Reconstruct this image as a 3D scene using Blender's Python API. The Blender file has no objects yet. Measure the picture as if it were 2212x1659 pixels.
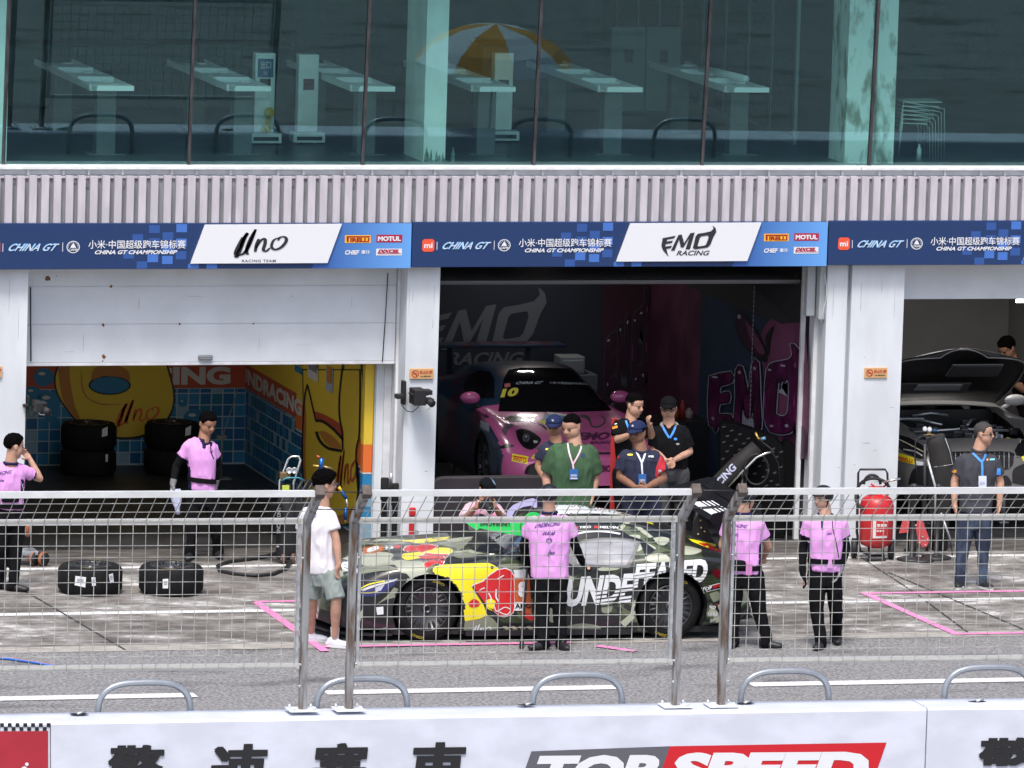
import bpy, bmesh, math, random
import numpy as np
from mathutils import Vector, Matrix, noise
from mathutils.bvhtree import BVHTree
SC = bpy.context.scene
COL = SC.collection
R = math.radians

# ---------------------------------------------------------------- camera
# world: X runs along the pit building, Y goes into the building (facade at Y=0), Z up
CAM = Vector((-22.26740685, -79.4147506, 13.02555132))
FPX = 15699.55            # focal length in pixels of a 2212-wide photo
YAW, PITCH, ROLL = 0.2726687, 0.1334960, 0.0300950
cF = Vector((math.sin(YAW) * math.cos(PITCH), math.cos(YAW) * math.cos(PITCH), -math.sin(PITCH)))
_r = Vector((math.cos(YAW), -math.sin(YAW), 0))
_d = cF.cross(_r)
cR = _r * math.cos(ROLL) - _d * math.sin(ROLL)
cD = _r * math.sin(ROLL) + _d * math.cos(ROLL)
cam_data = bpy.data.cameras.new('camera')
cam = bpy.data.objects.new('camera', cam_data)
COL.objects.link(cam)
cam_data.sensor_width = 36.0
cam_data.lens = FPX / 2212 * 36
cam_data.clip_start = 1.0
cam_data.clip_end = 4000
m3 = Matrix((cR, -cD, -cF)).transposed()
cam.matrix_world = Matrix.Translation(CAM) @ m3.to_4x4()
SC.camera = cam

# ---------------------------------------------------------------- light
SUN_EL, SUN_AZ = 62.0, 205.0          # high hazy sun from behind the camera, a little to its left
w = bpy.data.worlds.new('World')
SC.world = w
w.use_nodes = True
nt = w.node_tree
bg = nt.nodes['Background']
sky = nt.nodes.new('ShaderNodeTexSky')
sky.sky_type = 'NISHITA'
sky.sun_disc = False
sky.sun_elevation = R(SUN_EL)
sky.sun_rotation = R(SUN_AZ)
sky.dust_density = 4.0
sky.air_density = 1.0
sky.ozone_density = 1.0
nt.links.new(sky.outputs['Color'], bg.inputs['Color'])
bg.inputs['Strength'].default_value = 0.15
sd = bpy.data.lights.new('sun', 'SUN')
sd.energy = 1.9
sd.angle = R(13)
sd.color = (1.0, 0.97, 0.93)
sun = bpy.data.objects.new('sun', sd)
COL.objects.link(sun)
_az = R(SUN_AZ)
sdir = Vector((math.sin(_az) * math.cos(R(SUN_EL)), math.cos(_az) * math.cos(R(SUN_EL)), math.sin(R(SUN_EL))))
sun.rotation_euler = sdir.to_track_quat('Z', 'Y').to_euler()
SC.view_settings.view_transform = 'Standard'
SC.view_settings.look = 'None'
SC.view_settings.gamma = 1.0
SC.view_settings.exposure = 0.55
SC.cycles.max_bounces = 8
SC.cycles.transparent_max_bounces = 16
SC.cycles.use_denoising = True

# ---------------------------------------------------------------- measuring helpers
def ray(u, v):
    return (cF + cR * ((u - 1106) / FPX) + cD * ((v - 829.5) / FPX))
def PY(u, v, Y):
    d = ray(u, v); return CAM + d * ((Y - CAM.y) / d.y)
def PX_(u, v, X):
    d = ray(u, v); return CAM + d * ((X - CAM.x) / d.x)
def PZ(u, v, Z=0.0):
    d = ray(u, v); return CAM + d * ((Z - CAM.z) / d.z)
def proj(p):
    q = Vector(p) - CAM; z = q.dot(cF)
    return (1106 + FPX * q.dot(cR) / z, 829.5 + FPX * q.dot(cD) / z)
HX = Vector((math.cos(YAW), -math.sin(YAW), 0))     # horizontal, to the right as the camera sees it
HY = Vector((math.sin(YAW), math.cos(YAW), 0))      # horizontal, away from the camera
def PV(u, v, base, dy=0.0):
    """point seen at (u,v) on the upright plane through base, dy metres further away"""
    d = ray(u, v); t = ((Vector(base) - CAM).dot(HY) + dy) / d.dot(HY)
    return CAM + d * t

# ---------------------------------------------------------------- materials
MATS = {}
def srgb(r, g, b):
    f = lambda c: (c / 255 / 12.92) if c / 255 <= 0.04045 else ((c / 255 + 0.055) / 1.055) ** 2.4
    return (f(r), f(g), f(b))
def mat(name, col, rough=0.6, metal=0.0, var=0.0, scale=8.0, bump=0.0, bscale=40.0, spec=0.5, stretch=None, col2=None, coat=0.0, emit=0.0, lo=0.4, hi=0.65, detail=5.0):
    if name in MATS: return MATS[name]
    m = bpy.data.materials.new(name); m.use_nodes = True
    t = m.node_tree; b = t.nodes['Principled BSDF']
    b.inputs['Base Color'].default_value = (*col, 1)
    b.inputs['Roughness'].default_value = rough
    b.inputs['Metallic'].default_value = metal
    b.inputs['Specular IOR Level'].default_value = spec
    if coat: b.inputs['Coat Weight'].default_value = coat; b.inputs['Coat Roughness'].default_value = 0.05
    if emit:
        b.inputs['Emission Color'].default_value = (*col, 1); b.inputs['Emission Strength'].default_value = emit
    if var or col2 or bump:
        tc = t.nodes.new('ShaderNodeTexCoord'); src = tc.outputs['Object']
        if stretch:
            mp = t.nodes.new('ShaderNodeMapping'); mp.inputs['Scale'].default_value = stretch
            t.links.new(src, mp.inputs['Vector']); src = mp.outputs['Vector']
    if var or col2:
        n = t.nodes.new('ShaderNodeTexNoise'); n.inputs['Scale'].default_value = scale; n.inputs['Detail'].default_value = detail
        t.links.new(src, n.inputs['Vector'])
        rp = t.nodes.new('ShaderNodeValToRGB')
        c2 = col2 if col2 else tuple(max(0, c * (1 - var)) for c in col)
        c1 = col if col2 else tuple(min(1, c * (1 + var * 0.6)) for c in col)
        rp.color_ramp.elements[0].position = lo; rp.color_ramp.elements[0].color = (*c2, 1)
        rp.color_ramp.elements[1].position = hi; rp.color_ramp.elements[1].color = (*c1, 1)
        t.links.new(n.outputs['Fac'], rp.inputs['Fac']); t.links.new(rp.outputs['Color'], b.inputs['Base Color'])
    if bump:
        n2 = t.nodes.new('ShaderNodeTexNoise'); n2.inputs['Scale'].default_value = bscale; n2.inputs['Detail'].default_value = 4
        t.links.new(src, n2.inputs['Vector'])
        bp = t.nodes.new('ShaderNodeBump'); bp.inputs['Strength'].default_value = bump; bp.inputs['Distance'].default_value = 0.01
        t.links.new(n2.outputs['Fac'], bp.inputs['Height']); t.links.new(bp.outputs['Normal'], b.inputs['Normal'])
    MATS[name] = m
    return m

# ---------------------------------------------------------------- objects
def tag(o, label=None, cat=None, group=None, kind=None):
    if label: o['label'] = label
    if cat: o['category'] = cat
    if group: o['group'] = group
    if kind: o['kind'] = kind
    return o
def thing(name, label, cat, loc=(0, 0, 0), group=None):
    o = bpy.data.objects.new(name, None); COL.objects.link(o)
    o.location = loc; o.empty_display_size = 0.1
    return tag(o, label, cat, group)
def root_loc(p):
    l = Vector((0, 0, 0))
    while p is not None:
        l = l + Vector(p.location); p = p.parent
    return l
def link(name, me, parent=None, label=None):
    o = bpy.data.objects.new(name, me); COL.objects.link(o)
    if parent is not None:
        me.transform(Matrix.Translation(-root_loc(parent))); o.parent = parent
    if label: o['label'] = label
    return o
def copy_tree(o, parent=None):
    c = o.copy(); COL.objects.link(c); c.parent = parent
    for ch in list(o.children): copy_tree(ch, c)
    return c
def centre(o):
    """put a top-level mesh's origin at its base"""
    me = o.data; n = len(me.vertices); a = np.empty(n * 3); me.vertices.foreach_get('co', a); a = a.reshape(-1, 3)
    c = Vector(((a[:, 0].min() + a[:, 0].max()) / 2, (a[:, 1].min() + a[:, 1].max()) / 2, a[:, 2].min()))
    me.transform(Matrix.Translation(-c)); o.location = c
    return o

class MB:
    """collects shapes into one mesh"""
    def __init__(s): s.v = []; s.f = []; s.m = []; s.s = []; s.mats = []
    def mi(s, m):
        if m not in s.mats: s.mats.append(m)
        return s.mats.index(m)
    def add(s, vs, fs, m=None, smooth=False):
        o = len(s.v); k = s.mi(m)
        s.v.extend([tuple(p) for p in vs])
        for f in fs: s.f.append(tuple(i + o for i in f)); s.m.append(k); s.s.append(smooth)
        return s
    def quad(s, a, b, c, d, m=None): return s.add([a, b, c, d], [(0, 1, 2, 3)], m)
    def box(s, lo, hi, m=None, M=None, bev=0.0):
        x0, y0, z0 = lo; x1, y1, z1 = hi
        if bev > 0:
            vs = []; 
            b = min(bev, abs(x1 - x0) / 2.01, abs(y1 - y0) / 2.01, abs(z1 - z0) / 2.01)
            bm = bmesh.new(); bmesh.ops.create_cube(bm, size=1)
            for q in bm.verts: q.co = Vector(((x0 + x1) / 2 + q.co.x * (x1 - x0), (y0 + y1) / 2 + q.co.y * (y1 - y0), (z0 + z1) / 2 + q.co.z * (z1 - z0)))
            bmesh.ops.bevel(bm, geom=bm.edges[:], offset=b, segments=2, affect='EDGES', profile=0.5)
            vs = [(M @ q.co) if M else q.co.copy() for q in bm.verts]; bm.verts.index_update()
            fs = [[q.index for q in f.verts] for f in bm.faces]; bm.free()
            return s.add(vs, fs, m)
        vs = [Vector(p) for p in ((x0, y0, z0), (x1, y0, z0), (x1, y1, z0), (x0, y1, z0), (x0, y0, z1), (x1, y0, z1), (x1, y1, z1), (x0, y1, z1))]
        if M: vs = [M @ p for p in vs]
        return s.add(vs, [(0, 3, 2, 1), (4, 5, 6, 7), (0, 1, 5, 4), (1, 2, 6, 5), (2, 3, 7, 6), (3, 0, 4, 7)], m)
    def tube(s, path, r, n=8, m=None, closed=False, caps=True, flat=None):
        path = [Vector(p) for p in path]; N = len(path)
        rs = r if isinstance(r, (list, tuple)) else [r] * N
        vs = []; up = None
        for i, p in enumerate(path):
            if closed: t = path[(i + 1) % N] - path[i - 1]
            else: t = path[min(i + 1, N - 1)] - path[max(i - 1, 0)]
            t = t.normalized() if t.length > 1e-9 else Vector((0, 0, 1))
            if up is None: up = Vector((0, 0, 1)) if abs(t.z) < 0.9 else Vector((1, 0, 0))
            a = t.cross(up)
            if a.length < 1e-6: a = t.orthogonal()
            a.normalize(); b = a.cross(t).normalized(); up = b
            for k in range(n):
                q = 2 * math.pi * k / n + (math.pi / n)
                vs.append(p + (a * math.cos(q) + b * math.sin(q) * (flat or 1.0)) * rs[i])
        fs = []
        for i in range(N if closed else N - 1):
            j = (i + 1) % N
            for k in range(n):
                l = (k + 1) % n
                fs.append((i * n + k, i * n + l, j * n + l, j * n + k))
        if caps and not closed:
            fs.append(tuple(range(n - 1, -1, -1))); fs.append(tuple((N - 1) * n + k for k in range(n)))
        return s.add(vs, fs, m, n > 4)
    def lathe(s, prof, origin=(0, 0, 0), axis=(0, 0, 1), n=24, m=None):
        """prof: (r, h) pairs along axis"""
        ax = Vector(axis).normalized(); a = ax.orthogonal().normalized(); b = ax.cross(a)
        o = Vector(origin); vs = []; fs = []
        for r, h in prof:
            for k in range(n):
                q = 2 * math.pi * k / n
                vs.append(o + ax * h + (a * math.cos(q) + b * math.sin(q)) * max(r, 1e-4))
        for i in range(len(prof) - 1):
            for k in range(n):
                l = (k + 1) % n
                fs.append((i * n + k, i * n + l, (i + 1) * n + l, (i + 1) * n + k))
        fs.append(tuple(range(n - 1, -1, -1))); fs.append(tuple((len(prof) - 1) * n + k for k in range(n)))
        return s.add(vs, fs, m, True)
    def ell(s, c, r, m=None, M=None, n=16, k=10):
        """ellipsoid; M = 3x3 columns of its axes"""
        c = Vector(c); vs = []; fs = []
        for i in range(k + 1):
            th = math.pi * i / k
            for j in range(n):
                ph = 2 * math.pi * j / n
                p = Vector((r[0] * math.sin(th) * math.cos(ph), r[1] * math.sin(th) * math.sin(ph), r[2] * math.cos(th)))
                vs.append(c + (M @ p if M else p))
        for i in range(k):
            for j in range(n):
                l = (j + 1) % n
                fs.append((i * n + j, i * n + l, (i + 1) * n + l, (i + 1) * n + j))
        return s.add(vs, fs, m, True)
    def prism(s, poly, o, ex, ey, th, m=None):
        """flat polygon given in (ex, ey) at o, given thickness along ex x ey (towards -normal)"""
        o = Vector(o); ex = Vector(ex); ey = Vector(ey); nn = ex.cross(ey).normalized()
        n = len(poly); f = [o + ex * a + ey * b for a, b in poly]; bk = [p - nn * th for p in f]
        fs = [tuple(range(n)), tuple(range(2 * n - 1, n - 1, -1))]
        for i in range(n): j = (i + 1) % n; fs.append((i, i + n, j + n, j))
        return s.add(f + bk, fs, m)
    def build(s, name, m=None, parent=None, label=None, smooth=None):
        me = bpy.data.meshes.new(name); me.from_pydata(s.v, [], s.f)
        mats = [q if q is not None else m for q in s.mats] or [m]
        for q in mats: me.materials.append(q)
        if len(s.mats) > 1: me.polygons.foreach_set('material_index', s.m)
        me.polygons.foreach_set('use_smooth', s.s if smooth is None else [smooth] * len(s.f))
        me.validate(); me.update()
        bm = bmesh.new(); bm.from_mesh(me); bmesh.ops.recalc_face_normals(bm, faces=bm.faces[:]); bm.to_mesh(me); bm.free()
        return link(name, me, parent, label)

_txt_cache = {}
def text_geo(body, bold=0.0, space=1.0):
    """lettering as flat triangles scaled to a unit box (0..1, 0..1); returns verts, faces, aspect"""
    k = (body, bold, space)
    if k in _txt_cache: return _txt_cache[k]
    cu = bpy.data.curves.new('t', 'FONT'); cu.body = body; cu.offset = bold; cu.resolution_u = 3; cu.space_character = space
    o = bpy.data.objects.new('t', cu); COL.objects.link(o)
    dg = bpy.context.evaluated_depsgraph_get(); dg.update()
    me = bpy.data.meshes.new_from_object(o.evaluated_get(dg))
    vs = np.array([v.co[:2] for v in me.vertices]); fs = [tuple(p.vertices) for p in me.polygons]
    bpy.data.objects.remove(o); bpy.data.curves.remove(cu); bpy.data.meshes.remove(me)
    lo = vs.min(0); hi = vs.max(0); asp = (hi[0] - lo[0]) / max(hi[1] - lo[1], 1e-6)
    vs = (vs - lo) / (hi - lo)
    _txt_cache[k] = (vs, fs, asp)
    return _txt_cache[k]
def text_on(mb, body, o, ex, ey, shear=0.0, bold=0.0, m=None, space=1.0):
    """fit the lettering to the box spanned by ex (width) and ey (height) at o (lower left)"""
    vs, fs, _ = text_geo(body, bold, space); o = Vector(o); ex = Vector(ex); ey = Vector(ey)
    mb.add([o + ex * (a * (1 - shear) + shear * b) + ey * b for a, b in vs], fs, m)
    return mb
def ribbon(pts, w):
    """a stroke of varying width through 2-D points as quads (pts, faces)"""
    pts = [np.array(p, float) for p in pts]; n = len(pts); ws = w if isinstance(w, (list, tuple)) else [w] * n
    L = []; Rr = []
    for i in range(n):
        t = pts[min(i + 1, n - 1)] - pts[max(i - 1, 0)]; t = t / (np.linalg.norm(t) + 1e-9); q = np.array([-t[1], t[0]]) * ws[i] / 2
        L.append(pts[i] + q); Rr.append(pts[i] - q)
    return L + Rr, [(i, i + 1, n + i + 1, n + i) for i in range(n - 1)]
def smooth_path(pts, k=4):
    out = []; n = len(pts); P = [np.array(p, float) for p in pts]
    for i in range(n - 1):
        p0 = P[max(i - 1, 0)]; p1 = P[i]; p2 = P[i + 1]; p3 = P[min(i + 2, n - 1)]
        for j in range(k):
            t = j / k
            out.append(0.5 * ((2 * p1) + (-p0 + p2) * t + (2 * p0 - 5 * p1 + 4 * p2 - p3) * t * t + (-p0 + 3 * p1 - 3 * p2 + p3) * t ** 3))
    out.append(P[-1]); return out
def fill_poly(poly, holes=()):
    """triangulated 2-D polygon"""
    from mathutils.geometry import tessellate_polygon
    loops = [[Vector((p[0], p[1], 0)) for p in poly]] + [[Vector((p[0], p[1], 0)) for p in h] for h in holes]
    tr = tessellate_polygon(loops); vs = [(p.x, p.y) for l in loops for p in l]
    return vs, [tuple(t) for t in tr]
def circle2(c, r, n=20, ry=None):
    return [(c[0] + r * math.cos(2 * math.pi * i / n), c[1] + (ry or r) * math.sin(2 * math.pi * i / n)) for i in range(n)]
# ================================================================ setting: ground and markings
def sheet(name, pts, z, m, kind='structure', label=None):
    mb = MB(); mb.add([(p[0], p[1], z) for p in pts], [tuple(range(len(pts)))])
    o = mb.build(name, m); 
    return tag(o, kind=kind, label=label)
def rect(x0, y0, x1, y1): return [(x0, y0), (x1, y0), (x1, y1), (x0, y1)]

def asphalt_mat():
    m = mat('asphalt', (0.10, 0.098, 0.096), 0.9)
    t = m.node_tree; b = t.nodes['Principled BSDF']
    tc = t.nodes.new('ShaderNodeTexCoord')
    n1 = t.nodes.new('ShaderNodeTexNoise'); n1.inputs['Scale'].default_value = 26; n1.inputs['Detail'].default_value = 8; n1.inputs['Roughness'].default_value = 0.75
    mp = t.nodes.new('ShaderNodeMapping'); mp.inputs['Scale'].default_value = (0.5, 1.2, 1)
    n2 = t.nodes.new('ShaderNodeTexNoise'); n2.inputs['Scale'].default_value = 1.6; n2.inputs['Detail'].default_value = 7
    t.links.new(tc.outputs['Object'], n1.inputs['Vector']); t.links.new(tc.outputs['Object'], mp.inputs['Vector']); t.links.new(mp.outputs['Vector'], n2.inputs['Vector'])
    r1 = t.nodes.new('ShaderNodeValToRGB'); r1.color_ramp.elements[0].position = 0.39; r1.color_ramp.elements[1].position = 0.61
    r1.color_ramp.elements[0].color = (0.08, 0.079, 0.08, 1); r1.color_ramp.elements[1].color = (0.33, 0.325, 0.325, 1)
    r2 = t.nodes.new('ShaderNodeValToRGB'); r2.color_ramp.elements[0].position = 0.30; r2.color_ramp.elements[1].position = 0.46
    r2.color_ramp.elements[0].color = (0.52, 0.52, 0.53, 1); r2.color_ramp.elements[1].color = (1, 1, 1, 1)
    mx = t.nodes.new('ShaderNodeMix'); mx.data_type = 'RGBA'; mx.blend_type = 'MULTIPLY'; mx.inputs[0].default_value = 1
    t.links.new(n1.outputs['Fac'], r1.inputs['Fac']); t.links.new(n2.outputs['Fac'], r2.inputs['Fac'])
    t.links.new(r1.outputs['Color'], mx.inputs[6]); t.links.new(r2.outputs['Color'], mx.inputs[7]); t.links.new(mx.outputs[2], b.inputs['Base Color'])
    return m
def concrete_mat():
    m = mat('apron_concrete', (0.25, 0.24, 0.225), 0.8)
    t = m.node_tree; b = t.nodes['Principled BSDF']
    tc = t.nodes.new('ShaderNodeTexCoord')
    def nz(scale, st, det, rough=0.6):
        mp = t.nodes.new('ShaderNodeMapping'); mp.inputs['Scale'].default_value = st
        n = t.nodes.new('ShaderNodeTexNoise'); n.inputs['Scale'].default_value = scale; n.inputs['Detail'].default_value = det; n.inputs['Roughness'].default_value = rough
        t.links.new(tc.outputs['Object'], mp.inputs['Vector']); t.links.new(mp.outputs['Vector'], n.inputs['Vector']); return n
    a = nz(2.4, (0.9, 1.4, 1), 9, 0.70); c = nz(0.75, (1, 1, 1), 3); s = nz(60, (1, 1, 1), 3)
    r = t.nodes.new('ShaderNodeValToRGB'); e = r.color_ramp.elements
    e[0].position = 0.36; e[0].color = (0.085, 0.078, 0.072, 1); e[1].position = 0.65; e[1].color = (0.54, 0.53, 0.52, 1)
    q = e.new(0.46); q.color = (0.155, 0.143, 0.132, 1); q = e.new(0.56); q.color = (0.255, 0.242, 0.23, 1)
    ad = t.nodes.new('ShaderNodeMath'); ad.operation = 'ADD'
    sb = t.nodes.new('ShaderNodeMath'); sb.operation = 'MULTIPLY_ADD'; sb.inputs[1].default_value = 0.5; sb.inputs[2].default_value = -0.26
    t.links.new(c.outputs['Fac'], sb.inputs[0]); t.links.new(a.outputs['Fac'], ad.inputs[0]); t.links.new(sb.outputs[0], ad.inputs[1])
    ad2 = t.nodes.new('ShaderNodeMath'); ad2.operation = 'MULTIPLY_ADD'; ad2.inputs[1].default_value = 0.12
    t.links.new(s.outputs['Fac'], ad2.inputs[0]); t.links.new(ad.outputs[0], ad2.inputs[2])
    sb2 = t.nodes.new('ShaderNodeMath'); sb2.operation = 'SUBTRACT'; sb2.inputs[1].default_value = 0.06
    t.links.new(ad2.outputs[0], sb2.inputs[0]); t.links.new(sb2.outputs[0], r.inputs['Fac']); t.links.new(r.outputs['Color'], b.inputs['Base Color'])
    return m
M_ASPH = asphalt_mat(); M_CONC = concrete_mat()
M_WHITE = mat('white_road_paint', (0.70, 0.70, 0.70), 0.7, var=0.25, scale=30)
M_PINK = mat('pink_floor_tape', (0.78, 0.25, 0.50), 0.6, var=0.15, scale=14)
M_EDGE = mat('apron_edge_concrete', (0.36, 0.34, 0.31), 0.85, var=0.3, scale=9, stretch=(0.4, 2, 1))
M_JOINT = mat('joint_tar', (0.03, 0.03, 0.03), 0.9)
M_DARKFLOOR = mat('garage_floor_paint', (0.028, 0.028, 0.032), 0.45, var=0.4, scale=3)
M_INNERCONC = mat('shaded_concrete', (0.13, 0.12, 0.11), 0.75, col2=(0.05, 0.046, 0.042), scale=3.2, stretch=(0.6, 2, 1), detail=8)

sheet('ground', rect(-600, -500, 600, 600), -0.004, M_ASPH)
sheet('apron', rect(-40, -5.70, 40, 9.0), 0.0, M_CONC)
sheet('apron_kerb', rect(-40, -6.05, 40, -5.70), 0.0, M_EDGE)
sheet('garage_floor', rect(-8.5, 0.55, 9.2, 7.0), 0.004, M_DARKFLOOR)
sheet('doorway_floor', rect(-8.5, -0.35, 9.2, 0.55), 0.003, M_INNERCONC)  # darker floor strip; the doorway's shade is put into its colour
for i, (yc, wd, x0, x1) in enumerate([(-3.70, 0.17, -40, 40), (-0.716, 0.13, -40, 40)]):
    sheet('bay_line', rect(x0, yc - wd / 2, x1, yc + wd / 2), 0.004, M_WHITE)
for u0, u1 in ((-400, 428), (707, 1330), (1622, 2600)):
    a = PZ(u0, 1515 - u0 * 0.0215).x; b = PZ(u1, 1515 - u1 * 0.0215).x
    sheet('lane_line', rect(a, -8.80, b, -8.56), 0.004, M_WHITE)
def strip(name, p, q, wd, z, m):
    p = Vector((p[0], p[1])); q = Vector((q[0], q[1])); n = (q - p).normalized(); n = Vector((-n.y, n.x)) * wd / 2
    return sheet(name, [p + n, p - n, q - n, q + n], z, m)
strip('pit_box_line', (-3.78, -3.14), (0.9, -3.14), 0.10, 0.008, M_PINK)
strip('pit_box_line', (-3.77, -3.19), (-3.775, -6.3), 0.10, 0.008, M_PINK)
strip('pit_box_line', (-3.72, -6.02), (-1.0, -6.02), 0.10, 0.008, M_PINK)
a = PZ(1290, 1396); b = PZ(1373, 1408); strip('pit_box_line', a, b, 0.11, 0.008, M_PINK)
strip('pit_box_line', (3.17, -3.20), (12, -3.20), 0.10, 0.008, M_PINK)
strip('pit_box_line', (3.22, -3.25), (3.37, -5.95), 0.10, 0.008, M_PINK)
strip('pit_box_line', (3.42, -5.90), (12, -5.90), 0.10, 0.008, M_PINK)
for a, b, wd in (((67, 1285), (270, 1404), .028), ((1919, 1237), (2230, 1368), .028), ((2000, 1299), (2090, 1366), .025), ((1860, 1205), (1990, 1290), .02), ((-60, 1236), (60, 1282), .02)):
    strip('expansion_joint', PZ(*a), PZ(*b), wd, 0.0045, M_JOINT)

# ================================================================ pit building
M_WALL = mat('white_wall_paint', (0.655, 0.69, 0.725), 0.6, var=0.10, scale=2.2, stretch=(1, 1, 0.35), bump=0.04, bscale=6)
M_TRIM = mat('white_trim', (0.70, 0.71, 0.73), 0.5, var=0.12, scale=5)
M_SEAM = mat('grey_recess', (0.30, 0.315, 0.34), 0.7)
M_SLAT = mat('pinkish_slat_paint', (0.525, 0.495, 0.535), 0.55, var=0.10, scale=3.5, stretch=(3, 1, 0.6))
M_SLATBACK = mat('cladding_back', (0.28, 0.30, 0.32), 0.7, var=0.15, scale=2)
M_DOOR = mat('door_white', (0.68, 0.715, 0.755), 0.5, var=0.07, scale=2.0, bump=0.03, bscale=3)
M_RUST = mat('rust', (0.22, 0.10, 0.045), 0.9, var=0.5, scale=40)
M_DARKWALL = mat('dark_interior', (0.012, 0.013, 0.018), 0.7)
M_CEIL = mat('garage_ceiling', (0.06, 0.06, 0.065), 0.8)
M_BLK = mat('black_rubber', (0.012, 0.012, 0.014), 0.6)
M_BLKM = mat('black_metal', (0.02, 0.02, 0.022), 0.4)
M_CHROME = mat('chrome', (0.75, 0.74, 0.70), 0.18, 1.0)
M_STEEL = mat('galvanised_steel', (0.56, 0.58, 0.60), 0.42, 0.55, var=0.2, scale=14)

XL, XR, ZT = -14.0, 16.0, 9.0
bld = thing('pit_building', 'long white pit building with open garages below a tilted glass lounge', 'building', (0, 0, 0))
def bpart(name, shapes, m, label=None, bev=0):
    mb = MB()
    for lo, hi in shapes: mb.box(lo, hi, bev=bev)
    return mb.build(name, m, bld, label)
OPEN = [(-5.73, -1.33), (-0.947, 3.69), (4.625, 9.0)]
# structural walls between the garages
bpart('wall_column', [((-8.0, 0, 0), (-5.73, 0.62, 3.40)), ((-8.0, 0.62, 0), (-5.86, 7.0, 3.40))], M_WALL)
bpart('wall_column', [((-1.33, 0, 0), (-0.947, 0.62, 3.40)), ((-1.50, 0.62, 0), (-0.95, 7.0, 3.40))], M_WALL)
c3 = bpart('wall_column', [((3.69, 0, 0), (3.935, 0.62, 3.40)), ((3.935, 0.10, 0), (3.985, 0.62, 3.40)), ((3.985, -0.01, 0), (4.625, 0.62, 3.40)), ((3.74, 0.62, 0), (4.60, 7.0, 3.40))], M_WALL)
bpart('wall_column', [((9.0, 0, 0), (14.0, 7.0, 3.40))], M_WALL)
bpart('beam', [((XL, 0, 3.40), (XR, 0.62, 4.34)), ((-14.0, 0, 0), (-8.0, 7, 3.40))], M_WALL)
bpart('door_frame', [((-1.415, 0.575, 0), (-1.334, 0.617, 3.39)), ((-1.36, 0.30, 0), (-1.332, 0.36, 3.3)), ((3.645, 0.30, 0), (3.69, 0.36, 3.3)), ((3.60, 0.64, 0), (3.65, 0.695, 3.3)), ((4.627, 0.3, 0), (4.66, .36, 3.3)), ((-5.73, 0.30, 0), (-5.70, 0.36, 3.3))], M_TRIM)
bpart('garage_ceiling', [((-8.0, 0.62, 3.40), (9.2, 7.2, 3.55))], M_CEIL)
# upper storey
bpart('floor_slab', [((XL, 0.02, 4.345), (XR, 11.0, 4.45))], mat('lounge_floor', (0.06, 0.075, 0.078), 0.35, var=0.3, scale=1.5))
bpart('roof_slab', [((XL, -1.0, 8.6), (XR, 11.2, 8.9))], M_CEIL)
bpart('lounge_wall', [((XL, 10.8, 4.45), (XR, 11.0, 8.6)), ((XL, 0.5, 4.45), (XL + .2, 10.8, 8.6)), ((XR - .2, 0.5, 4.45), (XR, 10.8, 8.6))], mat('lounge_back', (0.09, 0.115, 0.12), 0.8, var=0.3, scale=1))
M_COL = mat('peeling_column_paint', (0.74, 0.77, 0.75), 0.7, var=0.08, scale=3)
M_STAIN = mat('stained_column_paint', (0.74, 0.77, 0.75), 0.75, col2=(0.26, 0.27, 0.22), scale=3.0, stretch=(2.2, 2.2, 0.9), lo=0.36, hi=0.50, detail=8)
def lcol(name, x0, x1, y0, y1, m, z0=4.45):
    mb = MB(); mb.box((x0, y0, z0), (x1, y1, 8.6)); return mb.build(name, m, bld)
a = PZ(905, 346, 4.45); b = PZ(964, 351, 4.45)
lcol('lounge_column', a.x, b.x, 0.52, 1.40, M_COL)
lcol('lounge_column', PZ(20, 352, 4.45).x - .5, PZ(20, 352, 4.45).x, 0.52, 1.15, M_COL)
a = PZ(1817, 350, 4.45)
lcol('lounge_column', a.x, a.x + 0.30, 0.45, 1.05, M_STAIN); lcol('lounge_column', a.x + 0.355, a.x + 0.585, 0.42, 1.0, M_STAIN)
mb = MB(); rg_ = random.Random(11)
for i in range(26):     # algae creeping up the column foot
    x = rg_.uniform(-1.03, -.70); h_ = .02 + .16 * rg_.random() ** 2; w_ = rg_.uniform(.006, .03); mb.add([(x - w_, .5185 - i * .0002, 4.452), (x + w_, .5185 - i * .0002, 4.452), (x + w_ * .7, .5185 - i * .0002, 4.452 + h_ * .6), (x + .002, .5185 - i * .0002, 4.452 + h_), (x - w_ * .6, .5185 - i * .0002, 4.452 + h_ * .5)], [(0, 1, 2, 3, 4)])
mb.build('algae_stain', mat('algae_grime', (0.22, 0.27, 0.24), 0.9, var=0.5, scale=30), bld)

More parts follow.
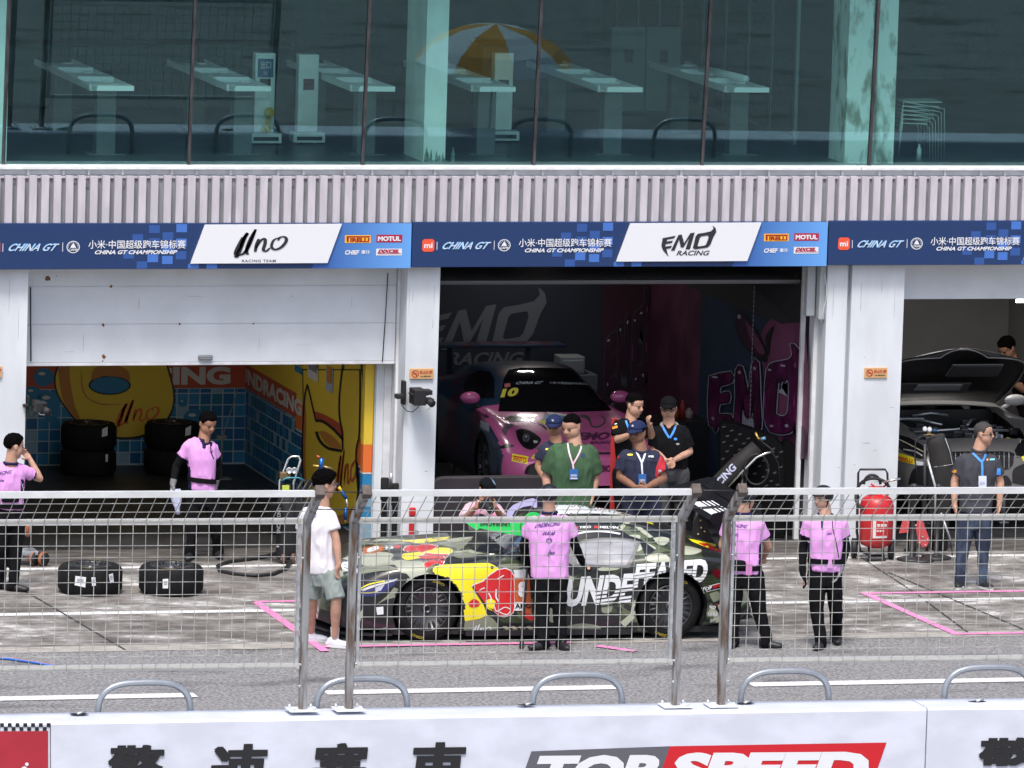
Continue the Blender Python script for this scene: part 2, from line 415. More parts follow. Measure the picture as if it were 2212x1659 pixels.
# tilted glazing
TILT = math.tan(R(4.0)); Z0 = 4.47
def gl(x, h, off=0.0): return Vector((x, 0.06 - TILT * h + off, Z0 + h))
def glass_mat():
    m = bpy.data.materials.new('tinted_glass'); m.use_nodes = True; t = m.node_tree
    for n in list(t.nodes): t.nodes.remove(n)
    o = t.nodes.new('ShaderNodeOutputMaterial'); mx = t.nodes.new('ShaderNodeMixShader'); tr = t.nodes.new('ShaderNodeBsdfTransparent'); g = t.nodes.new('ShaderNodeBsdfGlossy'); lw = t.nodes.new('ShaderNodeLayerWeight')
    tr.inputs['Color'].default_value = (0.60, 0.88, 0.84, 1); g.inputs['Color'].default_value = (0.52, 0.86, 0.92, 1); g.inputs['Roughness'].default_value = 0.0
    lw.inputs['Blend'].default_value = 0.25
    ma = t.nodes.new('ShaderNodeMath'); ma.operation = 'MULTIPLY_ADD'; ma.inputs[1].default_value = 0.4; ma.inputs[2].default_value = 0.115
    t.links.new(lw.outputs['Fresnel'], ma.inputs[0]); t.links.new(ma.outputs[0], mx.inputs[0]); t.links.new(tr.outputs[0], mx.inputs[1]); t.links.new(g.outputs[0], mx.inputs[2]); t.links.new(mx.outputs[0], o.inputs['Surface'])
    return m
M_GLASS = glass_mat()
MUL = [-8.1, -6.03, -3.905, -1.885, 0.13, 2.14, 4.16, 6.2, 8.2]
HG = 4.1
for i in range(len(MUL) - 1):
    mb = MB(); mb.quad(gl(MUL[i] + .02, 0), gl(MUL[i + 1] - .02, 0), gl(MUL[i + 1] - .02, HG), gl(MUL[i] + .02, HG)); mb.build('glass_pane', M_GLASS, bld)
M_MUL = mat('dark_mullion', (0.05, 0.045, 0.05), 0.5, var=0.5, scale=20, stretch=(1, 1, .2))
for x in MUL:
    mb = MB(); p = []
    for h in (0, HG): p += [gl(x - .016, h, -.03), gl(x + .016, h, -.03), gl(x + .016, h, .03), gl(x - .016, h, .03)]
    mb.add(p, [(0, 1, 5, 4), (1, 2, 6, 5), (2, 3, 7, 6), (3, 0, 4, 7), (0, 3, 2, 1), (4, 5, 6, 7)]); mb.build('mullion', M_MUL, bld)
mb = MB()
for x0, x1 in ((-8.1, 4.02), (4.03, 9)): mb.box((x0, -0.10, 4.425), (x1, 0.12, 4.465), bev=.006)
mb.build('window_sill', mat('sill_white', (0.78, 0.80, 0.82), 0.5, var=0.1, scale=10), bld)
mb = MB(); mb.box((-8.1, -0.02, 4.35), (9, 0.0, 4.424)); rnd = random.Random(3)
for i in range(40): x = -7 + i * .4 + rnd.uniform(-.1, .1); mb.box((x, -0.06, 4.36), (x + .025, -0.02, 4.424))
mb.build('sill_bracket', M_TRIM, bld)
mb = MB(); mb.box((-8.1, -0.05, 3.75), (9, -0.02, 4.36))
mb.build('cladding_back', M_SLATBACK, bld)
mb = MB(); x = -8.0; k = 0
while x < 9:
    if k % 14 == 13: x += 0.012
    dz = rnd.uniform(-.004, .004); mb.box((x, -0.13, 3.77 + dz), (x + .085, -0.05, 4.355 + dz)); x += .139; k += 1
mb.box((-8, -0.075, 4.325), (9, -0.052, 4.35))
mb.build('slat_cladding', M_SLAT, bld)
mb = MB(); x = -8.0 + .085
for k in range(122):
    if k % 14 == 12: x += 0.012
    if k % 14 in (0, 5, 6, 9): mb.box((x + .005, -0.062, rnd.uniform(4.2, 4.28)), (x + .049, -0.051, 4.325))
    x += .139
mb.build('cladding_clip', mat('clip_grey', (0.20, 0.20, 0.21), 0.6), bld)

# garage doors
def door(x0, x1, zs, y, label, handle=None):
    d = MB()
    for i in range(len(zs) - 1): d.box((x0, y, zs[i] + .006), (x1, y + .045, zs[i + 1] - .006), bev=.006)
    d.box((x0, y + .012, zs[0] + .01), (x1, y + .04, zs[-1] - .01))
    o = d.build('garage_door', M_DOOR, bld, label)
    if handle:
        h = MB(); hx, hz = handle; h.box((hx - .085, y - .035, hz - .03), (hx + .085, y - .001, hz + .03), bev=.02); h.box((hx - .07, y - .06, hz - .02), (hx + .07, y - .036, hz - .005), bev=.006)
        h.build('handle', mat('handle_grey', (0.24, 0.25, 0.26), 0.4, 0.5), o)
    return o
zb = PY(450, 783, .35).z; z1 = PY(450, 700, .35).z; z2 = PY(450, 617, .35).z
d1 = door(-5.70, -1.365, [zb, z1, z2, 3.42], .35, 'half raised white sectional door with rust spots', (PY(443, 772, .35).x, PY(443, 772, .35).z))
def blot(mb, u, v, Y, r, n=9, seed=1):
    c = PY(u, v, Y); q = random.Random(seed)
    mb.add([(c.x + math.cos(2 * math.pi * i / n) * r * q.uniform(.4, 1), Y, c.z + math.sin(2 * math.pi * i / n) * r * 1.2 * q.uniform(.4, 1)) for i in range(n)], [tuple(range(n))])
mb = MB()
for i, (u, v, r_) in enumerate(((103, 601, .05), (122, 596, .018), (224, 770, .07), (222, 780, .03), (223, 702, .03), (240, 619, .05), (388, 700, .04), (547, 699, .04), (270, 735, .012), (630, 640, .02))): blot(mb, u, v, .349, r_ * (.75 if i in (0, 4) else .42), seed=i)
mb.build('rust_spot', M_RUST, d1)
mb = MB(); p = [PY(838, 590, .33), PY(833, 680, .33), PY(826, 782, .33)]; mb.tube(p, .006, 5); mb.tube([PY(66, 620, .33), PY(67, 780, .33)], .008, 5)
mb.build('lift_cable', M_BLKM, d1)
mb = MB(); zc = PY(1106, 775, 0.35).z
mb.box((-5.70, .345, zb - .03), (-1.365, .405, zb + .004), bev=.005); mb.build('bottom_seal', M_TRIM, d1)
zb3 = PY(2080, 647, .35).z
door(4.66, 9.0, [zb3, 3.42], .35, 'white door almost fully raised above the grey car')
ov = MB()
for i in range(26): ov.box((-0.90, 0.75 + i * .15, 3.02), (3.60, 0.75 + i * .15 + .142, 3.05)); ov.box((-0.9, .75 + i * .15 + .05, 3.0), (3.6, .75 + i * .15 + .09, 3.02))
ov.build('garage_door', mat('open_door_grey', (0.16, 0.165, 0.18), 0.6), bld, 'ribbed grey door rolled up flat under the ceiling')

# cable box beside the middle opening
mb = MB(); zq = PY(1765, 683, .15).z
mb.box((3.50, .16, zq), (3.60, .28, 3.38), bev=.01); mb.box((3.615, .05, zq - .03), (3.688, .2, 3.38), bev=.01)
mb.build('cable_box', mat('box_grey', (0.42, 0.45, 0.47), 0.5), bld)
mb = MB(); mb.tube([PY(1780, 590, 0.0), PY(1786, 620, -.02), PY(1784, 650, -.02), PY(1776, 680, -.02), PY(1772, 705, 0)], .008, 6); mb.build('cable', mat('cable_pale', (.5, .5, .5), .6), bld)
mb = MB()
for i in range(30): mb.box((2.991, .60, 3.0 - i * .055), (2.999, .608, 3.0 - i * .055 - .04), mat('chain_dull', (.07, .07, .075), .6, .3))
mb.build('pull_chain', M_STEEL, bld)
mb = MB(); mb.tube([PY(1727 + 9 * math.cos(a * .5), 599 + 9 * math.sin(a * .5), .8) for a in range(13)], .012, 6, closed=False); mb.build('coiled_cable', M_BLK, bld)

# ---------------- left garage lining (painted walls)
M_GROUT = mat('pale_grout', (0.42, 0.52, 0.58), 0.6)
TILE = [mat('tile_deep_blue', (0.015, 0.12, 0.30), 0.35), mat('tile_mid_blue', (0.03, 0.22, 0.44), 0.35), mat('tile_pale_blue', (0.24, 0.38, 0.48), 0.35), mat('tile_ocean', (0.01, 0.16, 0.26), 0.35)]
M_RED = mat('mural_red', (0.46, 0.075, 0.03), 0.5); M_YEL = mat('mural_yellow', (0.74, 0.52, 0.045), 0.5); M_ORG = mat('mural_orange', (0.72, 0.16, 0.03), 0.5)
M_INK = mat('mural_black', (0.012, 0.012, 0.014), 0.5); M_LET = mat('mural_white', (0.62, 0.60, 0.58), 0.5); M_DIRTY = mat('mural_shade_orange', (0.50, 0.20, 0.04), 0.5); M_MBLUE = mat('mural_blue', (0.02, 0.20, 0.38), 0.5)
def tiles(mb, o, ex, ey, w, h, s, seed, th=.004):
    """a field of square tiles on a wall"""
    rr = random.Random(seed); o = Vector(o); ex = Vector(ex); ey = Vector(ey); nx = int(w / s) + 1; ny = int(h / s) + 1
    for i in range(nx):
        for j in range(ny):
            x0 = i * s + .007; x1 = min((i + 1) * s - .007, w); y0 = j * s + .007; y1 = min((j + 1) * s - .007, h)
            if x1 - x0 < .01 or y1 - y0 < .01: continue
            m = TILE[rr.choice((0, 0, 1, 1, 2, 3, 0))]
            mb.quad(o + ex * x0 + ey * y0, o + ex * x1 + ey * y0, o + ex * x1 + ey * y1, o + ex * x0 + ey * y1, m)
YB = 6.98
def bw(u, v, d=0): p = PY(u, v, YB - d); return (p.x, p.z)
bandt, bandb = PY(450, 790, YB).z, PY(450, 838, YB).z
mb = MB(); mb.box((-5.86, 6.985, 0), (-1.50, 7.1, 3.4)); mb.build('back_wall', M_GROUT, bld)
mb = MB(); tiles(mb, (-5.86, YB, 0.02), (1, 0, 0), (0, 0, 1), 4.36, bandb - .03, .145, 5); mb.build('tile_wall', None, bld)
mb = MB(); mb.quad((-5.86, YB - .002, bandb), (-1.50, YB - .002, bandb), (-1.50, YB - .002, bandt + .05), (-5.86, YB - .002, bandt + .05), M_RED)
mb.quad((-5.86, YB - .002, bandt + .05), (-1.50, YB - .002, bandt + .05), (-1.50, YB - .002, 3.4), (-5.86, YB - .002, 3.4), M_YEL)
a = PY(230, 836, YB); b = PY(498, 802, YB)
text_on(mb, 'RACING', (a.x, YB - .005, bandb + .04), (b.x - a.x, 0, 0), (0, 0, bandt - bandb - .05), bold=.05, m=M_LET); mb.build('painted_band', None, bld)
# big yellow swim float shape painted over the tiles
def wall_poly(mb, pts, d, m, holes=()):
    vs, fs = fill_poly([bw(*p, d) for p in pts], [[bw(*p, d) for p in h] for h in holes]); mb.add([(x, YB - d, z) for x, z in vs], fs, m)
mb = MB(); fl = smooth_path([(150, 760), (124, 800), (122, 838), (140, 875), (175, 915), (230, 940), (290, 943), (340, 925), (368, 890), (374, 850), (362, 800), (350, 760)], 5)
out = [(246 + (x - 246) * 1.03, 850 + (y - 850) * 1.05) for x, y in fl]
wall_poly(mb, out, .008, M_INK); wall_poly(mb, fl, .011, M_YEL)
wall_poly(mb, smooth_path([(125, 795), (138, 870), (175, 912), (160, 870), (150, 800), (160, 765), (140, 765)], 4), .014, M_DIRTY)
op = circle2((237, 832), 42, 24, 18); wall_poly(mb, circle2((237, 832), 46, 24, 21), .014, M_INK); wall_poly(mb, op, .017, M_MBLUE)
wall_poly(mb, smooth_path([(196, 822), (205, 795), (240, 785), (275, 800), (280, 822), (260, 815), (225, 812)], 4), .018, M_DIRTY)
v_, f_ = ribbon(smooth_path([(175, 800), (182, 850), (215, 872), (262, 873)], 4), [1, 2, 3, 3, 3, 3, 3, 3, 3, 3, 2, 2, 1]); v_ = [bw(x, y, .014) for x, y in v_]; mb.add([(x, YB - .014, z) for x, z in v_], f_, M_DIRTY)
mb.build('painted_float', None, bld)
def script_word(mb, strokes, place, m):
    for pts, wd in strokes:
        sp = smooth_path(pts, 5); n = len(sp); ws = [wd * (0.45 + 0.55 * math.sin(math.pi * min(1, (i + 1.5) / (n + 2)))) for i in range(n)]
        v, f = ribbon(sp, ws); mb.add([place(x, y) for x, y in v], f, m)
# hand-lettered team name: two tall slanting strokes, then n and o  (unit box)
UNO = [([(0.02, 0.05), (0.07, 0.02), (0.13, 0.30), (0.20, 0.70), (0.25, 0.86), (0.19, 0.70), (0.12, 0.34), (0.05, 0.10)], .072),
       ([(0.16, 0.72), (0.06, 0.30), (0.04, 0.10), (0.10, 0.06)], .072), ([(0.10, 0.08), (0.20, 0.16), (0.30, 0.50), (0.40, 1.0)], .072), ([(0.40, 1.0), (0.30, 0.62), (0.24, 0.24), (0.27, 0.10)], .075),
       ([(0.46, 0.66), (0.42, 0.44), (0.40, 0.20)], .066), ([(0.41, 0.32), (0.50, 0.60), (0.57, 0.66), (0.58, 0.50), (0.55, 0.28), (0.60, 0.22), (0.67, 0.34)], .066),
       ([(0.84, 0.70), (0.74, 0.62), (0.70, 0.40), (0.76, 0.28), (0.88, 0.36), (0.97, 0.58), (0.95, 0.72), (0.86, 0.72), (0.82, 0.60)], .066)]
mb = MB()
def pl_(x, y): q = bw(250 + 95 * x, 922 - 58 * y, .014); return (q[0], YB - .014, q[1])
script_word(mb, UNO, pl_, M_ORG); mb.build('painted_lettering', None, bld)
mb = MB()
for c, r_ in (((95, 815), 22), ((105, 868), 26), ((70, 850), 18), ((110, 900), 14), ((420, 905), 24), ((395, 870), 10)):
    wall_poly(mb, circle2(c, r_, 18, r_ * .9), .006, M_MBLUE); wall_poly(mb, circle2((c[0] - r_ * .2, c[1] - r_ * .35), r_ * .35, 12, r_ * .16), .009, M_LET)
mb.build('painted_splash', None, bld)
# right-hand wall of the left garage
XW = -1.515
def rw(u, v): p = PX_(u, v, XW); return (p.y, p.z)
mb = MB(); mb.box((XW + .005, .66, 0), (-1.498, 7.0, 3.4)); mb.build('side_wall', M_GROUT, bld)
zr0 = PX_(560, 850, XW); zt_, zb_ = bandt + .02, bandb
mb = MB(); yfront, yb2 = .66, 6.97
yy = rw(640, 900)[0]; yF = rw(818, 900)[0]
tiles(mb, (XW, yb2, 0.02), (0, -1, 0), (0, 0, 1), yb2 - yfront, bandb - .03, .15, 9); mb.build('tile_wall', None, bld)
mb = MB(); q = lambda y0, y1, z0, z1, m, d=.004: mb.quad((XW - d, y0, z0), (XW - d, y1, z0), (XW - d, y1, z1), (XW - d, y0, z1), m)
q(yb2, yy, zb_, zt_, M_RED); q(yb2, yfront, zt_, 3.4, M_YEL); 
zo = rw(800, 960)[1]; zo2 = rw(800, 1020)[1]
q(yy, yfront, zo, zt_, M_YEL, .0045); q(yy, yfront, zo2, zo, M_ORG, .0045); q(yy, yfront, zo2 - .02, zo2, M_LET, .005)
a = rw(536, 860); b = rw(650, 940)
text_on(mb, 'UNDRACING', (XW - .008, rw(516, 850)[0] - .1, zb_ + .05), (0, rw(655, 900)[0] - rw(516, 850)[0] + .15, 0), (0, 0, zt_ - zb_ - .10), bold=.05, m=M_LET); mb.build('painted_band', None, bld)
mb = MB()
def rpoly(pts, d, m):
    vs, fs = fill_poly([rw(*p) for p in pts]); mb.add([(XW - d, y, z) for y, z in vs], fs, m)
bd = smooth_path([(657, 800), (658, 880), (656, 978), (658, 1033), (661, 1080), (690, 1120), (730, 1133), (766, 1120), (776, 1061), (773, 1020), (771, 978), (776, 940), (778, 860), (778, 800)], 4)
rpoly([(718 + (x - 718) * 1.05, 950 + (y - 950) * 1.018) for x, y in bd], .008, M_INK); rpoly(bd, .012, M_YEL)
rpoly(smooth_path([(661, 1078), (700, 1110), (740, 1112), (774, 1090), (768, 1118), (731, 1132), (690, 1119)], 4), .015, M_DIRTY)
rpoly(smooth_path([(658, 840), (664, 900), (662, 980), (664, 1060), (659, 1040), (656, 960)], 3), .015, M_DIRTY)
rpoly(smooth_path([(681, 888), (700, 894), (725, 907), (742, 922), (743, 945), (722, 926), (703, 915), (686, 911)], 3), .015, M_RED)
rpoly(smooth_path([(690, 932), (706, 932), (730, 950), (739, 968), (722, 968), (704, 956)], 3), .015, M_DIRTY)
rpoly(smooth_path([(762, 950), (778, 955), (800, 962), (800, 1010), (775, 1000), (768, 975)], 3), .011, M_ORG)
for pts, wd in (([(667, 830), (661, 860), (657, 930), (656, 990), (659, 1050)], 3.0), ([(667, 830), (677, 873), (685, 909)], 3.2), ([(685, 909), (700, 910), (722, 926), (744, 949)], 6), ([(744, 784), (737, 845), (736, 895), (742, 935), (743, 972)], 3.4), ([(686, 932), (694, 952), (712, 968), (742, 974)], 6), ([(783, 784), (787, 815), (787, 840)], 3.2), ([(777, 950), (772, 978), (774, 1033), (776, 1061), (770, 1110)], 3)):
    v_, f_ = ribbon(smooth_path(pts, 5), wd); mb.add([(XW - .019, *rw(*q)) for q in v_], f_, M_INK)
def place(x, y): p = rw(728 + 46 * x, 1064 - 92 * y); return (XW - .018, p[0], p[1])
script_word(mb, UNO, place, M_RED); mb.build('painted_float', None, bld)
mb = MB(); 
def poster(u0, v0, u1, v1, m, m2):
    a = rw(u0, v0); b = rw(u1, v1); mb.quad((XW - .02, a[0], b[1]), (XW - .02, b[0], b[1]), (XW - .02, b[0], a[1]), (XW - .02, a[0], a[1]), m)
    mb.quad((XW - .024, a[0] - .05, b[1] + .1), (XW - .024, b[0] + .05, b[1] + .1), (XW - .024, b[0] + .05, b[1] + .3), (XW - .024, a[0] - .05, b[1] + .3), m2)
poster(668, 786, 690, 826, M_LET, mat('poster_ink', (0.2, .2, .22), .6)); poster(708, 790, 722, 850, mat('poster_blue', (0.35, .42, .5), .6), M_DIRTY); poster(640, 786, 656, 810, M_MBLUE, M_DIRTY)
mb.build('wall_poster', None, bld)
# painted jamb beside the opening
mb = MB(); jx0, jx1 = -1.62, -1.36
zj = PY(820, 960, .68).z; zk = PY(820, 1020, .68).z
mb.box((jx0, .68, zj), (jx1, .80, 3.3), M_YEL); mb.box((jx0, .68, zk), (jx1, .80, zj - .002), M_ORG); mb.box((jx0, .68, zk - .02), (jx1, .80, zk - .002), M_LET)
for i, m in enumerate((TILE[1], TILE[2], TILE[1], TILE[2], TILE[0])): mb.box((jx0, .68, zk - .022 - (i + 1) * .19), (jx1, .80, zk - .026 - i * .19), m)
mb.build('painted_jamb', None, bld)

# ---------------- middle garage lining
M_NAVY = mat('wall_navy', (0.022, 0.026, 0.042), 0.6); M_GREYL = mat('wall_logo_grey', (0.13, 0.14, 0.165), 0.6)
M_PNK = mat('mural_dusty_pink', (0.20, 0.055, 0.125), 0.55, var=0.2, scale=1.5); M_BLU = mat('mural_denim_blue', (0.024, 0.046, 0.095), 0.55, var=0.25, scale=1.5); M_PUR = mat('mural_purple', (0.13, 0.012, 0.085), 0.35, var=0.5, scale=4); M_PUR2 = mat('mural_violet', (0.32, 0.05, 0.22), 0.35); M_OUT = mat('mural_pale_outline', (0.42, 0.42, 0.52), 0.5); M_DPUR = mat('mural_plum', (0.05, 0.012, 0.04), 0.5)
mb = MB(); mb.box((-0.95, 6.985, 0), (3.74, 7.1, 3.4)); mb.build('back_wall', M_NAVY, bld)
# the emblem: wedge letters, the last one with a curling horn   (unit box, x right, y up)
EMO = {'E': [[(0.01, 0.60), (0.25, 0.68), (0.22, 0.60), (0.095, 0.555), (0.085, 0.49), (0.205, 0.52), (0.18, 0.445), (0.07, 0.41), (0.062, 0.33), (0.19, 0.36), (0.165, 0.285), (0.085, 0.255), (0.11, 0.10), (0.135, 0.0), (0.02, 0.22), (-0.01, 0.36)]],
       'M': [[(0.17, 0.20), (0.30, 0.70), (0.36, 0.72), (0.41, 0.44), (0.52, 0.76), (0.60, 0.78), (0.52, 0.24), (0.44, 0.24), (0.50, 0.60), (0.40, 0.30), (0.35, 0.30), (0.315, 0.56), (0.235, 0.20)]]}
EMO_O = [(0.575, 0.28), (0.62, 0.66), (0.66, 0.74), (0.80, 0.78), (0.90, 0.82), (0.945, 0.90), (0.93, 1.0), (0.985, 0.92), (1.0, 0.80), (0.95, 0.64), (0.90, 0.40), (0.85, 0.30), (0.62, 0.24)]
EMO_H = [(0.66, 0.36), (0.70, 0.62), (0.73, 0.66), (0.85, 0.69), (0.86, 0.62), (0.82, 0.40), (0.79, 0.36), (0.68, 0.33)]
def emblem(mb, o, ex, ey, m, word=True):
    o = Vector(o); ex = Vector(ex); ey = Vector(ey)
    for poly, holes in [(EMO['E'][0], ()), (EMO['M'][0], ()), (EMO_O, (EMO_H,))]:
        vs, fs = fill_poly(poly, holes); mb.add([o + ex * x + ey * y for x, y in vs], fs, m)
    if word: text_on(mb, 'RACING', o + ex * .22 + ey * -.0, ex * .62, ey * .17, shear=.06, bold=.03, m=m)
mb = MB(); a = PY(905, 790, 6.97); b = PY(1182, 620, 6.97)
emblem(mb, (a.x, 6.975, a.z), (b.x - a.x, 0, 0), (0, 0, b.z - a.z), M_GREYL); mb.build('wall_emblem', None, bld)
mb = MB(); p = lambda u, v, d=.01: PY(u, v, 6.985 - d)
x0 = p(1300, 700).x; mb.quad((x0, 6.975, 0), (3.66, 6.975, 0), (3.66, 6.975, 2.5), (x0, 6.975, 2.7), mat('mural_dark_plum', (0.05, 0.014, 0.03), .6))
mb.build('painted_panel', None, bld)
XE = 3.655
def ew(u, v): p = PX_(u, v, XE); return (p.y, p.z)
mb = MB(); mb.box((XE, .70, 0), (3.742, 7.0, 3.4)); mb.build('side_wall', mat('side_wall_dark', (0.03, 0.03, 0.035), .7), bld)
mb = MB(); zt2 = 2.40
def eq(u0, u1, m, d): y0 = ew(u0, 800)[0] if u0 else 6.95; y1 = ew(u1, 800)[0] if u1 else .70; mb.quad((XE - d, y0, 0), (XE - d, y1, 0), (XE - d, y1, zt2), (XE - d, y0, zt2), m)
eq(0, 1512, mat('mural_deep_plum', (.10, .026, .06), .6, var=.4, scale=2), .004); eq(1512, 0, M_BLU, .004)
def ep(pts, d, m, holes=()):
    vs, fs = fill_poly([ew(*q) for q in pts], [[ew(*q) for q in h] for h in holes]); mb.add([(XE - d, y, z) for y, z in vs], fs, m)
ep(smooth_path([(1640, 730), (1665, 690), (1690, 700), (1742, 722), (1742, 980), (1690, 960), (1660, 880), (1650, 800)], 3), .008, M_PNK)
ep(smooth_path([(1592, 676), (1604, 672), (1622, 690), (1650, 735), (1660, 780), (1640, 775), (1606, 745), (1590, 705)], 4), .012, M_INK)
ep(smooth_path([(1595, 682), (1604, 679), (1618, 694), (1644, 737), (1652, 770), (1636, 766), (1608, 740), (1594, 704)], 4), .016, M_DPUR); ep(smooth_path([(1612, 690), (1630, 712), (1650, 745), (1655, 765), (1640, 760), (1622, 730)], 4), .019, M_PNK)
ep(circle2((1600, 684), 4, 10, 5), .020, M_OUT)
ep(smooth_path([(1660, 770), (1656, 730), (1666, 712), (1675, 705), (1668, 730), (1664, 765)], 4), .018, M_INK)
ep(smooth_path([(1690, 960), (1700, 920), (1720, 915), (1742, 930), (1742, 990), (1700, 985)], 3), .012, M_DPUR)
mb.build('painted_panel', None, bld)
# fat dripping letters
def fat(mb, u0, v0, u1, v1, slope, d, mi, mo, proj_, on=None):
    """the three letters drawn fat with an outline; (u0,v0)-(u1,v1) is the box, slope = drop of the right end"""
    def P_(x, y): return proj_(u0 + (u1 - u0) * x, v1 + (v0 - v1) * y + slope * (x))
    L = [smooth_path([(.02, .60), (.24, .67), (.25, .56), (.13, .51), (.125, .42), (.22, .45), (.22, .34), (.12, .31), (.115, .19), (.24, .20), (.24, .09), (.20, .07), (.18, .01), (.16, .07), (.10, .05), (.08, -.02), (.06, .05), (.02, .06), (.005, .3), (.02, .60)], 2),
         smooth_path([(.275, .10), (.295, .40), (.30, .70), (.36, .74), (.40, .56), (.43, .42), (.47, .78), (.53, .81), (.545, .45), (.56, .12), (.53, .04), (.50, .12), (.485, .46), (.465, .26), (.43, .18), (.395, .24), (.37, .42), (.345, .10), (.31, .02), (.275, .10)], 2)]
    O = smooth_path([(.60, .20), (.605, .45), (.63, .74), (.70, .82), (.84, .86), (.90, .93), (.88, 1.05), (.95, 1.0), (.985, .86), (.975, .55), (.955, .28), (.94, .02), (.925, .20), (.89, .09), (.80, .05), (.66, .06), (.60, .20)], 2)
    Hh = smooth_path([(.71, .26), (.725, .50), (.745, .66), (.77, .58), (.785, .68), (.81, .62), (.855, .68), (.865, .46), (.845, .27), (.77, .23), (.71, .26)], 2)
    def grow(pl, k):
        c = np.mean([q for q in pl], 0); out = []
        n = len(pl)
        for i in range(n):
            t = np.array(pl[(i + 1) % n]) - np.array(pl[i - 1]); ln = np.linalg.norm(t) + 1e-9; nn_ = np.array([t[1], -t[0]]) / ln
            out.append(np.array(pl[i]) + nn_ * k)
        return out
    area = lambda pl: sum(pl[i][0] * pl[(i + 1) % len(pl)][1] - pl[(i + 1) % len(pl)][0] * pl[i][1] for i in range(len(pl)))
    def do(pl, hole, k, dd, m):
        pl = pl[:-1]; sgn = 1 if area(pl) > 0 else -1
        h = []
        if hole is not None: hh = hole[:-1]; sh = 1 if area(hh) > 0 else -1; h = [[P_(*q) for q in grow(hh, -k * sh)]]
        vs, fs = fill_poly([P_(*q) for q in grow(pl, k * sgn)], h); mb.add([dd_(dd, q) for q in vs], fs, m)
    dd_ = on or (lambda dd, q: (XE - dd, q[0], q[1]))
    for pl, hole in ((L[0], None), (L[1], None), (O, Hh)):
        do(pl, hole, .020, d, mo); do(pl, hole, .010, d + .004, M_INK); do(pl, hole, -.002, d + .008, mi)
    for x, y, rx, ry in ((.08, .60, .035, .012), (.34, .68, .016, .02), (.50, .74, .016, .02), (.66, .74, .02, .012), (.68, .12, .02, .014), (.84, .14, .02, .018), (.80, .80, .03, .012), (.93, .82, .012, .03), (.92, .42, .008, .06), (.61, .40, .008, .1), (.06, .14, .015, .02)):
        vs, fs = fill_poly([P_(*q) for q in circle2((x, y), rx, 12, ry)]); mb.add([dd_(d + .012, q) for q in vs], fs, M_OUT if ry < .03 else M_PUR2)
mb = MB(); fat(mb, 1534, 735, 1738, 930, 20, .024, M_PUR, M_OUT, ew); mb.build('painted_lettering', None, bld)
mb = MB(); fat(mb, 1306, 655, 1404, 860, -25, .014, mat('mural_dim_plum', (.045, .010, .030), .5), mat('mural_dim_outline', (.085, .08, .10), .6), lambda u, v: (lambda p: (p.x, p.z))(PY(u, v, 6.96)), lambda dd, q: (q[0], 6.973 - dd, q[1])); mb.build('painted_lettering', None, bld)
# ---------------- right garage lining
mb = MB(); mb.box((4.60, 6.985, 0), (9.0, 7.1, 3.4)); mb.box((8.4, .7, 0), (8.5, 7, 3.4)); mb.build('back_wall', mat('grey_beige_wall', (0.20, 0.195, 0.19), .7, var=.1, scale=1), bld)
mb = MB(); mb.box((4.59, .66, 0), (4.62, 7, 3.4)); mb.build('side_wall', mat('grey_wall', (0.15, 0.15, 0.16), .7), bld)
# scuffs, peeled paint and drips on the columns
M_SCUF = mat('paint_scuff', (.36, .38, .40), .8, var=.4, scale=30); M_DRIP = mat('dirt_drip', (.44, .46, .47), .8, var=.2, scale=10)
def scuff(us, Y, m, par=bld, nm='paint_scuff'):
    q = MB()
    for u, v, w_, h_ in us:
        c = PY(u, v, Y); rr_ = random.Random(int(u * 7 + v)); k = 9
        q.add([(c.x + w_ / 380 * math.cos(2 * math.pi * i / k) * rr_.uniform(.5, 1), Y, c.z + h_ / 380 * math.sin(2 * math.pi * i / k) * rr_.uniform(.5, 1)) for i in range(k)], [tuple(range(k))])
    q.build(nm, m, par)
scuff([(1872, 957, 26, 1.6), (1890, 973, 14, 1.6), (1868, 772, 3, 4), (1846, 1004, 4, 3), (1900, 1040, 30, 1.4), (1925, 880, 18, 1.2)], -.0125, M_SCUF)
scuff([(1793, 1105, 7, 26), (1800, 1130, 6, 14), (1797, 1070, 3, 20), (1812, 1010, 8, 1.4), (1806, 1165, 16, 10)], -.002, M_SCUF)
scuff([(920, 1018, 9, 3), (900, 1150, 14, 16), (935, 700, 1.5, 30), (892, 640, 1.2, 44), (912, 920, 2, 1.5), (905, 1175, 24, 8)], -.002, M_SCUF)
scuff([(1860, 640, 1.6, 90), (1905, 620, 1.4, 60), (1932, 660, 1.5, 100)], -.0128, M_DRIP, bld, 'drip_stain'); scuff([(20, 640, 1.6, 90), (40, 700, 1.5, 120), (884, 650, 1.5, 90), (938, 640, 1.4, 70), (1800, 650, 1.5, 100)], -.0022, M_DRIP, bld, 'drip_stain')
scuff([(420, 640, 60, 1.0), (150, 760, 40, 1.2), (650, 745, 50, 1.0), (300, 655, 1.4, 40), (560, 740, 1.2, 50), (760, 650, 1.2, 44), (180, 742, 1.4, 60)], .348, M_DRIP, d1, 'drip_stain')
# lit strip lamps inside (seen switched on in the photograph)
def strip_lamp(p, q, power, label, name='strip_light'):
    mb = MB(); p = Vector(p); q = Vector(q); mb.tube([p, q], .02, 6); o = mb.build(name, mat('lit_tube', (1.0, .97, .9), .5, emit=12.0)); tag(centre(o), label, 'strip light')
    return o
strip_lamp(PY(800, 783, 1.1), PY(810, 789, .75), 0, 'short lit strip light under the raised door by the yellow jamb')
a = PY(2195, 650, 1.6); strip_lamp(a, a + Vector((.5, .0, 0)), 0, 'lit strip light inside the right garage, cut by the photo edge')
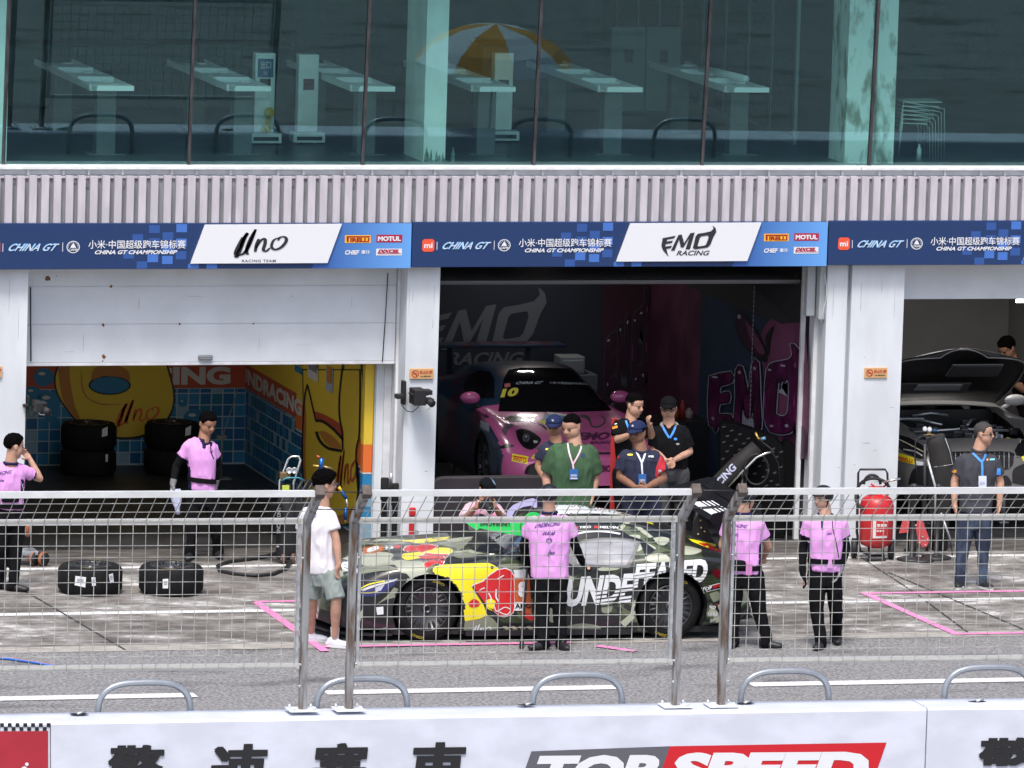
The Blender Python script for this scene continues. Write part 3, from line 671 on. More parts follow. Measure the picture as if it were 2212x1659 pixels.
# unseen lamps added to brighten the garages; pink car glints hint at middle ones
for x, y, z, pw in ((-3.6, 3.2, 3.05, 9), (0.3, 2.6, 2.97, 5), (1.9, 5.9, 3.2, 7), (6.4, 3.4, 3.2, 46)):
    mb = MB(); hw_ = .15 if x < 2 and x > 0 else .6; mb.box((x - hw_, y - .03, z), (x + hw_, y + .03, z + .04)); lo_ = mb.build('ceiling_fill_light', mat('lit_tube_dim', (1.0, .97, .92), .5, emit=4.0), bld)
    la = bpy.data.lights.new('ceiling_fill_glow', 'AREA'); la.shape = 'RECTANGLE'; la.size = 2 * hw_; la.size_y = .08; la.energy = pw; la.color = (1.0, .96, .92); lb = bpy.data.objects.new('ceiling_fill_glow', la); COL.objects.link(lb); lb.location = (x, y, z - .01); lb.parent = bld
# ================================================================ fascia banners
YBN = -0.17
def grad_mat(name, c1, c2, axis_scale=1.0, vert=0.0):
    m = mat(name, c1, 0.45); t = m.node_tree; b = t.nodes['Principled BSDF']
    tc = t.nodes.new('ShaderNodeTexCoord'); sp = t.nodes.new('ShaderNodeSeparateXYZ'); rp = t.nodes.new('ShaderNodeValToRGB')
    t.links.new(tc.outputs['Generated'], sp.inputs[0]); t.links.new(sp.outputs['X'], rp.inputs['Fac'])
    rp.color_ramp.elements[0].color = (*c1, 1); rp.color_ramp.elements[1].color = (*c2, 1)
    t.links.new(rp.outputs['Color'], b.inputs['Base Color']); return m
B_NAVY = mat('banner_navy', srgb(25, 52, 98), 0.45); B_SKY = grad_mat('banner_sky_print', srgb(38, 76, 150), srgb(100, 160, 225))
B_SQ1 = mat('banner_square_mid', srgb(44, 82, 148), 0.45); B_SQ2 = mat('banner_square_light', srgb(66, 112, 190), 0.45)
B_WHT = mat('banner_white', (0.72, 0.73, 0.76), 0.45); B_CYAN = mat('banner_cyan', srgb(120, 185, 235), 0.45); B_ORNG = mat('banner_orange', srgb(235, 85, 50), 0.45)
B_YEL = mat('banner_yellow', srgb(245, 180, 30), 0.45); B_RED = mat('banner_red', srgb(170, 20, 60), 0.45); B_INK = mat('banner_ink', (0.02, 0.02, 0.024), 0.45); B_DKR = mat('banner_maroon', srgb(150, 20, 30), 0.45)
def banner(U0, label, team, mi=True, wid=898):
    a = PY(U0, 583 - (U0) * .005, YBN); b = PY(U0 + wid, 583 - (U0 + wid) * .005, YBN)
    c = PY(U0 + wid / 2, 480.5 - (U0 - 440) * .003, YBN)
    x0, x1, z0, z1 = a.x, b.x, (a.z + b.z) / 2, c.z
    W, H = x1 - x0, z1 - z0; root = thing('sponsor_banner', label, 'banner', (x0 + W / 2, YBN, z0), 'sponsor banners above the garages')
    P = lambda du, dv, d=0.0: Vector((x0 + du / 898 * W, YBN - d, z1 - dv / 101 * H))
    sh = lambda o, ax, du, dv, d: None
    mb = MB(); mb.box((x0 + .004, YBN, z0), (x1 - .004, YBN + .05, z1), bev=.006); bk = mb.build('panel', B_NAVY, root)
    def pq(mb, pts, d, m): mb.add([P(*p, d) for p in pts], [tuple(range(len(pts)))[::-1]], m)
    mb = MB(); pq(mb, [(735, 0.5), (897, 0.5), (897, 100.5), (690, 100.5)], .003, B_SKY); mb.build('sky_panel', B_SKY, root)
    mb = MB(); rr = random.Random(7)
    for du, dv, m in ((352, 4, B_SQ1), (380, 20, B_SQ1), (408, 2, B_SQ2), (408, 34, B_SQ2), (380, 47, B_SQ2), (352, 33, B_SQ1), (408, 62, B_SQ1), (380, 72, B_SQ2), (350, 68, B_SQ2), (328, 84, B_SQ1), (318, 24, B_SQ1), (434, 90, B_SQ2), (472, 90, B_SQ2), (300, 60, B_SQ1)):
        wv = 13 if dv > 88 else 18
        pq(mb, [(du, dv), (du + 22, dv), (du + 22, min(100, dv + wv)), (du, min(100, dv + wv))], .003, m)
    mb.build('checker_print', None, root)
    mb = MB(); mb.add([P(466, 3, .006), P(750, 1.5, .006), P(722, 88, .006), P(438, 88.5, .006), P(466, 3, .03), P(750, 1.5, .03), P(722, 88, .03), P(438, 88.5, .03)], [(0, 1, 2, 3), (4, 5, 6, 7), (0, 1, 5, 4), (1, 2, 6, 5), (2, 3, 7, 6), (3, 0, 4, 7)]); pl = mb.build('name_plate', B_WHT, root)
    T = lambda mb, body, du, dv, du2, dv2, m, shear=0, bold=0, d=.008, sp=1.0: text_on(mb, body, P(du, dv2, d), P(du2, dv2, d) - P(du, dv2, d), P(du, dv, d) - P(du, dv2, d), shear, bold, m, sp)
    mb = MB()
    if mi:
        q = [(22 + x, 52 + y) for x, y in ((4, -14), (22, -14), (26, -10), (26, 10), (22, 14), (4, 14), (0, 10), (0, -10))]; pq(mb, q, .006, B_ORNG)
        T(mb, 'mi', 26, 46, 44, 58, B_WHT, 0, .03, .009); pq(mb, [(53, 44), (54.2, 44), (54.2, 62), (53, 62)], .006, B_WHT)
    T(mb, 'CHINA GT', 61, 44, 169, 61, B_CYAN, .10, .03, .008); T(mb, 'CHINA GT', 63, 45.2, 169, 60, B_WHT, .10, -.012, .010)
    pq(mb, [(175, 42), (176.2, 42), (176.2, 62), (175, 62)], .006, B_WHT)
    o_ = circle2((197, 52), 13.5, 24); i_ = circle2((197, 52), 11.8, 24); vs, fs = fill_poly(o_, [i_]); mb.add([P(*p, .007) for p in vs], fs, B_WHT)
    pq(mb, [(197, 43), (201, 49), (203, 54), (191, 54), (193, 49)], .007, B_WHT); T(mb, 'CAMF', 187.5, 55.5, 206.5, 60.5, B_WHT, 0, .03, .009)
    for k in range(16):
        g = 2 * math.pi * k / 16
        if math.sin(g) < .35: c_ = (197 + 9.9 * math.cos(g), 52 + 9.9 * math.sin(g)); pq(mb, [(c_[0] - .8, c_[1] - .8), (c_[0] + .8, c_[1] - .8), (c_[0] + .8, c_[1] + .8), (c_[0] - .8, c_[1] + .8)], .007, B_WHT)
    T(mb, '小米·中国超级跑车锦标赛', 228, 37, 428, 56, B_WHT, 0, .010); T(mb, 'CHINA GT CHAMPIONSHIP', 240, 59, 412, 68, B_WHT, .02, .035)
    mb.build('event_lettering', None, root)
    mb = MB()
    if team == 'uno':
        def pl2(x, y): q = P(526 + 112 * x, 75 - 62 * y, .036); return q
        script_word(mb, UNO, pl2, B_INK); T(mb, 'RACING TEAM', 544, 80, 614, 85.5, B_INK, 0, .01, .034, 1.15)
    else:
        emblem(mb, P(535, 78, .036), P(652, 78, .036) - P(535, 78, .036), P(535, 8, .036) - P(535, 78, .036), B_INK, False)
        T(mb, 'RACING', 567, 64, 640, 75, B_INK, .06, .02, .034)
    mb.build('team_lettering', None, root)
    mb = MB(); pq(mb, [(758, 27), (812, 27), (812, 44), (758, 44)], .006, B_YEL); T(mb, 'IRELLI', 769, 33, 809, 42, B_DKR, 0, .05, .009); pq(mb, [(761, 29), (810, 29), (810, 32), (766, 32), (766, 42), (762, 42)], .008, B_DKR)
    pq(mb, [(824, 26), (878, 26), (878, 43), (824, 43)], .006, B_RED); T(mb, 'MOTUL', 827, 29.5, 875, 40, B_WHT, 0, .05, .009)
    T(mb, 'CHIEF', 758, 60, 789, 70, B_WHT, .06, .04); T(mb, '車仆', 793, 60, 812, 69, B_WHT, 0, .02)
    pq(mb, [(824, 57), (878, 57), (878, 72), (824, 72)], .006, B_WHT); T(mb, 'DIXCEL', 827, 58.5, 875, 66.5, B_RED, .08, .06, .009); pq(mb, [(827, 67.5), (876, 67.5), (876, 69), (827, 69)], .008, B_RED)
    mb.build('sponsor_logos', None, root)
banner(-52, 'navy banner with a white plate lettered Uno Racing Team above the left garage', 'uno', True, 939.5)
banner(888, 'navy banner with a white plate lettered EMO Racing above the middle garage', 'emo')
banner(1787, 'navy banner cut by the right edge, above the garage with the grey car', 'emo', True, 860)

# ---------------------------------------------------------------- no smoking signs
M_SIGN = mat('sign_tan', (0.62, 0.36, 0.16), 0.5); M_SRED = mat('sign_red', (0.45, 0.05, 0.02), 0.5)
def nosmoke(u, v, label):
    p = PY(u, v, -.012); w_, h_ = .138, .060; o = p - Vector((w_, 0, h_)); o.y = -.014
    t = MB(); t.box((o.x, -.030, o.z), (o.x + 2 * w_, -.012, o.z + 2 * h_), bev=.004); s = t.build('no_smoking_sign', M_SIGN); tag(s, label, 'sign', 'no smoking signs on the columns')
    g = MB(); y = -.033; c = (o.x + .062, o.z + h_)
    vs, fs = fill_poly(circle2(c, .043, 20), [circle2(c, .033, 20)]); g.add([(a, y, b) for a, b in vs], fs)
    v2, f2 = ribbon([(c[0] - .028, c[1] + .028), (c[0] + .028, c[1] - .028)], .010); g.add([(a, y, b) for a, b in v2], f2); g.add([(c[0] - .024, y, c[1] - .005), (c[0] + .024, y, c[1] - .005), (c[0] + .024, y, c[1] + .006), (c[0] - .024, y, c[1] + .006)], [(0, 1, 2, 3)])
    text_on(g, '禁止吸烟', (o.x + .113, y, o.z + .055), (.15, 0, 0), (0, 0, .042), bold=.03); k = MB(); text_on(k, 'NO SMOKING', (o.x + .125, y, o.z + .022), (.125, 0, 0), (0, 0, .018), bold=.03)
    centre(s); g.build('symbol', M_SRED, s); k.build('lettering', B_INK, s)
nosmoke(910, 807, 'tan no smoking sign on the column left of the middle garage')
nosmoke(1891, 805, 'tan no smoking sign on the column right of the middle garage'); nosmoke(-22, 803, 'tan no smoking sign cut off by the left photo edge')

# ================================================================ pit wall barrier
M_BARR = mat('barrier_white_paint', (0.62, 0.645, 0.73), 0.5, var=0.08, scale=2.5, bump=0.25, bscale=5, stretch=(1, 1, 1.6))
M_BTOP = mat('barrier_top_paint', (0.70, 0.73, 0.76), 0.55, var=0.12, scale=7)
M_BRED = mat('barrier_red', srgb(170, 40, 55), 0.5, var=.08, scale=3, bump=.1, bscale=6); M_GREY = mat('barrier_grey', srgb(92, 92, 100), 0.5); M_TRED = mat('logo_red', srgb(196, 25, 38), 0.5); M_TBLK = mat('lettering_black', (0.015, 0.015, 0.017), 0.5)
YF, YK, ZB = -15.75, -15.25, 1.085
def zb_at(x): return ZB - (x + 4.8) * .0085 if x > -8 else ZB
def barrier(x0, x1, label):
    mb = MB(); za, zc = zb_at(x0), zb_at(x1)
    v = []
    for x, z in ((x0, za), (x1, zc)): v += [(x, YF, 0), (x, YF, z - .02), (x, YF + .02, z), (x, YK - .02, z), (x, YK, z - .02), (x, YK + .02, 0)]
    f = [(i, i + 1, i + 7, i + 6) for i in range(5)] + [(5, 0, 6, 11), tuple(range(5, -1, -1)), tuple(range(6, 12))]
    mb.add(v, f); o = mb.build('concrete_barrier', M_BARR); tag(centre(o), label, 'barrier', 'white pit wall barriers'); return o
xs = PY(2002, 1560, YF).x
b1 = barrier(-12.0, xs - .006, 'long white pit wall barrier carrying black Chinese lettering and a red logo')
b2 = barrier(xs + .006, 16.0, 'white pit wall barrier right of the joint with a dark character on it')
Q = lambda u, v, d=0.0: PY(u, v, YF - .006 - d)
def bpoly(mb, pts, d, m): mb.add([Q(*p, d) for p in pts], [tuple(range(len(pts)))], m)
def btext(mb, body, u0, v0, u1, v1, tilt, m, d=.004, shear=0, bold=0): o = Q(u0, v1, d); text_on(mb, body, o, Q(u1, v1 - tilt, d) - o, Q(u0, v0, d) - o, shear, bold, m)
mb = MB()
def heavy(mb, ch, u, v0, w_, h_, sh):
    for k, (du, dv) in enumerate(((0, 0), (3, 0), (6, 0), (9, 0), (1.5, 2.5), (5, 2.5), (8, 2.5), (0, 4.5), (4.5, 4.5), (9, 4.5))): btext(mb, ch, u + du, v0 + dv, u + w_ + du, v0 + h_ + dv, 2, M_TBLK, .004 + .0006 * k, bold=.008, shear=sh)
for ch, u in (('警', 222), ('速', 446), ('赛', 664), ('車', 876)): heavy(mb, ch, u, 1612 - u * .009, 128, 118, .12)
mb.build('chinese_lettering', None, b1)
mb = MB(); bpoly(mb, [(1148, 1623), (1447, 1612), (1412, 1715), (1112, 1725)], 0, M_GREY); bpoly(mb, [(1447, 1612), (1915, 1604), (1880, 1705), (1412, 1715)], 0, M_TRED)
btext(mb, 'TOP', 1140, 1632, 1432, 1705, 3, B_WHT, .004, .09, .055); btext(mb, 'SPEED', 1438, 1626, 1890, 1700, 4, B_WHT, .004, .06, .055); mb.build('speed_logo', None, b1)
mb = MB(); bpoly(mb, [(-200, 1581), (104, 1579), (104, 1720), (-200, 1722)], 0, M_BRED); btext(mb, 'e', 42, 1655, 62, 1700, 0, B_WHT); vs, fs = fill_poly(circle2((58, 1651), 4, 12)); mb.add([Q(*p, .004) for p in vs], fs, B_WHT); mb.build('red_panel', None, b1)
mb = MB()
for r_ in range(2):
    for k in range(-6, 13):
        if (k + r_) % 2 == 0: bpoly(mb, [(k * 8.4, 1562 + r_ * 8.4), (k * 8.4 + 8.4, 1562 + r_ * 8.4), (k * 8.4 + 8.4, 1570.4 + r_ * 8.4), (k * 8.4, 1570.4 + r_ * 8.4)], 0, M_TBLK)
bpoly(mb, [(108, 1562), (109.5, 1562), (109.5, 1720), (108, 1720)], 0, M_TBLK); mb.build('checker_print', None, b1)
mb = MB(); heavy(mb, '警', 2106, 1594, 136, 122, .08); mb.build('chinese_lettering', None, b2)
for k_, (u, v, par) in enumerate(((170, 1546, b1), (1138, 1525, b1), (1610, 1517, b1), (2112, 1509, b2))):
    mb = MB(); p = PZ(u, v, 1.07); z = zb_at(p.x) + .002; rr = random.Random(k_); mb.add([(p.x + .10 * rr.uniform(.7, 1) * math.cos(a * .5236), p.y + .06 * rr.uniform(.7, 1) * math.sin(a * .5236), z) for a in range(12)], [tuple(range(12))], M_BLK)
    mb.tube([(p.x - .02, p.y - .03, z + .004), (p.x + .06, p.y + .01, z + .02)], .014, 6, M_STEEL); mb.build('lifting_socket', None, par)
# tube hoops behind the wall
M_HOOP = mat('hoop_grey_metal', (0.42, 0.45, 0.48), 0.38, 0.5, var=.1, scale=6)
HL = ['grey tube hoop behind the barrier, leftmost in the photo', 'grey tube hoop behind the paired posts near the man in shorts', 'grey tube hoop below the middle fence panel', 'grey tube hoop right of the second pair of fence posts', 'grey tube hoop cut by the right photo edge']
hp = None
for i, (ua, ub) in enumerate(((212, 411), (684, 879), (1151, 1343), (1602, 1787), (2039, 2226))):
    xa = PY(ua, 1520, -15.14).x; xb = PY(ub, 1520, -15.14).x; zt = PY((ua + ub) / 2, 1474 - (ua - 212) * .018, -15.14).z; wd = (xb - xa) / 2
    if hp is None:
        pts = [(-wd, 0, .78 - zt)]
        for k in range(17):
            g = math.pi - math.pi * k / 16; cx_ = math.cos(g); sx_ = math.sin(g)
            pts.append((wd * math.copysign(abs(cx_) ** .62, cx_), 0, -.27 + .27 * abs(sx_) ** .8))
        pts.append((wd, 0, .78 - zt)); mb = MB(); mb.tube([(x, y, z + zt - .78) for x, y, z in pts], .031, 10); o = mb.build('tube_hoop', M_HOOP); hp = o
    else: o = hp.copy(); COL.objects.link(o)
    o.location = ((xa + xb) / 2, -15.14, .78 + (zt - 1.345 if i else 0)); tag(o, HL[i], 'hoop', 'tube hoops along the pit wall')
    if i == 0: z00 = zt; o.location = ((xa + xb) / 2, -15.14, .78)
    else: o.location = ((xa + xb) / 2, -15.14, .78 + zt - z00)

# ================================================================ mesh fence on the wall
M_WIRE = mat('fence_wire', (0.46, 0.46, 0.43), 0.5, 0.15, var=.3, scale=9)
M_POST = mat('fence_post_metal', (0.34, 0.345, 0.35), 0.5, 0.4, col2=(0.13, 0.085, 0.06), scale=5, stretch=(3, 3, .5), lo=.38, hi=.56)
M_RAIL = mat('fence_rail_metal', (0.55, 0.55, 0.53), 0.45, 0.2, col2=(0.34, 0.22, 0.13), scale=4.5, stretch=(.6, 1, 1), lo=.30, hi=.40)
M_CAP = mat('fence_cap_brown', (0.10, 0.075, 0.065), 0.6, var=.3, scale=20)
YP = -15.5; ZM, ZT2, YT = 2.862, 3.185, -15.94; ZL = 1.50
def fence(xa, xb, label, ties=None):
    za, zc = zb_at(xa), zb_at(xb); root = thing('mesh_fence', label, 'fence', ((xa + xb) / 2, YP, za), 'mesh fence panels on the pit wall')
    dz = lambda x: -(x + 4.3) * .0065
    for x in (xa, xb):
        mb = MB(); d = dz(x); mb.box((x - .033, YP - .045, zb_at(x) + .01), (x + .033, YP + .045, ZM + d), bev=.01)
        A = Vector((x, YP, ZM + d - .02)); B = Vector((x, YT, ZT2 + d)); t = (B - A).normalized(); n = Vector((1, 0, 0)); q = t.cross(n)
        Mx = Matrix((n, q, t)).transposed().to_4x4(); Mx.translation = A
        mb.box((-.034, -.045, 0), (.034, .045, (B - A).length), M=Mx, bev=.01); po = mb.build('post', M_POST, root)
        mb = MB(); mb.box((-.041, -.052, (B - A).length - .05), (.046, .055, (B - A).length + .03), M=Mx, bev=.008); mb.build('end_cap', M_CAP, po)
        mb = MB(); zz = zb_at(x); mb.box((x - .14, YP - .12, zz + .001), (x + .14, YP + .12, zz + .013), bev=.003)
        for sx in (-.1, .1):
            for sy in (-.08, .08): mb.lathe([(.013, zz + .013), (.013, zz + .03), (.006, zz + .045)], (x + sx, YP + sy, 0), n=6)
        mb.build('base_plate', M_BTOP, root)
        mb = MB(); s_ = 1 if x == xa else -1; mb.box((x + s_ * .068 - .015, YP - .02, ZL + d - .03), (x + s_ * .068 + .015, YP + .02, ZM + d), bev=.005)
        for z in (ZL + d + .02, ZL + d - .18, ZM + d - .35): mb.lathe([(.012, 0), (.012, .02)], (x + s_ * .045, YP - .05, z), (0, -1, 0), 6)
        mb.build('side_bar', M_STEEL, root)
    def rail(name, y, z, h, w_, m):
        mb = MB(); a, b = dz(xa), dz(xb); x0, x1 = xa + .043, xb - .043
        v = [(x0, y - w_, z + a - h), (x0, y + w_, z + a - h), (x0, y + w_, z + a + h), (x0, y - w_, z + a + h), (x1, y - w_, z + b - h), (x1, y + w_, z + b - h), (x1, y + w_, z + b + h), (x1, y - w_, z + b + h)]
        mb.add(v, [(0, 1, 5, 4), (1, 2, 6, 5), (2, 3, 7, 6), (3, 0, 4, 7), (0, 3, 2, 1), (4, 5, 6, 7)]); mb.build(name, m, root)
    rail('top_rail', YT + .02, ZT2 - .02, .028, .03, mat('top_rail_white', (.60, .615, .62), .5, var=.12, scale=6, stretch=(.5, 1, 1))); rail('middle_rail', YP, ZM - .015, .026, .026, M_RAIL); rail('bottom_rail', YP, ZL, .026, .026, M_RAIL)
    mb = MB(); r_ = .0040; sp = .1163; n = int((xb - xa - .2) / sp); rr = random.Random(int(xa * 10))
    for k in range(n + 1):
        x = xa + .1 + k * (xb - xa - .2) / n; d = dz(x); j = rr.uniform(-.004, .004)
        mb.tube([(x + j, YP - .03, ZL + d - .03), (x - j, YP - .03, (ZL + ZM) / 2 + d), (x, YP - .03, ZM + d)], r_, 4, caps=False); mb.tube([(x, YP - .03, ZM + d), (x + rr.uniform(-.004, .004), YT + .0, ZT2 + d - .04)], r_, 4, caps=False)
    for k in range(13):
        z = ZL + (ZM - ZL) * k / 12; mb.tube([(xa + .07, YP - .036, z + dz(xa)), ((xa + xb) / 2, YP - .036, z + dz((xa + xb) / 2) + rr.uniform(-.004, .004)), (xb - .07, YP - .036, z + dz(xb))], r_, 4, caps=False)
    for k in (1, 2): f_ = k / 3.2; y = YP - .036 + (YT - YP) * f_; z = ZM + (ZT2 - ZM) * f_; mb.tube([(xa + .05, y, z + dz(xa)), (xb - .05, y, z + dz(xb))], r_, 4, caps=False)
    mb.build('wire_mesh', M_WIRE, root)
    if ties:
        for f_ in (.34, .96): mb = MB(); y = YP + (YT - YP) * f_; z = ZM + (ZT2 - ZM) * f_; mb.tube([(xa - ties - .03, y, z + dz(xa) + .01), (xa + .02, y, z + dz(xa))], .006, 5); mb.build('tie_rod', M_BLKM, root)
    return root
fence(-9.46, -6.305, 'galvanised mesh fence panel in front of the two lying tyres')
fence(-5.865, -2.722, 'galvanised mesh fence panel in front of the camouflage race car', .44); fence(-2.277, 0.90, 'galvanised mesh fence panel in front of the red extinguisher', .44)
# ================================================================ shaping helpers for soft things
def remeshed(mb, name, mats, parent, voxel=.012, sm=4, rule=None, disp=None, label=None):
    """fuse overlapping closed shapes into one continuous skin"""
    me = bpy.data.meshes.new('tmp'); me.from_pydata(mb.v, [], mb.f); me.update()
    bm = bmesh.new(); bm.from_mesh(me); bmesh.ops.recalc_face_normals(bm, faces=bm.faces[:]); bm.to_mesh(me); bm.free()
    o = bpy.data.objects.new('tmp', me); COL.objects.link(o)
    r = o.modifiers.new('r', 'REMESH'); r.mode = 'VOXEL'; r.voxel_size = voxel
    if sm: s = o.modifiers.new('s', 'SMOOTH'); s.iterations = sm; s.factor = .5
    dg = bpy.context.evaluated_depsgraph_get(); dg.update()
    out = bpy.data.meshes.new_from_object(o.evaluated_get(dg)); bpy.data.objects.remove(o); bpy.data.meshes.remove(me)
    out.name = name
    if disp:
        ns = [v.normal.copy() for v in out.vertices]
        for v, n in zip(out.vertices, ns): v.co += n * disp(v.co)
    out.materials.clear()
    for m in (mats if isinstance(mats, list) else [mats]): out.materials.append(m)
    if rule:
        for p in out.polygons: p.material_index = rule(p.center)
    for p in out.polygons: p.use_smooth = True
    out.update()
    bv = BVHTree.FromPolygons([v.co.copy() for v in out.vertices], [tuple(p.vertices) for p in out.polygons])
    o = link(name, out, parent, label)
    return o, bv
def split_long(vs, fs, L):
    bm = bmesh.new(); V = [bm.verts.new((p[0], p[1], 0)) for p in vs]
    for f in fs:
        try: bm.faces.new([V[i] for i in f])
        except ValueError: pass
    bmesh.ops.triangulate(bm, faces=bm.faces[:])
    for _ in range(6):
        e = [e for e in bm.edges if e.calc_length() > L]
        if not e: break
        bmesh.ops.subdivide_edges(bm, edges=e, cuts=1); bmesh.ops.triangulate(bm, faces=[f for f in bm.faces if len(f.verts) > 3])
    bm.verts.index_update(); a = [(v.co.x, v.co.y) for v in bm.verts]; b = [tuple(v.index for v in f.verts) for f in bm.faces]; bm.free()
    return a, b
def lay(mb, bvh, vs, fs, off, m=None, L=7, maxstep=.12):
    """lay a flat design (given as seen in the photograph) on a curved surface, off metres proud of it"""
    vs, fs = split_long(vs, fs, L); pts = []; ok = []
    for u, v in vs:
        d = ray(u, v).normalized(); h = bvh.ray_cast(CAM, d)
        if h[0] is None: pts.append(Vector()); ok.append(False)
        else: pts.append(h[0] - d * off); ok.append(True)
    g = [f for f in fs if all(ok[i] for i in f) and max((pts[f[i]] - pts[f[i - 1]]).length for i in range(3)) < maxstep]
    used = sorted({i for f in g for i in f}); ix = {i: k for k, i in enumerate(used)}
    if g: mb.add([pts[i] for i in used], [tuple(ix[i] for i in f) for f in g], m, True)
def lay_poly(mb, bvh, pts, off, m=None, holes=(), L=7, maxstep=.12): vs, fs = fill_poly(pts, holes); lay(mb, bvh, vs, fs, off, m, L, maxstep)
def lay_text(mb, bvh, body, o, ex, ey, off, m=None, shear=0, bold=.03, L=7):
    vs, fs, _ = text_geo(body, bold); o = np.array(o, float); ex = np.array(ex, float); ey = np.array(ey, float)
    lay(mb, bvh, [tuple(o + ex * (a * (1 - shear) + shear * b) + ey * b) for a, b in vs], fs, off, m, L)
def lay_line(mb, bvh, pts, wd, off, m=None, k=4, L=7): v, f = ribbon(smooth_path(pts, k), wd); lay(mb, bvh, v, f, off, m, L)

# ================================================================ people
def skin_m(n, c): return mat(n, c, .55, var=.10, scale=14, spec=.35)
SK1 = skin_m('skin_light', (0.50, 0.285, 0.20)); SK2 = skin_m('skin_tan', (0.36, 0.185, 0.115)); SK3 = skin_m('skin_brown', (0.24, 0.12, 0.075))
HAIR = mat('black_hair', (0.0032, 0.0028, 0.003), .95, var=.3, scale=60, bump=.5, bscale=70, spec=.04)
HAIR2 = mat('cropped_grey_hair', (0.045, 0.040, 0.038), .8, var=.3, scale=90)
EYE = mat('eye_dark', (0.015, 0.012, 0.012), .3); LIP = mat('lip', (0.26, 0.10, 0.085), .5); BROW = mat('eyebrow', (0.03, 0.022, 0.02), .8)
PINKP = mat('pink_polo_fabric', (0.70, 0.33, 0.70), .85, var=.06, scale=5); NAVYF = mat('navy_fabric', (0.018, 0.016, 0.06), .85, spec=.15); BLKF = mat('black_fabric', (0.0065, 0.0065, 0.008), .9, spec=.12)
WHTF = mat('white_shirt_fabric', (0.74, 0.71, 0.75), .9, var=.05, scale=6); GRNF = mat('green_shirt_fabric', (0.042, 0.098, 0.044), .9, var=.22, scale=7, stretch=(1, 1, .35)); GUARD = mat('guard_navy_fabric', (0.015, 0.018, 0.048), .85, var=.15, scale=8)
GRYF = mat('shorts_grey_green', (0.26, 0.30, 0.285), .9, var=.10, scale=7); POLO = mat('charcoal_polo_fabric', (0.040, 0.043, 0.055), .85, var=.15, scale=6); JEAN = mat('blue_jeans', (0.050, 0.078, 0.125), .85, col2=(0.018, 0.028, 0.055), scale=4, stretch=(2, 2, .7), lo=.45, hi=.65)
DGRY = mat('dark_grey_trousers', (0.045, 0.046, 0.05), .85, var=.1, scale=6); SOCK = mat('white_sock', (0.76, 0.77, 0.8), .85); SHOEB = mat('black_shoe', (0.014, 0.014, 0.016), .5); SHOEW = mat('white_shoe', (0.68, 0.70, 0.74), .5, col2=(0.28, .30, .34), scale=12, lo=.36, hi=.42); SOLE = mat('white_sole', (0.66, 0.66, 0.66), .6)
HELM = mat('helmet_dark', (0.014, 0.015, 0.019), .42, spec=.3); CAPN = mat('cap_navy', (0.016, 0.025, 0.075), .85, spec=.15); CAPB = mat('cap_black', (0.006, 0.006, 0.0075), .9, spec=.1); CAPG = mat('cap_blue_grey', (0.16, 0.26, 0.36), .7)
LANB = mat('lanyard_blue', (0.05, 0.26, 0.78), .6); LANP = mat('lanyard_pink_white', (0.72, 0.52, 0.60), .6); LANW = mat('lanyard_white', (0.68, 0.72, 0.8), .6); BADGE = mat('badge_blue', (0.04, 0.15, 0.42), .35); BADGEW = mat('badge_white', (0.66, 0.69, 0.80), .4); STAR = mat('star_white', (0.75, 0.77, 0.8), .5)
GLOVE = mat('grey_glove', (0.19, 0.19, 0.20), .8); REDB = mat('armband_red', (0.52, 0.025, 0.04), .7); ORGP = mat('orange_patch', (0.8, .32, .03), .6); YELP = mat('yellow_patch', (.7, .6, .05), .6); GLAS = mat('spectacle_black', (.01, .01, .012), .25); INKP = mat('print_violet', (0.10, 0.045, 0.22), .8)

def tri(a, b, t): return a + (b - a) * t
def wrinkle(amp, s=7.0, seed=0):
    o = Vector((seed * 3.1, seed * 1.7, 0))
    def f(p):
        n = noise.noise(Vector((p.x * s, p.y * s, p.z * s * .38)) + o); m = noise.noise(Vector((p.x * s * 2.2, p.y * s * 2.2, p.z * s * .8)) - o)
        return amp * (n + .9 * (1 - 2.6 * abs(m)) - .3)
    return f
def torso(mb, A, Bp, lat, fwd, rings, n=22):
    """closed trunk along A (bottom) to Bp (top); rings: (t, half width, half depth)"""
    vs = []; fs = []; ax = Bp - A
    for t, a, b in rings:
        c = A + ax * t
        for k in range(n):
            q = 2 * math.pi * k / n; cs, sn = math.cos(q), math.sin(q)
            vs.append(c + lat * (a * math.copysign(abs(cs) ** .8, cs)) + fwd * (b * math.copysign(abs(sn) ** .8, sn)))
    m = len(rings)
    for i in range(m - 1):
        for k in range(n): l = (k + 1) % n; fs.append((i * n + k, i * n + l, (i + 1) * n + l, (i + 1) * n + k))
    fs.append(tuple(range(n - 1, -1, -1))); fs.append(tuple((m - 1) * n + k for k in range(n)))
    mb.add(vs, fs)
def limb(mb, pts, rs, n=12):
    """tapered limb with round ends"""
    pts = [Vector(p) for p in pts]; mb.tube(pts, rs, n)
    for p, r in zip(pts, rs): mb.ell(p, (r, r, r), n=12, k=8)
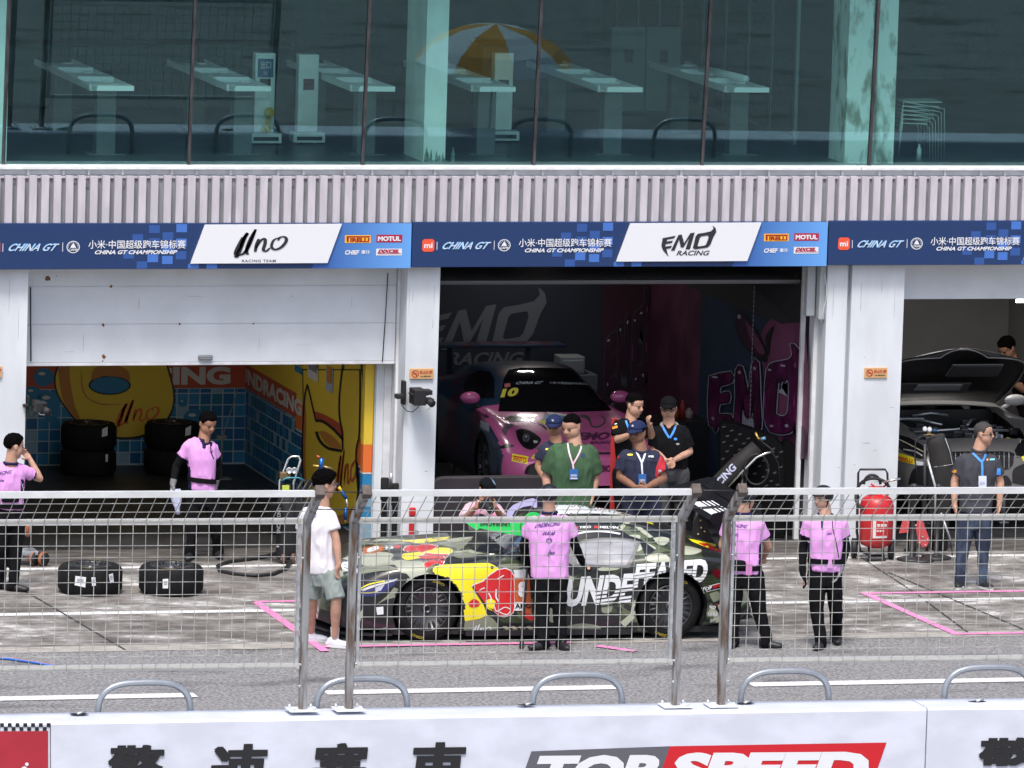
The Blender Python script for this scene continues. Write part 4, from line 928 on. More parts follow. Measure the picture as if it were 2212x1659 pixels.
def hand(mb, w, d, s, curl=.5, k=1.0):
    """palm, four fingers of different length and a thumb leaving the side of the palm; d along the hand, s to the thumb side"""
    d = d.normalized(); s = (s - d * s.dot(d)).normalized(); n = d.cross(s)
    M = Matrix((d, s, n)).transposed()
    mb.ell(w + d * .045 * k, (.056 * k, .041 * k, .019 * k), M=M, n=12, k=8); mb.tube([w - d * .02, w + d * .03 * k], [.026 * k, .030 * k], 10)
    for i, (off, ln) in enumerate(((.030, .068), (.010, .078), (-.010, .072), (-.029, .056))):
        p = w + d * .083 * k + s * off * k; q = [p]; a = 0
        for j, f in enumerate((.45, .32, .23)):
            a += curl * (.55 + .15 * i * .3) + (.12 if j else 0); p = p + (d * math.cos(a) + n * math.sin(a)) * (ln * f * k); q.append(p)
        mb.tube(q, [.0105 * k, .0098 * k, .009 * k, .0075 * k], 8)
    p = w + d * .03 * k + s * .034 * k; t1 = (d * .65 + s * .75).normalized(); t2 = (d * .95 + s * .25 + n * .3).normalized()
    mb.tube([p - s * .01, p + t1 * .034 * k, p + t1 * .034 * k + t2 * .032 * k], [.014 * k, .012 * k, .009 * k], 8)

def person(label, base, J, face, shirt, legs, hairstyle='short', skin=SK1, build=1.0, sleeve=.62, group=None, lay_on=None, hat=None, tilt=0.0, hem=None, shoe=None, shorts=False, armsleeve=None, glove=None, belt=None, collar=None, trim=None, curl=.55, tuck=False, hands=('in', 'in'), bodydir=None, foot=((0, -1), (0, -1)), seed=1, sole=True, loose=1.0, extra=None, sunglass=False, spectacles=False, depth=1.0, haircol=None):
    G = PZ(base[0], base[1], 0); G.z = 0
    root = thing('person', label, 'person', G, group)
    P = {k: PV(v[0], v[1], G, v[2] if len(v) > 2 else 0.0) for k, v in J.items()}
    UP = Vector((0, 0, 1)); cam2 = lambda x, y, z=0: HX * x + HY * y + UP * z
    top = P['crown']; chin = P['chin']; c = (top + chin) / 2; up = (top - chin); h = up.length; 
    f = cam2(*face).normalized(); up = (UP + cam2(tilt, 0)).normalized(); up = (up - f * up.dot(f)).normalized(); r = f.cross(up).normalized()
    c = c - f * (.06 * h)
    # joints
    sL, sR = P['shL'], P['shR']; lat = (sR - sL); sw = lat.length; lat.normalize(); k = build
    body_f = lat.cross(UP) if bodydir is None else cam2(*bodydir)
    body_f = (body_f - lat * body_f.dot(lat)); body_f.z = 0; body_f.normalize()
    jL = sL + lat * .055 * k - UP * .055; jR = sR - lat * .055 * k - UP * .055
    hL, hR = P['hipL'], P['hipR']; hm = (hL + hR) / 2; sm_ = (sL + sR) / 2
    nk = P.get('neck', sm_ + UP * .04)
    hw = max((hR - hL).length / 2, .10)
    # ------------ body: one continuous surface
    b = MB(); HM = Matrix((r, f, up)).transposed(); cr = c + up * .16 * h - f * .02 * h
    cw = .340 if build < 1.15 else .350
    b.ell(cr, (cw * h, .40 * h, .34 * h), M=HM, n=20, k=14); b.ell(c - up * .13 * h + f * .10 * h, (.305 * h * min(1.12, k), .28 * h, .34 * h), M=HM, n=18, k=12)
    b.ell(c - up * .385 * h + f * .21 * h, (.13 * h * k, .12 * h, .10 * h), M=HM, n=12, k=8); b.ell(c - up * .12 * h + f * .24 * h, (.20 * h, .13 * h, .16 * h), M=HM, n=12, k=8)
    b.tube([c + up * .06 * h + f * .345 * h, c - up * .10 * h + f * .43 * h], [.04 * h, .062 * h], 8); b.ell(c - up * .105 * h + f * .405 * h, (.085 * h, .05 * h, .045 * h), M=HM, n=10, k=6)
    b.ell(c + up * .085 * h + f * .31 * h, (.21 * h, .07 * h, .04 * h), M=HM, n=12, k=6); b.ell(c - up * .255 * h + f * .33 * h, (.10 * h, .055 * h, .05 * h), M=HM, n=10, k=6)
    for s in (-1, 1): b.ell(c - f * .03 * h + r * s * .335 * h, (.035 * h, .085 * h, .13 * h), M=HM, n=10, k=8)
    limb(b, [c - up * .20 * h - f * .05 * h, nk - UP * .05], [.060 * min(k, 1.2), .072 * k])
    ax = sm_ - hm; torso(b, hm, sm_, lat, body_f, [(-.05, hw + .02, .08), (.25, sw * .33, .085), (.6, sw * .36, .095), (.85, sw * .40, .09), (.97, sw * .30, .06), (1.03, .07, .055)])
    arms = {}
    for s, j, e_, w_ in (('L', jL, 'elL', 'wrL'), ('R', jR, 'elR', 'wrR')):
        if e_ not in P: continue
        e = P[e_]; w = P[w_] if w_ in P else e + (e - j) * .7
        limb(b, [j, tri(j, e, .5), e], [.054 * k, .049 * k, .040 * k]); limb(b, [e, tri(e, w, .3), tri(e, w, .75), w], [.040 * k, .042 * k, .033 * k, .027 * min(k, 1.15)])
        hd = P['hd' + s] - w if 'hd' + s in P else (w - e)
        side = {'in': body_f, 'back': -body_f, 'up': UP, 'left': -lat, 'right': lat, 'down': -UP}[hands[0 if s == 'L' else 1]]
        if ('wr' + s) in P: hand(b, w, hd, side, curl, min(k, 1.12))
        arms[s] = (j, e, w, hd.normalized())
    feet = {}
    for i, s in enumerate('LR'):
        if 'kn' + s not in P: continue
        kn = P['kn' + s]; u, dy = J['an' + s][0], J['an' + s][-1]
        q = PV(u, J['an' + s][1], G, dy); an = Vector((q.x, q.y, .085)); hp = P['hip' + s]
        if shorts: limb(b, [hp, tri(hp, kn, .6), kn, tri(kn, an, .28), tri(kn, an, .7), an], [.08, .07, .056, .058, .042, .036])
        else: limb(b, [hp, kn, an], [.06, .045, .035])
        fd = cam2(*foot[i]).normalized(); feet[s] = (hp, kn, an, fd)
        b.tube([an, an + fd * .05 - UP * .045], [.032, .026], 8)
    bo, bbv = remeshed(b, 'body', skin, root, .0075, 3)
    # ------------ face
    def at(a_, b_, push=0.0):
        p0 = c + up * a_ * h + r * b_ * h + f * 1.2 * h; hit = bbv.ray_cast(p0, -f)
        return (hit[0] if hit[0] is not None else c + up * a_ * h + r * b_ * h + f * .35 * h) + f * push
    if hairstyle != 'nofront':
        for s in (-1, 1):
            q = MB(); q.ell(at(.005, s * .135), (.064 * h, .022 * h, .026 * h), M=HM, n=10, k=6); q.build('eye', EYE, bo)
            q = MB(); q.ell(at(.092, s * .14), (.088 * h, .024 * h, .019 * h), M=HM, n=10, k=6); q.build('eyebrow', BROW, bo)
        q = MB(); q.ell(at(-.255, 0, -.004), (.105 * h, .03 * h, .024 * h), M=HM, n=10, k=6); q.build('mouth', LIP, bo)
    # ------------ hair, cap or helmet
    def shell(name, m, thr, thick, n=60, kk=44, inner=.90, noise_=0.0, rules=None, mats=None, rad=(.340, .40, .34), cc=None, vox=None):
        vs = []; fs = []; cc = cc or cr
        for i in range(kk + 1):
            th = math.pi * i / kk
            for j in range(n):
                ph = 2 * math.pi * j / n; d = Vector((math.sin(th) * math.sin(ph), math.sin(th) * math.cos(ph), math.cos(th)))   # r, f, up
                t = thick(d, ph) if d.z > thr(ph) else None
                R_ = Vector((rad[0] * d.x, rad[1] * d.y, rad[2] * d.z)) * h
                if t is not None and name == 'hair': t = .004 + t * min(1.0, .12 + (d.z - thr(ph)) / .30)
                if t is None: R_ = R_ * inner
                else:
                    R_ = R_ * (1 + t)
                    if noise_: R_ = R_ * (1 + noise_ * noise.noise(Vector((d.x * 7 + seed, d.y * 7, d.z * 7))) + noise_ * .9 * noise.noise(Vector((d.x * 15 + seed, d.y * 15, d.z * 9))) + noise_ * .6 * noise.noise(Vector((d.x * 32 + seed, d.y * 32, d.z * 16))))
                vs.append(cc + HM @ R_)
        for i in range(kk):
            for j in range(n): l = (j + 1) % n; fs.append((i * n + j, i * n + l, (i + 1) * n + l, (i + 1) * n + j))
        q = MB(); q.add(vs, fs, None, True); o = q.build(name, m, bo, smooth=True)
        if rules:
            for mm in mats: o.data.materials.append(mm)
            for p in o.data.polygons: p.material_index = rules(HM.transposed() @ (p.center + root_loc(bo) - cc))
        return o
    def line(*kn):
        xs = [math.radians(k[0]) for k in kn]; ys = [k[1] for k in kn]
        return lambda ph: float(np.interp(abs((ph + math.pi) % (2 * math.pi) - math.pi), xs, ys))
    def lerp_thr(front, side, back): return line((0, front), (45, front * .8), (90, side), (140, back), (180, back))
    def hairline(front, temple, burn, over, back): return line((0, front), (34, front + .03), (56, temple), (70, burn + .1), (80, burn), (92, over), (108, over - .12), (128, back), (180, back))
    hm_ = haircol or HAIR
    if hairstyle == 'short': shell('hair', hm_, hairline(.38, .22, -.42, -.15, -.78), lambda d, ph: .05 + .09 * max(0, d.z) + .03 * max(0, d.y), noise_=.055)
    if hairstyle == 'full': shell('hair', hm_, hairline(.24, .10, -.45, -.28, -.98), lambda d, ph: .13 + .15 * max(0, d.z) + .10 * max(0, d.y), noise_=.11)
    if hairstyle == 'crop': shell('hair', hm_, hairline(.46, .34, -.30, -.08, -.72), lambda d, ph: .012 + .014 * max(0, d.z), noise_=.012)
    if hairstyle == 'flat': shell('hair', hm_, hairline(.42, .36, .02, .05, -.30), lambda d, ph: .02 + .11 * max(0, d.z), noise_=.03)
    if hairstyle == 'flat': shell('shaved_side', mat('shaved_hair', (.055, .04, .034), .85, var=.3, scale=80), hairline(.9, .5, -.40, -.14, -.80), lambda d, ph: .010)
    if hairstyle in ('undercap', 'nofront'): shell('hair', hm_, hairline(.5, .3, -.40, -.15, -.62), lambda d, ph: .025, noise_=.02)
    if hat:
        kind, hmat = hat[0], hat[1]
        if kind == 'helmet':
            ho = shell('helmet', hmat, lerp_thr(.26, -.62, -.72), lambda d, ph: .20, inner=.8, rad=(.36, .42, .36))
            q = MB(); 
            for s in (-1, 1): q.tube([cr + r * s * .36 * h - up * .12 * h + f * .02 * h, c - up * .40 * h + r * s * .22 * h + f * .08 * h, c - up * .50 * h + f * .12 * h], .008, 6)
            q.build('chin_strap', BLKF, ho)
            q = MB(); pts = []
            for j in range(25): ph = math.pi * (-.5 + j / 24); pts.append(cr + r * math.sin(ph) * .425 * h + f * math.cos(ph) * .505 * h + up * (.06 if abs(ph) < 1 else .03) * h)
            q.tube(pts, .007, 6); q.build('helmet_rim', hmat, ho)
        else:
            mats = [hat[2]] if len(hat) > 2 and hat[2] else None
            ho = shell('cap', hmat, lerp_thr(.30, .22, .02), lambda d, ph: .12 + (.06 if d.y > .2 and kind == 'patrol' else 0), inner=.8, rules=(lambda q: 1 if (q.x < -.12 * h and q.y < .25 * h) else 0) if mats else None, mats=mats)
            q = MB(); nn = 15; vs = []
            for zz in (0, -.012):
                for j in range(nn):
                    ph = R(-62 + 124 * j / (nn - 1))
                    for ex_, dr in ((.33, 0), (.60 if kind == 'patrol' else .66, -.10)):
                        rr = .40 * h + (ex_ - .33) * h * max(0, math.cos(ph * 1.35)); vs.append(cr + up * (.12 * h + dr * (1 if ex_ > .4 else 0) * h * 1.0 + zz) + r * math.sin(ph) * (.33 * h + .06 * h * (ex_ > .4)) * 1.08 + f * (math.cos(ph) * rr))
            fs = []
            for z_ in (0, 1):
                o_ = z_ * nn * 2
                for j in range(nn - 1): a_ = o_ + j * 2; fs.append((a_, a_ + 1, a_ + 3, a_ + 2))
            for j in range(nn - 1): a_ = j * 2 + 1; fs.append((a_, a_ + 2, nn * 2 + a_ + 2, nn * 2 + a_))
            q.add(vs, fs, None, True); q.build('brim', hmat, ho)
            if kind == 'patrol':
                q = MB(); st = []
                for j in range(10): a_ = math.pi / 2 + j * math.pi / 5; rr = (.075 if j % 2 == 0 else .032) * h; st.append((rr * math.cos(a_), rr * math.sin(a_)))
                hb = BVHTree.FromPolygons([v.co + root_loc(ho) for v in ho.data.vertices], [tuple(p.vertices) for p in ho.data.polygons]); p0 = cr + up * .25 * h + f * 1.2 * h; hit = hb.ray_cast(p0, -f)
                if hit[0] is not None: q.prism(st, hit[0] + f * .004, r, up, .003); q.build('star_badge', STAR, ho)
    if spectacles or sunglass:
        q = MB()
        for s in (-1, 1):
            e = at(-.0, s * .145, .012)
            if sunglass: q.ell(e, (.105 * h, .03 * h, .065 * h), M=HM, n=12, k=8)
            else: q.tube([e + r * .10 * h * math.cos(a_ * math.pi / 6) + up * .062 * h * math.sin(a_ * math.pi / 6) for a_ in range(12)], .0045, 5, closed=True)
            q.tube([e + r * s * .10 * h + up * .02 * h, c + r * s * .345 * h + f * .16 * h + up * .015 * h, c + r * s * .345 * h - f * .04 * h + up * .01 * h], .0045, 5)
        q.tube([at(.01, -.05, .012), at(.01, .05, .012)], .004, 5); q.build('sunglasses' if sunglass else 'spectacles', GLAS, bo)
    # ------------ shirt
    hz = PV(*hem, G).z if hem else hm.z - .08
    t_h = (hz - hm.z) / max(.1, ax.z); s_ = MB(); D = .118 * depth * k; wv = max(sw * .5, .18)
    W_ = lambda x: x * loose
    torso(s_, hm, sm_, lat, body_f, [(t_h, W_(max(hw + .055, wv * .80)), D * 1.05), (t_h + .12, W_(max(hw + .05, wv * .79)), D * 1.06), (.22, W_(wv * .80), D), (.45, W_(wv * .84), D * 1.05), (.68, W_(wv * .89), D * 1.1), (.84, wv * .93, D * 1.0), (.93, wv * .90, D * .82), (.985, wv * .62, D * .66), (1.03, .095 * k, .075), (1.06, .075 * k, .068)])
    cuffs = []
    for s, (j, e, w, hd) in arms.items():
        a = tri(j, e, sleeve); limb(s_, [j - (lat if s == 'R' else -lat) * .02, tri(j, e, sleeve * .5)], [.071 * k, .070 * k]); s_.tube([j, tri(j, e, sleeve * .5), a], [.070 * k, .069 * k * loose, .070 * k * loose], 14); cuffs.append((a, (e - j).normalized()))
    def rule(p):
        if collar and (p - nk).length < .088 * k and p.z > nk.z - .035: return 1
        if trim:
            for a, d in cuffs:
                if abs((p - a).dot(d)) < .022 and (p - a).length < .11: return 1
            q = p - hm; l = q.dot(lat)
            if abs(l) > wv * .70 and q.dot(ax) < .55 * ax.length_squared and abs(q.dot(body_f)) < .055: return 1
        return 0
    so, sbv = remeshed(s_, 'shirt', [shirt, collar or shirt], root, .0125, 5, rule if (collar or trim) else None, wrinkle(.0095, 6.5, seed))
    if collar:
        q = MB(); pts = []
        for j in range(17):
            a_ = 2 * math.pi * j / 16; pts.append(nk + lat * .072 * k * math.cos(a_) + body_f * .070 * k * math.sin(a_) + UP * (-.012 - .028 * max(0, math.sin(a_))))
        q.tube(pts[:-1], .017, 8, closed=True, flat=1.0); q.build('collar', collar, so)
    if belt:
        q = MB(); z = PV(*belt, G).z; t0 = (z - hm.z) / ax.z; torso(q, hm, sm_, lat, body_f, [(t0 - .045, W_(wv * .80) + .014, D + .016), (t0 + .045, W_(wv * .80) + .014, D + .016)], 28); q.build('belt', BLKF, root, smooth=False)
    # ------------ trousers or shorts, shoes
    if feet:
        t = MB(); torso(t, hm, sm_, lat, body_f, [(-.22, hw + .045, .10 * k), (-.05, hw + .055, .112 * k), (.12, hw + .035, .10 * k), (.2, hw + .02, .09)])
        for s, (hp, kn, an, fd) in feet.items():
            if shorts: limb(t, [hp - UP * .02, tri(hp, kn, .5)], [.098, .095]); t.tube([hp, tri(hp, kn, .5), tri(hp, kn, .93)], [.098, .098, .100], 16)
            else: limb(t, [hp - UP * .02, tri(hp, kn, .55), kn, tri(kn, an, .5), an + UP * .03, an - fd * .012 - UP * .03], [.098 * k, .086 * k, .072, .064, .060, .064])
        remeshed(t, 'shorts' if shorts else 'trousers', legs, root, .013, 4, None, wrinkle(.011, 7, seed + 5))
        for s, (hp, kn, an, fd) in feet.items():
            q = MB(); sd_ = fd.cross(UP); Mx = Matrix((fd, sd_, UP)).transposed(); g0 = Vector((an.x, an.y, 0))
            q.ell(g0 + fd * .035 + UP * .040, (.145, .047, .042), M=Mx, n=14, k=8); q.ell(g0 - fd * .015 + UP * .065, (.075, .044, .052), M=Mx, n=12, k=8); q.ell(g0 + fd * .125 + UP * .034, (.07, .048, .034), M=Mx, n=12, k=8)
            sh, _ = remeshed(q, 'shoe', shoe or SHOEB, root, .009, 3)
            if sole:
                q = MB(); pl = [(.19 * math.cos(a_) * (.80 if math.cos(a_) < 0 else 1) + 0, .052 * math.sin(a_)) for a_ in [2 * math.pi * i / 20 for i in range(20)]]
                q.prism([(x * .85 + .035, y) for x, y in pl], g0 + UP * .022, fd, UP.cross(fd), .020); q.build('sole', SOLE if shoe is not None else SHOEB, sh)
            if shorts:
                q = MB(); q.tube([an - UP * .0, an + UP * .06, an + UP * .13], [.040, .043, .047], 12); q.build('sock', SOCK, root)
    # ------------ sleeves and gloves
    for s, (j, e, w, hd) in arms.items():
        if armsleeve and s in armsleeve: q = MB(); limb(q, [tri(j, e, .45), e, tri(e, w, .3), tri(e, w, .95)], [.052 * k, .047 * k, .048 * k, .036]); remeshed(q, 'arm_sleeve', BLKF, root, .012, 3)
        if glove and s in glove:
            q = MB(); side = {'in': body_f, 'back': -body_f, 'up': UP, 'left': -lat, 'right': lat, 'down': -UP}[hands[0 if s == 'L' else 1]]; hand(q, w, hd, side, curl, 1.18); q.tube([tri(e, w, .78), w + hd * .02], [.042, .037], 10); remeshed(q, 'glove', glove[s], root, .0085, 2)
    if extra: extra(root, so, sbv, bo, bbv, P, dict(c=c, h=h, f=f, up=up, r=r, cr=cr, lat=lat, bf=body_f))
    return root
def dec(parent, bv, name, fn, m=None):
    q = MB(); fn(q, bv)
    return q.build(name, m, parent, smooth=True) if q.v else None
# ================================================================ the people
GP = 'crew in pink team polos'; GW = 'onlookers behind the race car'
def badge(root, so, bv, pts_l, pts_r, box, lm, bm_, w=4.0, stem=None):
    q = MB(); lay_line(q, bv, pts_l, w, .006, lm); lay_line(q, bv, pts_r, w, .007, lm)
    if stem: lay_line(q, bv, stem, w, .008, lm)
    if q.v: q.build('lanyard', lm, root)
    if box:
        u0, v0, u1, v1 = box; q = MB(); lay_poly(q, bv, [(u0, v0), (u1, v0), (u1, v1), (u0, v1)], .016, bm_, L=30, maxstep=.4); lay_poly(q, bv, [(u0, v0), (u1, v0), (u1, v1), (u0, v1)], .010, bm_, L=30, maxstep=.4)
        hu, hv = (u1 - u0), (v1 - v0)
        lay_poly(q, bv, [(u0 + .15 * hu, v0 + .5 * hv), (u1 - .15 * hu, v0 + .5 * hv), (u1 - .15 * hu, v1 - .28 * hv), (u0 + .15 * hu, v1 - .28 * hv)], .019, mat('badge_print', (.42, .45, .62) if bm_ is BADGE else (.28, .27, .48), .5), L=30, maxstep=.4)
        lay_poly(q, bv, [(u0 + .1 * hu, v1 - .18 * hv), (u1 - .1 * hu, v1 - .18 * hv), (u1 - .1 * hu, v1 - .04 * hv), (u0 + .1 * hu, v1 - .04 * hv)], .019, LANW, L=30, maxstep=.4); 
        if q.v: q.build('badge', bm_, root)
def backprint(root, so, bv, rows, dx=0, words='UNDRACING'):
    q = MB()
    for body, o, ex, ey, bold in rows: lay_text(q, bv, body, o, ex, ey, .004, INKP, .1, bold)
    if q.v: q.build('shirt_lettering', INKP, so)
def ring_mark(bv, q, c, r_): 
    v, f = ribbon([(c[0] + r_ * math.cos(a * math.pi / 4), c[1] + r_ * math.sin(a * math.pi / 4)) for a in range(9)], 1.4); lay(q, bv, v, f, .004, INKP)

# far left: seen from behind, hand at his mouth
def ex_a(root, so, sbv, bo, bbv, P, H):
    backprint(root, so, sbv, [('RACING', (-8, 1027), (34, -4), (0, -8), .03), ('gale', (-12, 1042), (22, 0), (0, -7), .03)])
    q = MB(); lay_poly(q, sbv, [(45, 1035), (56, 1037), (55, 1078), (44, 1078)], .004, NAVYF); lay_text(q, sbv, 'UND', (47.5, 1046), (3, 22), (6, -2), .007, WHTF, 0, .03); q.build('side_panel', NAVYF, so)
    q = MB(); M_ = P['hipL']; q.box((M_.x - .02, M_.y - .16, 1.0), (M_.x + .17, M_.y - .06, 1.10), bev=.02); q.build('waist_bag', BLKF, root)
person('person in a pink polo at the left photo edge holding a hand to the mouth', (26, 1277),
       dict(crown=(29, 938), chin=(37, 991), neck=(23, 998), shL=(-12, 1003, -.05), shR=(55, 1004, .08), elL=(-30, 1055, 0), wrL=(-25, 1100, -.1), elR=(86, 1034, .22), wrR=(65, 992, .28), hdR=(50, 975, .28), hipL=(2, 1112), hipR=(38, 1114, .05), knL=(4, 1184, 0), knR=(36, 1180, .05), anL=(2, 1266, 0.1), anR=(28, 1264, 0)),
       (.88, .42, -.08), PINKP, BLKF, 'short', SK1, 1.0, .62, GP, hem=(20, 1100), belt=(20, 1092), collar=NAVYF, trim=True, bodydir=(.45, .85), foot=((.9, -.2), (1, -.25)), hands=('in', 'left'), curl=.8, seed=1, extra=ex_a, sole=False)

# inside the left garage
def ex_b(root, so, sbv, bo, bbv, P, H):
    q = MB(); lay_poly(q, sbv, [(437, 956), (445, 956), (445, 967), (441, 970), (437, 966)], .004, NAVYF); lay_line(q, sbv, [(455, 956), (456, 975), (462, 992)], 2.2, .006, BLKF); lay_poly(q, sbv, [(453, 955), (459, 955), (458, 963), (454, 963)], .012, BLKF); lay_text(q, sbv, 'UNO', (453, 978), (8, -1), (0, -5), .005, INKP, .1, .02); q.build('shirt_placket', NAVYF, so)
    q = MB(); lay_poly(q, bbv, [(0, 0), (1, 0), (1, 1)], .0, STAR)
    b = BVHTree.FromPolygons([v.co + root_loc(bo) for v in bo.data.vertices], [tuple(p.vertices) for p in bo.data.polygons])
rb = person('person in a pink polo standing in the left garage looking down at one side', (440, 1207),
       dict(crown=(447, 891), chin=(452, 942), neck=(439, 950), shL=(400, 950, -.06), shR=(468, 956, .06), elL=(381, 1006, 0), wrL=(374, 1043, -.06), hdL=(371, 1062, -.08), elR=(472, 1004, .14), wrR=(466, 1044, .16), hipL=(418, 1069), hipR=(455, 1069), knL=(416, 1138, -.06), knR=(467, 1140, .03), anL=(410, 1203, -.08), anR=(471, 1194, .10)),
       (.60, -.72, -.36), PINKP, BLKF, 'short', SK2, 1.0, .60, GP, hem=(436, 1059), belt=(436, 1036), collar=NAVYF, trim=True, bodydir=(.25, -.95), foot=((-.1, -1), (.2, -1)), armsleeve='LR', glove={'L': GLOVE, 'R': GLOVE}, seed=2, extra=ex_b, sole=False)
cl = MB(); c0 = PV(377, 1064, PZ(440, 1207), -.12); p1 = PV(374, 1058, PZ(440, 1207), -.12); 
rr = random.Random(5); vs = []
for i in range(9):
    t = i / 8; q = tri(PV(379, 1056, PZ(440, 1207), -.11), PV(384, 1111, PZ(440, 1207), -.11), t)
    for k in range(5): vs.append(q + HX * ((k - 2) * .022 * (.6 + .9 * math.sin(math.pi * min(1, t + .25)))) + HY * (.018 * math.sin(k * 2.1 + i * .8)))
cl.add(vs, [(i * 5 + k, i * 5 + k + 1, i * 5 + k + 6, i * 5 + k + 5) for i in range(8) for k in range(4)] , None, True)
rag = cl.build('cloth_rag', mat('pale_rag', (.46, .50, .66), .9, var=.2, scale=20)); m_ = rag.modifiers.new('s', 'SOLIDIFY'); m_.thickness = .006
tag(centre(rag), 'pale blue rag hanging from a gloved hand in the left garage', 'rag')

# man in white T-shirt and shorts
def ex_c(root, so, sbv, bo, bbv, P, H):
    q = MB(); lay_poly(q, sbv, [(677, 1106), (684, 1108), (683, 1118), (676, 1119)], .004, mat('violet_print', (.2, .16, .42), .8)); q.build('shirt_print', None, so)
    a, kx = P['hipR'], P['knR']; q = MB(); 
person('person in white T-shirt, grey cargo shorts and white trainers beside the car nose', (700, 1397),
       dict(crown=(697, 1019), chin=(712, 1075), neck=(697, 1083), shL=(652, 1098, .10), shR=(719, 1100, -.10), elL=(649, 1162, .12), wrL=(653, 1218, .06), elR=(726, 1164, -.12), wrR=(732, 1219, -.16), hdR=(727, 1243, -.14), hipL=(676, 1236, .07), hipR=(714, 1236, -.06), knL=(674, 1296, .10), knR=(726, 1298, -.12), anL=(671, 1376, .32), anR=(723, 1386, -.02)),
       (.93, .36, -.02), WHTF, GRYF, 'full', SK1, 1.06, .66, None, hem=(695, 1238), shoe=SHOEW, shorts=True, bodydir=(.8, .6), foot=((.95, -.15), (.95, -.25)), seed=3, extra=ex_c, loose=1.08, curl=.35)

# photographer crouching behind the car
def ex_d(root, so, sbv, bo, bbv, P, H):
    q = MB(); lay_poly(q, sbv, [(1022, 1083), (1040, 1087), (1044, 1110), (1043, 1150), (1026, 1150), (1020, 1110)], .005, mat('vest_pink', (.72, .33, .48), .8)); lay_poly(q, sbv, [(1060, 1088), (1078, 1083), (1082, 1110), (1078, 1150), (1062, 1150)], .005, mat('vest_pink', (.7, .3, .45), .8)); q.build('vest', None, so)
person('person in a dark cap photographing from behind the race car', (1044, 1262),
       dict(crown=(1051, 1035), chin=(1054, 1082), neck=(1046, 1088), shL=(1006, 1086, -.03), shR=(1080, 1087, .03), elL=(1003, 1122, -.18), wrL=(1027, 1097, -.34), hdL=(1040, 1088, -.38), elR=(1086, 1122, -.15), wrR=(1070, 1096, -.34), hdR=(1060, 1088, -.38), hipL=(1022, 1170, .1), hipR=(1066, 1170, .1), knL=(1010, 1195, -.35), knR=(1080, 1195, -.35), anL=(1014, 1260, -.2), anR=(1074, 1260, -.2)),
       (.45, -.75, -.42), mat('pale_pinkish_shirt', (.52, .40, .46), .9, var=.08, scale=6), DGRY, 'undercap', SK2, 1.0, .95, None, hem=(1045, 1172), hat=('ball', CAPB, CAPG), seed=4, extra=ex_d, hands=('up', 'up'), curl=.9, sole=False)
cm = MB(); cb = PV(1050, 1090, PZ(1044, 1262), -.40); Mx = Matrix((HX, HY, Vector((0, 0, 1)))).transposed().to_4x4(); Mx.translation = cb
cm.box((-.075, -.03, -.05), (.075, .04, .045), M=Mx, bev=.012); cm.box((-.03, -.02, .04), (.035, .03, .075), M=Mx, bev=.01); cm.box((-.085, -.04, -.045), (-.045, .03, .03), M=Mx, bev=.01)
co = cm.build('camera_held', M_BLK); co.name = 'photo_camera'; tag(centre(co), 'black photo camera held up by the person in the dark cap', 'camera')
lm = MB(); p0 = cb - HY * .03; lm.lathe([(.036, 0), (.040, .03), (.040, .09), (.043, .10), (.043, .13), (.034, .131), (.03, .115)], p0, (HX * .45 - HY * .75 - Vector((0, 0, .35))).normalized(), 16); lm.build('lens', M_BLKM, co)

# crew member with his back to us, in front of the car
def ex_e(root, so, sbv, bo, bbv, P, H):
    q = MB(); lay_text(q, sbv, 'UNDRACING', (1153, 1141), (62, -6), (0, -9.5), .005, INKP, .12, .035)
    lay_text(q, sbv, 'DUELAB', (1171, 1156), (30, 0), (0, -7.5), .005, INKP, .15, .04); ring_mark(sbv, q, (1186, 1168), 5.5); lay_poly(q, sbv, [(1180, 1165), (1193, 1165), (1193, 1166.5), (1180, 1166.5)], .005, INKP); lay_poly(q, sbv, [(1180, 1170), (1193, 1170), (1193, 1171.5), (1180, 1171.5)], .005, INKP)
    def pl(x, y): return (1183 + 15 * x, 1201 - 12 * y)
    for pts, wd in UNO: v, f = ribbon([pl(*p) for p in smooth_path(pts, 3)], 1.5); lay(q, sbv, v, f, .005, INKP)
    q.build('shirt_lettering', INKP, so)
person('person in pink polo and helmet seen from behind, holding the green arrow board', (1190, 1401),
       dict(crown=(1184, 1049), chin=(1187, 1096), neck=(1187, 1104), shL=(1138, 1117, 0), shR=(1236, 1117, 0), elL=(1131, 1178, .08), wrL=(1139, 1218, .26), elR=(1243, 1180, .06), wrR=(1258, 1214, .22), hdR=(1266, 1228, .3), hipL=(1168, 1249), hipR=(1206, 1249), knL=(1172, 1326, 0), knR=(1208, 1324, .02), anL=(1173, 1394, -.06), anR=(1213, 1390, .0)),
       (-.05, 1, -.06), PINKP, BLKF, 'nofront', SK1, 1.04, .60, GP, hem=(1185, 1247), hat=('helmet', HELM), collar=NAVYF, bodydir=(0, 1), foot=((-.75, -.5), (.35, -.75)), armsleeve='LR', glove={'R': BLKF, 'L': BLKF}, seed=5, extra=ex_e, sole=False, loose=1.04)
